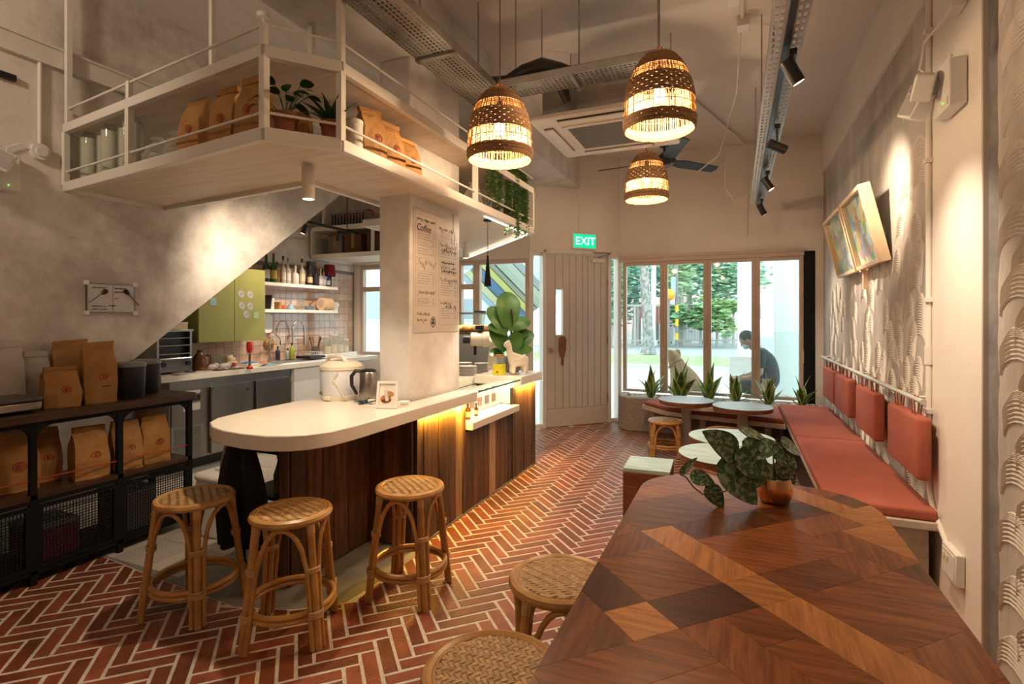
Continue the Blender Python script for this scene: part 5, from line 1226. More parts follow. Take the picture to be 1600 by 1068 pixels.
t = thing('terracotta_pot', 'empty terracotta pot below the trailing vines', 'pot', (-1.86,4.26,Z0)); MB().lathe([(.042,0),(.056,.10),(.061,.102),(.061,.125),(.054,.125),(.04,.01)],22).build('pot_body', m_terra, t, smooth=True); MB().lathe([(.0,.001),(.05,.001),(.055,.012)],20,open_=True).build('saucer', m_terra, t)
t = thing('grey_canister', 'grey stone canister between the trailing vines', 'canister', (-1.85,4.02,Z0)); MB().lathe([(.045,0),(.047,.01),(.047,.13),(.04,.14)],22).build('body', m_conc, t, smooth=True); MB().lathe([(.048,.138),(.048,.15),(.0,.154)],22).build('lid', m_wplas, t, smooth=True)
t = thing('plastic_bag', 'crumpled clear plastic bag below the first trailing vine', 'plastic bag', (-1.86,3.60,Z0)); MB().lathe([(.03,0),(.065,.02),(.07,.09),(.04,.15),(.02,.17),(.035,.19)],16,wob=lambda g,i: 1+.18*math.sin(3*g+i*1.7)).build('wrap', m_poly2, t, smooth=True)
# rear part of the shelf: tubs and baskets
t = thing('storage_basket', 'grey slatted basket of red packets on top of the rear shelf', 'basket', (-4.72,5.68,2.681))
MB().box(-.28,.28,-.16,.16,0,.012).build('base', m_gplas, t)
for k in range(12): MB().box(-.28+k*.05,-.262+k*.05,-.165,-.155,.012,.15).build('slat', m_gplas, t)
MB().box(-.29,.29,-.17,-.15,.15,.175).box(-.29,.29,.15,.17,.15,.175).box(-.29,-.27,-.15,.15,.012,.175).box(.27,.29,-.15,.15,.012,.175).box(-.27,.27,.15,.165,.012,.15).build('rim', m_gplas, t)
for k in range(6): MB().ball((-.22+k*.09,0,.15),(.07,.10,.07),8,6).build('red_packet', M('packet_red',(.35,.02,.02),rough=.5) if k == 0 else bpy.data.materials['packet_red'], t)
for k,(x_,w_,h_,c,lb) in enumerate(((-4.98,.22,.26,(.20,.17,.13),'pale carton in the rear shelf bay by the wall'),(-4.68,.26,.27,(.13,.05,.025),'brown carton in the rear shelf bay'),(-4.36,.18,.28,(.09,.04,.025),'dark carton in the rear shelf bay beside the upright'),(-4.02,.2,.2,(.3,.26,.2),'cream carton in the rear shelf bay behind the column'))):
    t = thing('carton', lb, 'box', (x_,5.70,Z0)); MB().box(-w_/2,w_/2,-.13,.13,0,h_).build('body', M('carton_%d'%k,c,rough=.8), t, bev=.004); MB().box(-.02,.02,-.131,.131,h_*.3,h_+.002).build('tape', m_kraft, t)
# spot over the kitchen
kt = thing('kitchen_track', 'black track with spotlights under the stairs above the sink', 'light track', (-4.45,4.5,2.52))
MB().box(-.015,.015,-.5,.9,0,.03).build('track_bar', m_bplas, kt); MB().cyl((0,-.2,.03),(0,-.2,dz(4.3)-2.52-.002),.006,n=6).cyl((0,.7,.03),(0,.7,dz(5.2)-2.52-.01),.006,n=6).build('rod', m_bplas, kt)
for k,y_ in enumerate((.55,.0,-.42)):
    aim_ = [(-5.2,5.3,1.0),(-5.0,4.2,.95),(-3.95,3.42,2.05)][k]; d_ = (Vector(aim_)-Vector((-4.45,4.5+y_,2.44))).normalized(); c = Vector((0,y_,-.07))
    if k < 2:
        h_ = MB().tube([tuple(c-d_*.055),tuple(c+d_*.055)],.03,18).cyl((0,y_,-.06),(0,y_,0),.006,n=6).build('spot_head', m_bplas, kt, smooth=True); MB().tube([tuple(c+d_*.0552),tuple(c+d_*.056)],.024,16).build('lens', m_spotlens, h_)
        light('SPOT','lamp_light',tuple(c+d_*.065),W_KITCH*(1,.8)[k],WARM2,kt,.03,95,.7,tuple(c+d_))
# wall-washing spot on the stair wall
ws = thing('stair_wall_spotlight', 'white spotlight hung behind the hanging shelf, washing the stair wall', 'spotlight', (-3.22,2.85,CZ))
MB().cyl((0,0,-1.26),(0,0,0),.008,n=8).lathe([(.045,0),(.04,-.03)],14).build('stem', m_wmetal, ws); d_ = (Vector((-3.95,3.42,1.72))-Vector((-3.22,2.85,2.42))).normalized(); c = Vector((0,0,-1.28))
h_ = MB().tube([tuple(c-d_*.06),tuple(c+d_*.06)],.035,18).build('spot_head', m_wmetal, ws, smooth=True); MB().tube([tuple(c+d_*.0602),tuple(c+d_*.061)],.028,16).build('lens', m_spotlens, h_)
light('SPOT','lamp_light',tuple(c+d_*.07),W_DOWN*1.6,WARM2,ws,.03,105,1.0,tuple(c+d_))
# ================================================================ kitchen
kc = tag(MB().box(-5.345,-4.75,3.10,6.2,.865,.92).build('kitchen_worktop', m_top, bev=.004), 'white kitchen worktop carrying the oven and sink', 'worktop')
fg = thing('undercounter_fridge', 'stainless two-door undercounter fridge', 'fridge', (-4.80,3.20,0))
MB().box(-.5,0,0,1.42,.10,.862).build('cabinet', m_steel, fg, bev=.003); MB().box(-.46,-.05,.02,1.40,0,.10).build('plinth', m_bplas, fg)
MB().box(0,.012,.0,1.42,.79,.862).build('top_strip', m_steel, fg)
MB().box(.0,.012,.02,.34,.44,.785).build('control_panel', m_steel, fg); MB().box(.0125,.015,.10,.30,.66,.715).build('display', m_bplas, fg); MB().box(.0155,.017,.16,.19,.675,.70).build('red_digit', emis('digit_red',(1,.05,.1),1), fg); MB().box(.0125,.014,.10,.30,.73,.76).box(.0125,.014,.13,.30,.57,.64).build('sticker', m_wpaper, fg)
lv_ = MB().box(.0,.006,.02,.34,.11,.43).build('vent_panel', m_gplas, fg)
for k in range(13): MB().box(.0062,.012,.05,.31,.125+k*.023,.135+k*.023).build('louvre', m_steel, lv_)
for y0_,y1_ in ((.40,.89),(.93,1.40)):
    d_ = MB().box(.0,.035,y0_,y1_,.115,.775).build('door', m_steel, fg, bev=.005); MB().box(.036,.045,y0_+.01,y1_-.01,.745,.775).build('pull_lip', m_steel, d_)
    MB().cyl((.036,y1_-.08,.70),(.040,y1_-.08,.70),.018,n=16).build('badge', m_chrome, d_)
kb_ = thing('sink_cabinet', 'white cabinet beneath the kitchen sink', 'cabinet', (-4.80,4.66,0)); MB().box(-.5,0,0,1.28,.08,.862).build('body', m_wplas, kb_); MB().box(-.46,-.04,.02,1.26,0,.08).build('plinth', m_gplas, kb_)
for y0_,y1_ in ((.01,.63),(.645,1.27)): d_ = MB().box(.0005,.02,y0_,y1_,.09,.855).build('door', m_wplas, kb_, bev=.003); MB().box(.021,.03,y1_-.12,y1_-.04,.80,.815).build('pull', m_steel, d_)
# olive cupboard
oc = thing('olive_cabinet', 'olive green wall cupboard with round stickers', 'cabinet', (-5.332,3.62,1.20)); MB().box(0,.33,0,.82,0,.80).build('body', m_olive, oc)
for k,(y0_,y1_) in enumerate(((.004,.415),(.42,.816))): MB().box(.3305,.35,y0_,y1_,.003,.797).build('door', m_olive, oc, bev=.002)
for k,(u_,v_) in enumerate(((377,459),(391,460),(378,477),(391,478),(385,491))):
    p = Xp(u_,v_,-4.98); t = thing('round_sticker', ['upper left','upper right','middle left','middle right','bottom'][k]+' round white sticker on the olive cupboard', 'sticker', (-4.9815,p.y,p.z), 0, 'round stickers on the olive cupboard')
    MB().cyl((0,0,0),(.002,0,0),.042,n=20).build('disc', m_wpaper, t); MB().tube([(.0025,.033*math.cos(a*PI/8),.033*math.sin(a*PI/8)) for a in range(16)],.0012,4,closed=True).ball((.002,0,0),(.001,.016,.016),8,6).build('printed_ring', m_inkg, t)
p = Xp(399,492,-4.99); tag(MB().box(0,.003,-.035,.035,-.035,.035).build('green_magnet', M('mint_note',(.42,.55,.28),rough=.6), loc=(-4.9815,p.y,p.z)), 'square green magnet beside the round stickers', 'magnet')
p = Xp(332,471,-4.99); tag(MB().box(0,.003,-.035,.035,-.04,.04).build('blue_note', M('blue_note',(.35,.50,.52),rough=.6), loc=(-4.9815,p.y,p.z)), 'pale blue sticky note on the olive cupboard', 'note')
# open shelves
for k,(z_,lb) in enumerate(((1.87,'white wall shelf carrying the bottles'),(1.545,'white wall shelf below the bottles'))): tag(MB().box(-5.336,-5.14,4.46,5.82,z_-.025,z_+.015).build('wall_shelf', m_top, bev=.003), lb, 'shelf')
bz = 1.886
bspec = [(414,.30,.037,(.02,.04,.02),(.6,.55,.5),(.25,.02,.04),'dark wine bottle with pale label at the cupboard end'),(424,.30,.036,(.03,.12,.02),(.62,.45,.08),(.25,.02,.02),'green bottle with yellow label'),(431,.22,.028,(.30,.14,.03),None,(.1,.05,.02),'short amber bottle third from the cupboard'),(439,.285,.030,(.50,.48,.42),(.66,.62,.56),(.03,.03,.03),'clear bottle with white label and black cap'),(448,.275,.030,(.50,.48,.42),(.66,.62,.56),(.4,.3,.05),'clear bottle with white label and gold cap'),(458,.20,.040,(.62,.58,.54),None,(.62,.58,.54),'stubby white bottle'),(470,.285,.034,(.40,.38,.30),(.55,.5,.35),(.03,.03,.03),'tall clear bottle with round label'),(481,.22,.030,(.03,.02,.02),(.6,.45,.25),(.10,.02,.02),'dark bottle with cream label'),(492,.25,.034,(.02,.02,.03),(.02,.02,.03),(.45,.14,.05),'black bottle with orange neck'),(498,.20,.026,(.45,.40,.36),(.65,.6,.6),(.55,.45,.05),'small pale bottle with yellow cap'),(504,.20,.026,(.30,.28,.4),(.55,.5,.55),(.03,.03,.05),'small lilac bottle'),(510,.17,.022,(.05,.05,.12),(.5,.5,.55),(.03,.03,.03),'smallest dark bottle near the shelf end')]
for k,(u_,h_,r_,c,lc,cc,lb) in enumerate(bspec):
    p = Xp(u_,440,-5.22)
    bottle('liquor_bottle', lb+' on the upper kitchen shelf', 'bottle', (-5.185 if k % 2 else -5.20,p.y,bz), h_*1.18, r_*1.12, M('bottle_%d'%k,c,rough=.12,spec=.6), labelm=M('label_%d'%k,lc,rough=.7) if lc else None, neck=.42, group='bottles on the upper kitchen shelf', capm=M('cap_%d'%k,cc,rough=.4))
for (u_,w_,h_,c,lb) in ((465,.075,.26,(.24,.12,.05),'brown gift box behind the bottles'),(486,.10,.33,(.06,.055,.05),'tall dark grey gift box behind the bottles')):
    p = Xp(u_,440,-5.30); t = thing('gift_box', lb, 'box', (-5.295,p.y,bz)); MB().box(-.035,.035,-w_/2,w_/2,0,h_-.04).build('box', M('giftbox',c,rough=.5), t); MB().box(-.036,.036,-w_/2-.001,w_/2+.001,h_-.038,h_).build('lid', M('giftlid',[v*1.3 for v in c],rough=.4), t)
p = Xp(510,430,-5.24); t = thing('red_cloth', 'dark red cloth hood over a bottle at the shelf end', 'cloth', (-5.24,p.y+.06,bz)); MB().lathe([(.085,.15),(.08,.2),(.07,.30),(.065,.31),(0,.315)],20,open_=True,wob=lambda g,i: 1+(.08*math.sin(6*g) if i < 2 else .02)).build('hood', M('dark_red_cloth',(.20,.005,.012),rough=.9), t, smooth=True); MB().lathe([(.03,0),(.032,.2),(.012,.25),(.012,.305)],14).build('bottle', m_bplas, t, smooth=True)
# lower shelf items
z_ = 1.561
def pk(u_, x_=-5.22): p = Xp(u_,470,x_); return (x_, p.y, z_)
t = thing('black_tray', 'black tray leaning at the left end of the lower kitchen shelf', 'tray', pk(415)); MB().box(-.08,.08,-.006,.006,0,.17,Tm((0,0,0),0,R(-8))).build('panel', m_bplas, t)
t = thing('cup_tower', 'stack of white striped cups on the lower kitchen shelf', 'cups', pk(424)); 
for k in range(4): MB().lathe([(.028,k*.035),(.034,k*.035+.03),(.030,k*.035+.032)],16).build('cup', m_wplas, t, smooth=True)
t = thing('orange_bowl', 'orange bowl on the lower kitchen shelf', 'bowl', pk(440)); MB().lathe([(.035,0),(.055,.02),(.05,.05),(.03,.055),(.0,.05)],20).build('bowl', M('orange_glaze',(.45,.12,.03),rough=.4), t, smooth=True); MB().box(-.03,.06,-.09,-.05,0,.09).build('divider', m_kraft, t)
t = thing('blue_funnel', 'pale blue funnel standing upside down on the lower kitchen shelf', 'funnel', pk(454)); MB().lathe([(.055,0),(.055,.012),(.02,.065),(.010,.075),(.007,.13)],20,open_=True).build('cone', M('blue_plastic',(.28,.45,.55),rough=.4), t, smooth=True); MB().lathe([(.056,0),(.06,.004),(.056,.008)],20,open_=True).build('rim', bpy.data.materials['blue_plastic'], t)
t = thing('measuring_jug', 'clear measuring jug on the lower kitchen shelf', 'jug', pk(469)); MB().lathe([(.036,0),(.042,.12),(.045,.13)],18,open_=True).build('wall', m_poly, t, smooth=True); MB().tube([(-.0,.04,.11),(0,.07,.10),(0,.07,.05),(0,.04,.03)],.005,6).build('handle', m_poly, t)
t = thing('blue_bowl', 'blue bowl of utensils on the lower kitchen shelf', 'bowl', pk(484)); MB().lathe([(.04,0),(.085,.045),(.082,.046),(.04,.006)],22).build('bowl', M('blue_bowl_glaze',(.20,.36,.48),rough=.4), t, smooth=True); MB().tube([(0,-.03,.03),(.02,.04,.12)],.006,6).tube([(0,.03,.03),(-.01,.0,.10)],.005,6).build('utensil', m_steel, t)
for k in range(5):
    p = pk(502+k*3.2); t = thing('standing_plate', ['first','second','third','fourth','fifth'][k]+' wooden plate from the left in the plate row', 'plate', p, 0, 'wooden plates standing on the lower kitchen shelf')
    MB().cyl((0,-.006,.085),(0,.006,.085),.085,n=24).build('plate', m_pale, t); MB().cyl((0,-.008,.085),(0,-.0061,.085),.05,n=20).build('well', m_bwood, t)
t = thing('small_round_clock', 'small round white disc on a stand at the end of the lower kitchen shelf', 'ornament', pk(525)); MB().cyl((0,-.012,.07),(0,.012,.07),.045,n=20).build('face', m_wplas, t); MB().box(-.02,.02,-.015,.015,0,.03).build('stand', m_wplas, t)
# worktop equipment
t = thing('toaster_oven', 'steel toaster oven with racks and dark control strip', 'oven', (-5.08,3.34,.921)); a_ = .17
MB().box(-.17,.16,-a_,a_,.02,.06).build('base', m_gplas, t); MB().box(-.17,.165,-a_,a_,.06,.13).build('control_strip', m_gplas, t, bev=.004)
MB().box(-.17,-.15,-a_,a_,.13,.40).build('back_panel', m_steel, t); MB().box(-.17,.16,-a_,-a_+.02,.13,.40).build('side', m_steel, t); MB().box(-.17,.16,a_-.02,a_,.13,.40).build('side', m_steel, t); MB().box(-.18,.17,-a_-.01,a_+.01,.40,.42).build('top', m_steel, t, bev=.003)
MB().box(-.149,.10,-a_+.021,a_-.021,.131,.399).build('dark_cavity', m_bplas, t)
for z__ in (.19,.27,.34): MB().cyl((.155,-a_+.02,z__),(.155,a_-.02,z__),.005,n=8).build('rack', m_chrome, t); 
MB().cyl((.175,-a_+.02,.145),(.175,a_-.02,.145),.010,n=10).build('door_handle', m_chrome, t)
for y_ in (-.12,.12): MB().cyl((.165,y_,.095),(.19,y_,.095),.022,n=16).build('knob', m_bplas, t)
for x_ in (-.14,.13):
    for y_ in (-.14,.14): MB().cyl((x_,y_,0),(x_,y_,.02),.012,n=8).build('foot', m_bplas, t)
t = thing('carton', 'small cream carton on top of the toaster oven', 'box', (-5.05,3.42,1.342)); MB().box(-.07,.07,-.09,.09,0,.055).build('body', m_pale, t); MB().box(-.072,.072,-.092,.092,.055,.07).build('lid', m_cream, t)
def on_top(u_, v_): p = Zp(u_, v_, .921); return (p.x, p.y, .921)
t = thing('brown_jug', 'dark brown glass jug beside the toaster oven', 'jug', (-4.93,3.60,.921)); MB().lathe([(.06,0),(.07,.02),(.07,.13),(.04,.17),(.025,.19),(.028,.21)],24).build('body', m_amber, t, smooth=True); MB().tube([(.05,.03,.16),(.085,.05,.15),(.09,.05,.09),(.06,.035,.05)],.009,8).build('handle', m_amber, t, smooth=True)
t = thing('plastic_tub', 'clear plastic tub with lid on the kitchen worktop', 'container', (-5.13,3.84,.921), R(3)); MB().box(-.09,.09,-.16,.16,.0,.125).build('tub', m_poly2, t, bev=.01); MB().box(-.095,.095,-.165,.165,.126,.14).build('lid', m_poly2, t, bev=.004)
for k in range(2): tag(MB().ball((0,0,.03),(.055,.06,.03),12,8).ball((.02,.03,.045),(.03,.03,.025),10,7).build('wrapped_bundle', m_wpaper, loc=(-4.955,3.75+.15*k,.921), smooth=True), ['white paper bundle in front of the plastic tub, left','white paper bundle in front of the plastic tub, right'][k], 'paper')
for k,(x_,y_,h_,c,lb) in enumerate(((-5.05,4.03,.13,(.5,.42,.12),'yellow-lidded spice jar'),(-4.98,4.02,.07,(.35,.04,.03),'small red jar'),(-5.10,4.10,.10,(.45,.25,.12),'brown spice jar'))):
    t = thing('spice_jar', lb+' near the immersion blender', 'jar', (x_,y_,.921)); MB().lathe([(.03,0),(.032,h_*.75)],18).build('jar', M('jar_%d'%k,c,rough=.3), t, smooth=True); MB().lathe([(.034,h_*.76),(.034,h_),(0,h_)],18).build('lid', m_cream, t, smooth=True)
t = thing('immersion_blender', 'upright immersion blender with a red handle', 'blender', on_top(390,576)); MB().lathe([(.032,0),(.034,.015),(.022,.03),(.015,.035)],16).build('blade_guard', M('red_plastic',(.55,.02,.02),rough=.35), t, smooth=True); MB().lathe([(.014,.033),(.014,.16),(.02,.17)],14).build('shaft', m_chrome, t, smooth=True); MB().lathe([(.021,.17),(.028,.20),(.03,.25),(.024,.285),(0,.29)],16).build('handle', bpy.data.materials['red_plastic'], t, smooth=True)
def cloth(label, loc_, w_, d_, mat, seed):
    r_ = random.Random(seed); b = MB(); n_ = 8; V = [(-w_/2+w_*i/(n_-1)+r_.uniform(-.006,.006), -d_/2+d_*j/(n_-1)+r_.uniform(-.006,.006), .002+.03*r_.random()*math.sin(PI*i/(n_-1))*math.sin(PI*j/(n_-1))) for i in range(n_) for j in range(n_)]
    b.add(V,[(i*n_+j,(i+1)*n_+j,(i+1)*n_+j+1,i*n_+j+1) for i in range(n_-1) for j in range(n_-1)]); return tag(b.build('cleaning_cloth', mat, loc=loc_, smooth=True), label, 'cloth')
cloth('bright blue cloth on the kitchen worktop behind the blender', (-5.02,4.25,.95), .10, .16, M('bright_blue_cloth',(.02,.25,.60),rough=.9), 1)
tag(MB().box(-.06,.06,-.08,.08,0,.028).build('sponge_dish', m_cream, loc=(-5.02,4.25,.9205), bev=.006), 'cream dish under the bright blue cloth', 'dish')
cloth('light blue cloth at the edge of the kitchen worktop', (-4.83,4.35,.9205), .12, .20, bpy.data.materials['blue_cloth'], 2)
cloth('salmon cloth lying on the light blue cloth', (-4.86,4.33,.9395), .09, .13, M('salmon_cloth',(.60,.25,.18),rough=.9), 3)
for k,(x_,y_,c,lb) in enumerate(((-4.90,3.42,(.55,.5,.45),'white cutting board before the toaster oven'),(-4.87,3.62,(.10,.09,.08),'dark tray of packets on the kitchen worktop'))):
    t = thing('flat_board', lb, 'tray', (-4.82,y_+.22*k,.9212), R(1)); MB().box(-.06,.06,-.15,.15,0,.012).build('board', M('board_%d'%k,c,rough=.5), t, bev=.003)
    if k == 1:
        for q_ in range(4): MB().box(-.05+.02*(q_%2),.0+.02*(q_%2),-.12+q_*.06,-.08+q_*.06,.012,.022).build('packet', (m_kraft,m_wpaper,m_gplas,m_cream)[q_], t)
    else: MB().box(-.055,.055,-.02,.02,.012,.02).build('handle_strip', m_bplas, t)
# sink and taps
sk = thing('kitchen_sink', 'steel sink with draining rack in the kitchen worktop', 'sink', (-5.04,4.95,.921)); MB().box(-.2,.2,-.42,-.40,0,.008).box(-.2,.2,.40,.42,0,.008).box(-.2,-.18,-.4,.4,0,.008).box(.18,.2,-.4,.4,0,.008).build('rim', m_chrome, sk); MB().box(-.18,.18,-.4,.4,0,.002).build('basin', m_gplas, sk)
MB().box(-.12,.12,.12,.38,.02,.05).build('draining_tray', m_bplas, sk)
for k in range(7): MB().tube([(-.1,.14+k*.036,.05),(-.1,.14+k*.036,.10),(.1,.14+k*.036,.10),(.1,.14+k*.036,.05)],.003,5).build('rack_wire', m_chrome, sk)
def tap(label, u_, hgt, span, spring):
    p = Zp(u_,567,.93); t = thing('kitchen_tap', label, 'tap', (-5.20,Xp(u_,565,-5.20).y,.921)); P = [(0,0,0),(0,0,hgt*.7)]+[(0,span/2-span/2*math.cos(a*PI/10),hgt*.7+hgt*.3*math.sin(a*PI/10)) for a in range(1,10)]+[(0,span,hgt*.7),(0,span,hgt*.62)]
    MB().tube(P,.011 if not spring else .009,10).build('spout', m_chrome, t, smooth=True); MB().cyl((0,0,0),(0,0,.05),.02,n=16).build('base', m_chrome, t, smooth=True); MB().cyl((0,0,.06),(.05,0,.075),.006,n=8).build('lever', m_chrome, t)
    if spring:
        MB().cyl((0,span,hgt*.62),(0,span,hgt*.36),.017,n=14).build('spray_head', m_chrome, t, smooth=True); MB().cyl((0,0,hgt*.55),(0,span,hgt*.55),.005,n=8).build('support_arm', m_chrome, t)
        b = MB(); 
        for q_ in P[1:-2]: b.lathe([(.013,-.004),(.015,0),(.013,.004)],8,q_)
        b.build('coil', m_chrome, t)
tap('arched steel tap over the near sink end', 421, .33, .17, False); tap('tall spring-neck tap with hanging spray head', 457, .50, .20, True)
p = Xp(432,520,-5.30); t = thing('wire_strainer', 'round wire strainer hanging on the tiled wall', 'strainer', (-5.325,Xp(421,540,-5.32).y,1.13)); MB().tube([(0,.075*math.cos(a*PI/12),.075*math.sin(a*PI/12)) for a in range(24)],.005,6,closed=True).build('ring', m_chrome, t); MB().lathe([(.073,0),(.05,.03),(0,.045)],18,T=Matrix.Rotation(R(90),4,'Y'),open_=True).build('mesh_bowl', m_kraft, t); MB().cyl((0,0,.075),(0,.01,.2),.005,n=6).build('handle', m_chrome, t)
t = thing('hanging_board', 'white rounded cutting board hanging beside the cupboard', 'cutting board', (-5.31,Xp(418,500,-5.31).y,1.27)); MB().prism(rrect(-.07,.07,0,.24,.06,6),-.008,.008,Matrix(((0,0,1,0),(1,0,0,0),(0,1,0,0),(0,0,0,1)))).build('board', m_wplas, t); MB().tube([(0,.0,.24),(0,0,.27),(0,.012,.28),(0,.02,.26)],.004,6).build('hook', m_chrome, t)
for k,(u_,h_,c,lb) in enumerate(((434,.17,(.03,.03,.05),'dark soap bottle by the sink'),(440,.14,(.4,.45,.5),'clear pump bottle by the sink'),(437,.21,(.35,.4,.05),'lime green bottle by the sink'))):
    y_ = Xp(u_,565,-5.27).y; bottle('soap_bottle', lb, 'bottle', (-5.27+.05*k,y_+.05*k,.93), h_, .028, M('soap_%d'%k,c,rough=.3), neck=.3)
t = thing('utensil_holder', 'steel pot full of cooking utensils beside the sink', 'utensils', (-5.22,5.47,.97)); MB().lathe([(.05,0),(.055,.10),(.052,.101),(.048,.01)],20).build('pot', m_steel, t, smooth=True); r_ = random.Random(8)
for k in range(8): a = r_.uniform(0,6.28); MB().tube([(.02*math.cos(a),.02*math.sin(a),.02),(.07*math.cos(a),.07*math.sin(a),.19+r_.uniform(0,.05))],.005,6).ball((.07*math.cos(a),.07*math.sin(a),.21),(.012,.012,.025),8,6).build('utensil', (m_dkwood,m_kraft,m_steel,m_terra)[k%4], t)
tag(MB().box(-.12,.18,-.34,.35,0,.049).build('tray_stand', m_wplas, loc=(-5.22,5.75,.9205), bev=.004), 'low white stand at the far end of the kitchen worktop', 'stand')
for k,(y_,r_,h_,lm,lb) in enumerate(((5.58,.05,.20,m_poly2,'clear canister next to the utensils'),(5.70,.055,.24,m_cream,'clear canister with a yellow lid'),(5.83,.05,.22,m_poly2,'clear canister nearest the kitchen window'),(5.95,.04,.17,m_cream,'short clear canister with pale lid'))):
    t = thing('storage_canister', lb, 'canister', (-5.12,y_,.97 if y_ < 6 else .921)); MB().lathe([(r_,0),(r_,h_)],20,open_=True).build('wall', m_poly, t, smooth=True); MB().lathe([(r_*1.05,h_),(r_*1.05,h_+.018),(0,h_+.02)],20).build('lid', lm, t, smooth=True); MB().lathe([(0,.003),(r_*.95,.003),(r_*.95,h_*.5),(0,h_*.52)],16).build('contents', m_cream, t)
# behind the counter end: white bin, apron, cart
t = thing('white_bin', 'white plastic waste bin with lid on the kitchen floor', 'bin', (-3.22,2.55,.0034)); MB().prism(rrect(-.13,.13,-.16,.16,.05,5),0,.36).build('body', m_wplas, t, bev=.02); MB().prism(rrect(-.135,.135,-.165,.165,.05,5),.361,.41).build('lid', m_wplas, t, bev=.02); MB().box(-.06,.06,-.05,.05,.41,.425).build('lid_grip', m_wplas, t, bev=.006)
ca = thing('utility_cart', 'black metal cart under the rounded worktop end', 'cart', (-2.50,2.38,.0034)); 
for x_ in (-.15,.15):
    for y_ in (-.18,.18): MB().box(x_-.012,x_+.012,y_-.012,y_+.012,.05,.72).build('post', m_black, ca); MB().cyl((x_,y_-.01,.025),(x_,y_+.01,.025),.025,n=12).build('wheel', m_bplas, ca)
for z__ in (.12,.42,.68): MB().box(-.16,.16,-.19,.19,z__,z__+.02).build('tray', m_black, ca)
t = thing('spray_bottle', 'green and yellow spray bottle on the black cart', 'bottle', (-2.44,2.28,.7037+.0)); t.location.z = .4437; MB().lathe([(.035,0),(.038,.10),(.02,.16),(.014,.19)],16).build('body', M('green_liquid',(.12,.25,.02),(.35,.32,.03),rough=.2,scale=9), t, smooth=True); MB().box(-.02,.03,-.012,.012,.19,.215).build('trigger_head', m_wplas, t, bev=.004)
def hanging_cloth(label, name, x0, y0, wd_, top, bot, mat, seed, ang):
    n_, m_ = 12, 12; r_ = random.Random(seed); V = []
    for j in range(m_+1):
        f = j/m_; z = top+(bot-top)*f
        for i in range(n_+1):
            g = i/n_*2-1; s_ = wd_*(.35+.65*math.sin(min(1,f*1.3)*PI/2)*(1-.35*max(0,f-.6))); off = .03*math.sin(g*7+seed)*(.4+f); q_ = Vector((g*s_/2, off, 0)); q_.rotate(Matrix.Rotation(ang,3,'Z')); V.append((q_.x, q_.y, z-top))
    b = MB().add(V,[(j*(n_+1)+i,j*(n_+1)+i+1,(j+1)*(n_+1)+i+1,(j+1)*(n_+1)+i) for j in range(m_) for i in range(n_)])
    o = b.build(name, mat, loc=(x0,y0,top), smooth=True); sd = o.modifiers.new('thick','SOLIDIFY'); sd.thickness = .006; return o
p = Zp(374,705,.74)
tag(hanging_cloth('','hanging_towel',-2.60,2.11,.20,.82,.46,M('grey_towel',(.34,.32,.32),rough=.95),1,R(20)), 'grey towel hanging under the rounded worktop end', 'towel')
tag(hanging_cloth('','hanging_apron',-2.50,2.06,.30,.82,.20,M('navy_apron',(.012,.013,.02),rough=.95),2,R(25)), 'dark apron hanging under the rounded worktop end', 'apron')
t = thing('step_bin', 'steel-topped bin between the fridge and the worktop', 'bin', (-3.35,3.55,.0034)); MB().box(-.17,.17,-.2,.2,0,.60).build('body', m_gplas, t, bev=.02); MB().box(-.175,.175,-.205,.205,.601,.64).build('lid', m_steel, t, bev=.015)
# ================================================================ coffee bar end
def stack(label, loc_, n_, r_):
    t = thing('plate_stack', label, 'plates', loc_)
    for k in range(n_): MB().lathe([(r_*.55,k*.011),(r_*.62,k*.011),(r_,k*.011+.009),(r_*.98,k*.011+.0108),(0,k*.011+.006)],24).build('plate', m_wplas, t, smooth=True)
WTZ = .901
stack('stack of white plates at the back of the coffee bar', (-2.56,4.74,WTZ), 9, .085); stack('stack of white plates in front, on the coffee bar', (-2.40,4.52,WTZ), 8, .09); stack('stack of cream plates right of the white ones', (-2.37,4.76,WTZ), 9, .075)
for o in [o for o in bpy.data.objects if o.name.startswith('plate_stack')]: pass
g_ = thing('coffee_grinder', 'cream horizontal coffee grinder with a dark bean funnel', 'grinder', (-2.49,5.18,WTZ), R(-67))
MB().prism(rrect(-.09,.09,-.10,.10,.03,4),0,.03).build('base', m_cream, g_, bev=.005); MB().prism([(-.05,.03),(.06,.03),(.035,.26),(-.02,.26)],-.06,.06,Matrix(((0,0,1,0),(1,0,0,.03),(0,1,0,0),(0,0,0,1)))).build('neck', m_cream, g_, bev=.006)
bd = MB().lathe([(.0,-.20),(.06,-.20),(.075,-.19),(.075,-.07),(.085,-.06),(.085,.15),(.07,.175),(0,.18)],28,T=Tm((0,0,.32)) @ Matrix.Rotation(R(-90),4,'X')).build('motor_body', m_cream, g_, smooth=True)
MB().prism([(.0,.06),(.03,.01),(-.03,.01)],.0855,.0865,Matrix(((0,0,1,0),(1,0,0,.06),(0,1,0,.30),(0,0,0,1)))).build('triangle_badge', m_ink, bd)
MB().lathe([(.022,.38),(.028,.41),(.05,.43),(.05,.47),(.046,.47)],18,(0,-.10,0)).build('funnel', m_bplas, g_, smooth=True); MB().cyl((0,-.20,.32),(0,-.28,.32),.045,n=18).build('dial', m_bplas, g_, smooth=True); MB().cyl((0,-.15,.26),(0,-.15,.15),.018,n=10).build('chute', m_bplas, g_)
MB().lathe([(.05,.47),(.065,.60),(.066,.61)],20,(0,-.10,0),open_=True).build('clear_hopper', m_poly, g_, smooth=True); MB().lathe([(.069,.61),(.069,.63),(0,.632)],20,(0,-.10,0)).build('hopper_lid', m_bplas, g_, smooth=True)
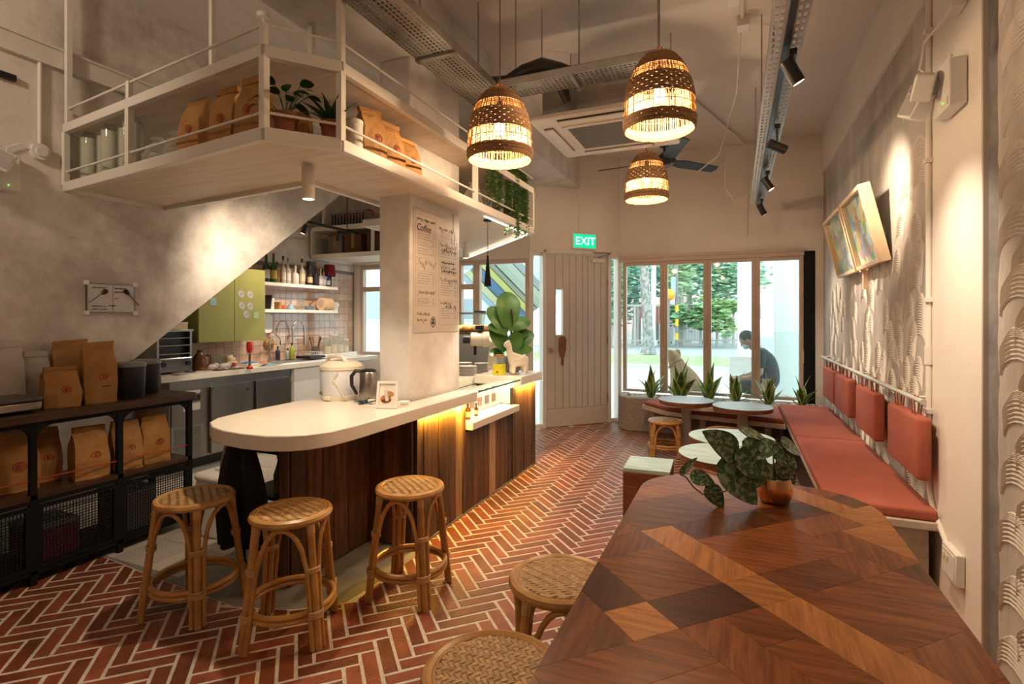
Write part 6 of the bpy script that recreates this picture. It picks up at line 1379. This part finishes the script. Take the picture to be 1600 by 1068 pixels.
t = thing('bread_display', 'lit glass case of golden buns behind the grinder', 'display case', (-2.98,5.80,.0), R(10)); MB().box(-.25,.25,-.3,.3,0,1.26).build('cabinet', m_gplas, t); MB().box(-.25,.25,-.3,.3,1.26,1.28).build('tray', m_dkwood, t)
for k in range(12): MB().ball((-.17+.115*(k%4),-.18+.18*(k//4),1.325),(.055,.075,.045),12,8).build('bun', M('bun_crust',(.60,.30,.08),(.72,.42,.14),rough=.5,scale=8) if k == 0 else bpy.data.materials['bun_crust'], t, smooth=True)
MB().box(-.25,.25,-.302,-.298,1.28,1.50).box(-.25,-.246,-.298,.3,1.28,1.50).box(.246,.25,-.298,.3,1.28,1.50).build('glass', m_clear, t); MB().box(-.25,.25,-.3,.3,1.50,1.52).build('top', m_gplas, t); light('AREA','case_light',(0,0,1.495),4,WARM2,t,size=(.4,.5))
t = thing('tea_jar', 'square glass jar with bright yellow label on the coffee bar', 'jar', (-2.04,4.47,WT+.021)); MB().box(-.045,.045,-.045,.045,.10,.17).build('glass', m_poly, t, bev=.006); MB().box(-.046,.046,-.046,.046,0,.10).build('yellow_label', M('yellow_label',(.72,.62,.01),rough=.5), t, bev=.005); MB().lathe([(.042,.171),(.042,.19),(0,.192)],20).build('lid', m_kraft, t, smooth=True); MB().ball((0,-.0465,.03),(.008,.001,.010),8,6).build('printed_mark', m_ink, t)
# fiddle leaf plant
fp_ = Vector((-2.05,4.80,WT+.021))
t = thing('fiddle_leaf_plant', 'large-leaved green plant in a grey pot behind the llama', 'potted plant', fp_); MB().lathe([(.06,0),(.085,.03),(.09,.13),(.085,.135),(.08,.03)],24).build('pot', m_conc, t, smooth=True); MB().lathe([(0,.12),(.083,.12)],18,open_=True).build('soil', m_soil, t)
fl = leaf_mesh('leaf', .26, .20, [m_green], fiddle, .4, .2, 9)
dpf = proj(*fp_)[2]
MB().tube([(0,0,.1),(-.02,0,.3),(.0,.01,.5),(-.01,0,.62)],.010,8).build('trunk', m_dkwood, t, smooth=True)
for (ub,vb),(ut,vt),dd in (((792,512),(797,456),0),((790,520),(772,478),-.04),((795,515),(824,497),-.03),((792,522),(770,505),-.10),((797,530),(826,512),.02),((798,545),(827,518),-.06),((792,540),(768,520),.05),((790,548),(776,512),-.1),((800,556),(828,536),.06),((795,552),(808,525),-.12),((786,556),(765,545),0.03)):
    b_ = Dp(ub,vb,dpf) - fp_; e_ = Dp(ut,vt,dpf+dd) - fp_; x_ = (e_-b_).normalized(); nrm = Vector((math.sin(YAW)*.6+random.uniform(-.3,.3),-math.cos(YAW)*.7,.6)); y_ = nrm.cross(x_).normalized(); z__ = x_.cross(y_)
    o = obj('leaf', fl, t, b_); o.rotation_euler = Matrix((x_,y_,z__)).transposed().to_euler(); s_ = (e_-b_).length/.24; o.scale = (s_,)*3
# ceramic llama (one continuous body grown with a skin modifier)
ll = thing('ceramic_llama', 'cream ceramic llama figurine on the raised worktop', 'figurine', (-1.89,4.57,WT+.021), R(-50))
def skin(name, V, E, rad, mat, parent, lv=2, root=0, loc_=None):
    me = bpy.data.meshes.new(name); me.from_pydata(V, E, []); me.materials.append(mat); o = obj(name, me, parent, loc_)
    sm = o.modifiers.new('skin','SKIN'); sm.use_smooth_shade = True; ss = o.modifiers.new('sub','SUBSURF'); ss.levels = lv; ss.render_levels = lv
    for i, r_ in enumerate(rad):
        sv = me.skin_vertices[0].data[i]; sv.radius = (r_, r_) if not isinstance(r_, tuple) else r_; sv.use_root = (i == root)
    return o
V = [(0,.06,.13),(0,0,.135),(0,-.06,.14),(0,-.085,.20),(0,-.09,.26),(0,-.10,.285),(0,-.145,.278),(.028,-.055,.08),(.03,-.058,.012),(-.028,-.055,.08),(-.03,-.058,.012),(.03,.06,.08),(.032,.062,.012),(-.03,.06,.08),(-.032,.062,.012),(.017,-.092,.325),(-.017,-.092,.325),(0,.10,.16)]
Ed = [(0,1),(1,2),(2,3),(3,4),(4,5),(5,6),(2,7),(7,8),(2,9),(9,10),(0,11),(11,12),(0,13),(13,14),(5,15),(5,16),(0,17)]
skin('body', V, Ed, [.05,.052,.05,.032,.028,.030,.018,.024,.022,.024,.022,.026,.022,.026,.022,.008,.008,.016], m_cream, ll, 2, 1)
for x_ in (-.016,.016): MB().ball((x_,-.128,.292),(.004,.003,.004),8,6).build('eye', m_ink, ll)
# ================================================================ the street outside
GZ = -.02
struct(MB().box(-30,16,WY+.16,16,-.3,GZ).box(-30,KW-.12,FY-4,WY+.16,-.3,GZ).box(KW-.12,-2.75,FY+.15,WY+.16,-.3,GZ).box(-2.75,-1.6,7.0,WY+.16,-.3,GZ-.001).build('ground_pavement', M('pale_pavement',(.52,.52,.49),(.60,.60,.57),rough=.9,scale=2)), 'pale pavement outside the shop')
struct(MB().box(-30,16,16,21,-.3,GZ+.04).build('ground_verge', M('verge_grass',(.22,.36,.12),(.42,.46,.26),rough=1,scale=3)), 'green grass verge')
struct(MB().box(-30,16,21,60,-.3,GZ-.05).build('ground_road', M('grey_road',(.40,.41,.42),rough=.9)), 'grey road beyond the verge')
struct(MB().box(-30,16,15.8,16,-.3,GZ+.1).build('trim_6', M('kerb_concrete',(.62,.62,.6),rough=.9)), 'pale kerb of the verge')
def foliage(label, u_, v_, d, rx, rz_, n_, c1, c2, seed, cat='tree', trunk=True, lv=.26):
    p = Dp(u_, v_, d); t = thing('street_tree' if trunk else 'street_bush', label, cat, (p.x, p.y, GZ), 0, 'trees and bushes across the street'); r_ = random.Random(seed); b = MB()
    lobes = [(Vector((r_.uniform(-.6,.6)*rx, r_.uniform(-.5,.5)*rx, p.z-GZ+r_.uniform(-.55,.55)*rz_)), r_.uniform(.35,.6)) for k in range(9)]
    for k in range(n_):
        c, s_ = r_.choice(lobes); v = Vector((r_.gauss(0,1), r_.gauss(0,1), r_.gauss(0,1))).normalized()*(r_.random()**.4)*s_; c = c + Vector((v.x*rx, v.y*rx, v.z*rz_))
        if c.z < .15: continue
        ax = Matrix.Rotation(r_.uniform(0,6.3),3,'Z') @ Matrix.Rotation(r_.uniform(-1.2,1.2),3,'X'); sz = lv*r_.uniform(.5,1.2)
        b.poly([tuple(c+ax@Vector(w_)) for w_ in ((-sz,0,0),(0,-sz*.4,0),(sz,0,0),(0,sz*.4,0))])
    o = b.build('crown', M('foliage_%d'%seed,c1,c2,rough=.7,scale=2,isl=True,rnd=.35), t); o['kind'] = 'stuff'
    if trunk: MB().tube([(0,0,0),(.1,.05,(p.z-GZ)*.5),(0,0,p.z-GZ)],[.22,.18,.1],8).build('trunk', m_greyw, t, smooth=True)
D1, D2 = ((.12,.34,.25),(.26,.54,.42))
foliage('dark feathery tree left of the grey trunk across the street', 992, 430, 30, 1.9, 3.2, 1500, D1, D2, 1)
foliage('dark green tree behind the orange beacon', 1075, 425, 32, 3.2, 3.0, 2600, D1, D2, 2)
foliage('pale green bushy tree right of the beacon', 1062, 432, 29, 1.1, 1.1, 500, (.30,.50,.28),(.50,.66,.42), 3)
foliage('loose green tree in front of the pale building', 1135, 438, 31, 2.6, 2.4, 1600, (.20,.42,.26),(.40,.60,.40), 4)
foliage('yellow-green shrub beside the fence', 1122, 492, 27, 1.3, 1.0, 700, (.20,.40,.14),(.36,.52,.24), 5, 'bush', False)
foliage('dark green shrub behind the striped post', 1078, 495, 27.5, 1.5, 1.0, 700, (.12,.32,.14),(.26,.46,.24), 6, 'bush', False)
foliage('pale green tree seen through the strip beside the door', 958, 440, 28, 1.6, 2.6, 900, (.16,.36,.24),(.34,.52,.36), 7)
# grey trunk
p = Zp(1013,552,GZ); t = thing('tree_trunk', 'tall pale grey tree trunk outside the street window', 'tree', p)
MB().tube([(0,0,0),(.02,0,.3),(-.03,0,1.2),(-.12,.0,2.6),(-.22,0,4.2),(-.25,0,6.5)],[.34,.24,.21,.20,.19,.17],14).build('trunk', M('mottled_bark',(.17,.17,.165),(.38,.38,.365),rough=.95,scale=6,detail=8,stretch=(2,2,1),lo=.4,hi=.6), t, smooth=True)
MB().tube([(-.25,0,6.3),(.8,.2,7.4),(1.6,.3,8.0)],[.16,.1,.05],8).tube([(-.25,0,6.3),(-1.2,-.2,7.6),(-1.9,-.3,8.4)],[.16,.1,.05],8).build('branch', m_greyw, t, smooth=True)
p = Zp(1021,540,GZ); t = thing('lamp_post', 'slim white lamp post beside the grey trunk', 'post', p); MB().cyl((0,0,0),(0,0,7),.14,n=12).cyl((0,0,0),(0,0,.3),.22,n=12).build('pole', m_wplas, t, smooth=True); MB().tube([(0,0,7),(.3,0,7.3),(1.2,0,7.4)],.06,8).build('lamp_arm', m_wplas, t)
# beacon and striped post
d_ = 27; p = Dp(1057.5,535,d_); p.z = GZ
t = thing('crossing_post', 'black and yellow striped crossing post with a blue sign', 'post', p)
for k in range(7): MB().cyl((0,0,k*.36),(0,0,k*.36+.355),.09,n=12).build('band', M('post_yellow',(.75,.5,.03),rough=.5) if k == 1 else (bpy.data.materials['post_yellow'] if k % 2 else m_gplas), t)
MB().box(-.28,.02,-.03,.03,2.55,3.6).build('sign_plate', M('sign_blue',(.35,.50,.62),rough=.5), t); MB().cyl((0,0,2.5),(0,0,6),.06,n=8).build('upper_pole', m_gplas, t)
p = Dp(1045,460,27); t = thing('orange_beacon', 'round orange crossing beacon on a pole', 'beacon', (p.x,p.y,GZ)); MB().ball((0,0,p.z-GZ),.30,16,10).build('globe', M('beacon_orange',(.85,.38,.02),rough=.4), t, smooth=True); MB().cyl((0,0,0),(0,0,p.z-GZ-.25),.06,n=8).build('pole', m_gplas, t)
# fence along the road
A_ = Dp(940,540,28); B_ = Dp(1172,540,28); fd = (B_-A_); fd.z = 0; fl_ = fd.length; fa = math.atan2(fd.y,fd.x)
t = thing('street_fence', 'grey railing fence across the street', 'fence', (A_.x,A_.y,GZ), fa)
MB().box(0,fl_,-.04,.04,2.10,2.20).build('top_rail', m_greyw, t); MB().box(0,fl_,-.03,.03,.25,.33).build('bottom_rail', m_greyw, t)
n_ = 9
for k in range(n_+1): MB().box(fl_*k/n_-.05,fl_*k/n_+.05,-.05,.05,0,2.2).build('post', m_greyw, t)
b = MB()
for k in range(int(fl_/.16)): b.box(k*.16,k*.16+.02,-.01,.01,.33,2.1)
o = b.build('bars', m_greyw, t); o['kind'] = 'stuff'
for k,(ua,ub,va,vb,c,lb) in enumerate(((1066,1100,503,530,(.62,.64,.66),'pale hoarding panel behind the striped post'),(1036,1052,505,530,(.55,.55,.57),'grey notice board left of the striped post'),(990,1003,478,497,(.55,.15,.11),'red panel left of the grey trunk'),(1024,1032,478,505,(.55,.18,.14),'red panel right of the grey trunk'),(1101,1108,500,530,(.50,.46,.36),'tan gate pillar across the street'))):
    a_, c_ = Dp(ua,va,30+k*.2), Dp(ub,vb,30+k*.2); h_ = a_.z-GZ; wd_ = (Vector((c_.x,c_.y))-Vector((a_.x,a_.y))).length
    t = thing('street_panel', lb, 'panel', (a_.x,a_.y,GZ), YAW); zl = max(.05, c_.z-GZ); MB().box(0,wd_,0,.12,zl,h_).build('panel', M('panel_%d'%k,c,rough=.8), t, bev=.01); MB().box(.05,.15,.02,.1,0,zl).box(wd_-.15,wd_-.05,.02,.1,0,zl).build('legs', m_gplas, t)
# buildings far across the road
def building(label, u0, u1, d, h_, c, seed, vz=3):
    a_, b_ = Dp(u0,497,d), Dp(u1,497,d); wd_ = (b_-a_).length; t = thing('street_building', label, 'building', (a_.x,a_.y,GZ-.05), YAW)
    MB().box(0,wd_,0,6,0,h_).build('wall', M('facade_%d'%seed,c,[min(1,v*1.12) for v in c],rough=.9,scale=1), t); MB().box(-.2,wd_+.2,-.3,6.2,h_,h_+.3).build('roof', m_greyw, t)
    nx = max(2, int(wd_/2.4))
    for i in range(nx):
        for j in range(vz):
            x_ = wd_*(i+.5)/nx; z_ = 1.4+j*2.8
            if z_+1.4 > h_: continue
            w_ = MB().box(x_-.6,x_+.6,-.05,0,z_,z_+1.3).build('window', m_wplas, t); MB().box(x_-.52,x_+.52,-.06,-.0505,z_+.08,z_+1.22).build('pane', M('far_pane',(.35,.42,.46),rough=.2) if not bpy.data.materials.get('far_pane') else bpy.data.materials['far_pane'], w_)
building('pale pink-white building across the street on the right', 1108, 1250, 42, 9, (.74,.70,.68), 1)
building('pinkish building across the street behind the trees', 950, 1090, 46, 8, (.66,.52,.48), 2)
building('white and pink building seen through the large pane behind the plant', 690, 850, 30, 11, (.78,.66,.63), 3)
building('pale green-white building seen through the kitchen windows', 540, 680, 22, 10, (.66,.74,.72), 4)
# white columns of the covered walkway
for k,(u0,u1,y_,lb) in enumerate(((1210,1252,8.7,'wide white column right outside the street window'),(1152,1176,12.5,'slimmer white column farther along the walkway'),(749,763,9.3,'white column outside the large pane behind the plant'),(815,829,11.0,'thin white column seen left of the door'))):
    a_, b_ = Yp(u0,500,y_), Yp(u1,500,y_); wd_ = b_.x-a_.x; t = thing('walkway_column', lb, 'column', ((a_.x+b_.x)/2,y_+wd_/2,GZ), 0, 'columns of the covered walkway')
    MB().box(-wd_/2,wd_/2,-wd_/2,wd_/2,0,4.2).build('shaft', M('walkway_white',(.66,.74,.73),(.72,.79,.78),rough=.8,scale=1) if k == 0 else bpy.data.materials['walkway_white'], t, bev=.01); MB().box(-wd_/2-.03,wd_/2+.03,-wd_/2-.03,wd_/2+.03,0,.12).build('plinth', m_conc, t)
# striped awning outside the left pane
t = thing('striped_awning', 'sloping blue and yellow striped awning outside the large pane', 'awning', Yp(790,450,8.3))
o_ = t.location
for k,(off,wd_,c) in enumerate(((-44,9,(.35,.52,.62)),(-34,11,(.55,.62,.40)),(-20,16,(.10,.22,.40)),(-5,11,(.55,.62,.22)),(8,7,(.30,.36,.30)),(18,12,(.42,.56,.48)),(30,10,(.50,.62,.56)),(42,12,(.40,.52,.54)))):
    P = [Yp(790-40+off*.72, 450-40-off*.5, 8.3), Yp(790-40+(off+wd_)*.72, 450-40-(off+wd_)*.5, 8.3), Yp(790+38+(off+wd_)*.72, 450+40-(off+wd_)*.5, 8.3), Yp(790+38+off*.72, 450+40-off*.5, 8.3)]
    b = MB(); V = [tuple(q_-o_) for q_ in P] + [tuple(q_-o_+Vector((.03,.6,.25))) for q_ in P]
    b.add(V,[(0,1,2,3),(7,6,5,4),(0,4,5,1),(1,5,6,2),(2,6,7,3),(3,7,4,0)]); b.build('stripe', M('awning_%d'%k,c,rough=.8), t)
MB().cyl(tuple(Yp(755,400,8.35)-o_),tuple(Vector((0,.3,GZ))-Vector((0,0,o_.z))),.03,n=8).build('pole', m_gplas, t)
# bench outside, seated man and dog
pp = Yp(1199,560,8.05); DK = GZ
t = thing('street_bench', 'low grey bench under the seated man outside', 'bench', (pp.x,8.05,GZ)); MB().box(-.28,.30,-.35,.35,.36,.42).build('seat', m_greyw, t, bev=.01); MB().box(-.22,-.16,-.3,.3,0,.36).build('leg', m_greyw, t); MB().box(.18,.24,-.3,.3,0,.36).build('leg', m_greyw, t)
m_skin = M('skin_tone',(.42,.24,.16),(.48,.28,.19),rough=.6,scale=6); m_tee = M('dark_tshirt',(.014,.020,.028),(.025,.034,.045),rough=.95,scale=12,bump=.2); m_shorts = M('dark_shorts',(.03,.03,.04),rough=.95); m_hair = M('dark_hair',(.012,.010,.009),rough=.7)
pe = thing('person', 'man in a dark t-shirt and face mask sitting hunched outside the window', 'person', (pp.x,8.05,GZ))
hp_ = .50
V = [(0,0,.51),(.03,0,.68),(-.02,0,.86),(-.11,0,1.0),(-.17,0,1.05),(-.21,0,1.10),(-.235,0,1.16)]; rad = [.13,.125,.145,.10,.055,.052,.06]; Ed = [(i,i+1) for i in range(6)]
def chain(i0, pts, rs):
    k = i0
    for p_, r_ in zip(pts, rs): V.append(p_); rad.append(r_); Ed.append((k, len(V)-1)); k = len(V)-1
    return k
for s_ in (-1,1):
    chain(3, [(-.07,s_*.16,.98),(-.10,s_*.21,.84),(-.10,s_*.22,.72),(-.22,s_*.18,.66),(-.36,s_*.13,.63)], [.06,.052,.043,.038,.030])
    chain(0, [(-.06,s_*.10,.50),(-.25,s_*.13,.51),(-.44,s_*.14,.50),(-.44,s_*.14,.30),(-.40,s_*.14,.09),(-.40,s_*.14,.045),(-.52,s_*.15,.035)], [.09,.078,.058,.052,.038,.038,.028])
skin('body', V, Ed, rad, m_skin, pe, 2, 0)
hd = Vector((-.255,0,1.17)); T_ = Tm(tuple(hd),0,0,R(-38))
MB().ball((0,0,0),(.098,.077,.118),18,12,T=T_).ball((-.096,0,-.02),(.020,.013,.02),10,8,T=T_).build('head', m_skin, pe, smooth=True)
MB().ball((.018,0,.028),(.098,.084,.105),18,12,T=T_).build('hair', m_hair, pe, smooth=True)
MB().ball((-.062,0,-.058),(.052,.062,.048),14,9,T=T_).build('face_mask', M('mask_blue',(.50,.68,.74),rough=.8), pe, smooth=True)
for s_ in (-1,1):
    MB().ball((.0,s_*.078,-.01),(.018,.008,.028),10,7,T=T_).build('ear', m_skin, pe, smooth=True); MB().ball((-.086,s_*.03,.012),(.010,.012,.009),8,6,T=T_).build('eye', m_ink, pe)
    c = Vector((-.40,s_*.12,.63)); h_ = MB().ball(tuple(c),(.045,.038,.02),12,8).build('hand', m_skin, pe, smooth=True)
    for k in range(4): l_ = (.05,.06,.056,.045)[k]; y_ = c.y+(-.027+.018*k); MB().tube([(c.x-.035,y_,.63),(c.x-.035-l_*.6,y_,.625),(c.x-.035-l_*.9,y_,.60)],[.009,.008,.007],6).build('finger', m_skin, h_, smooth=True)
    MB().tube([(c.x,c.y-s_*.03,.63),(c.x-.03,c.y-s_*.055,.625),(c.x-.055,c.y-s_*.05,.61)],[.011,.010,.008],6).build('thumb', m_skin, h_, smooth=True)
V = [(.0,0,.50),(.03,0,.68),(-.02,0,.86),(-.11,0,1.0),(-.135,0,1.02)]; rad = [.155,.15,.168,.115,.08]; Ed = [(i,i+1) for i in range(4)]
for s_ in (-1,1): chain(3, [(-.07,s_*.16,.985),(-.098,s_*.205,.86),(-.10,s_*.215,.77)], [.075,.066,.062])
skin('tshirt', V, Ed, rad, m_tee, pe, 2, 0)
V = [(.02,0,.52),(-.02,0,.515)]; rad = [.145,.14]; Ed = [(0,1)]
for s_ in (-1,1): chain(1, [(-.08,s_*.10,.505),(-.25,s_*.13,.515),(-.40,s_*.14,.51)], [.10,.088,.072])
skin('shorts', V, Ed, rad, m_shorts, pe, 2, 0)
for s_ in (-1,1): MB().ball((-.46,s_*.145,.04),(.11,.045,.04),12,8).build('shoe', m_bplas, pe, smooth=True)
# dog
m_fur = M('golden_fur',(.32,.165,.06),(.46,.27,.12),rough=.95,scale=14,detail=7,bump=.8,bscale=60)
dgp = Yp(1072,560,8.0)
dg = thing('dog', 'large golden-cream dog sitting outside the street window', 'dog', (dgp.x,8.0,GZ), R(-25))
V = [(.20,0,.24),(.13,0,.42),(.0,0,.60),(-.12,0,.74),(-.19,0,.86),(-.23,0,.95),(-.36,0,.91)]; rad = [.20,.195,.165,.125,.105,.105,.052]; Ed = [(i,i+1) for i in range(6)]
for s_ in (-1,1):
    chain(2, [(-.13,s_*.10,.50),(-.12,s_*.11,.32),(-.13,s_*.11,.16),(-.14,s_*.11,.05),(-.19,s_*.11,.035)], [.085,.06,.048,.042,.038])
    chain(0, [(.06,s_*.15,.26),(-.01,s_*.18,.20),(.12,s_*.18,.09),(.20,s_*.18,.05),(.02,s_*.18,.04)], [.11,.085,.055,.045,.042])
chain(0, [(.40,0,.12),(.55,.06,.06),(.70,.12,.05)], [.07,.055,.03])
skin('body', V, Ed, rad, m_fur, dg, 2, 0)
for s_ in (-1,1): MB().ball((-.20,s_*.105,.93),(.055,.022,.085),12,8).build('ear', M('ear_fur',(.42,.25,.11),rough=.95) if s_ < 0 else bpy.data.materials['ear_fur'], dg, smooth=True); MB().ball((-.315,s_*.05,.965),(.012,.012,.012),8,6).build('eye', m_ink, dg)
MB().ball((-.415,0,.92),(.018,.022,.018),10,7).build('nose', m_ink, dg, smooth=True)
MB().lathe([(.118,0),(.122,.015),(.118,.03)],20,open_=True,T=Tm((-.155,0,.785),0,0,R(-35))).build('collar', m_terra, dg)
# blurry street furniture: white cafe chair outside
q = Yp(1160,560,9.2); t = thing('cafe_chair', 'pale outdoor chair between the dog and the man', 'chair', (q.x,9.2,GZ)); MB().box(-.2,.2,-.2,.2,.42,.45).build('seat', m_wplas, t, bev=.01); MB().box(-.2,.2,.17,.2,.45,.85).build('backrest', m_wplas, t, bev=.01)
for x_ in (-.18,.18):
    for y_ in (-.18,.18): MB().cyl((x_,y_,0),(x_,y_,.42),.015,n=8).build('leg', m_wplas, t)
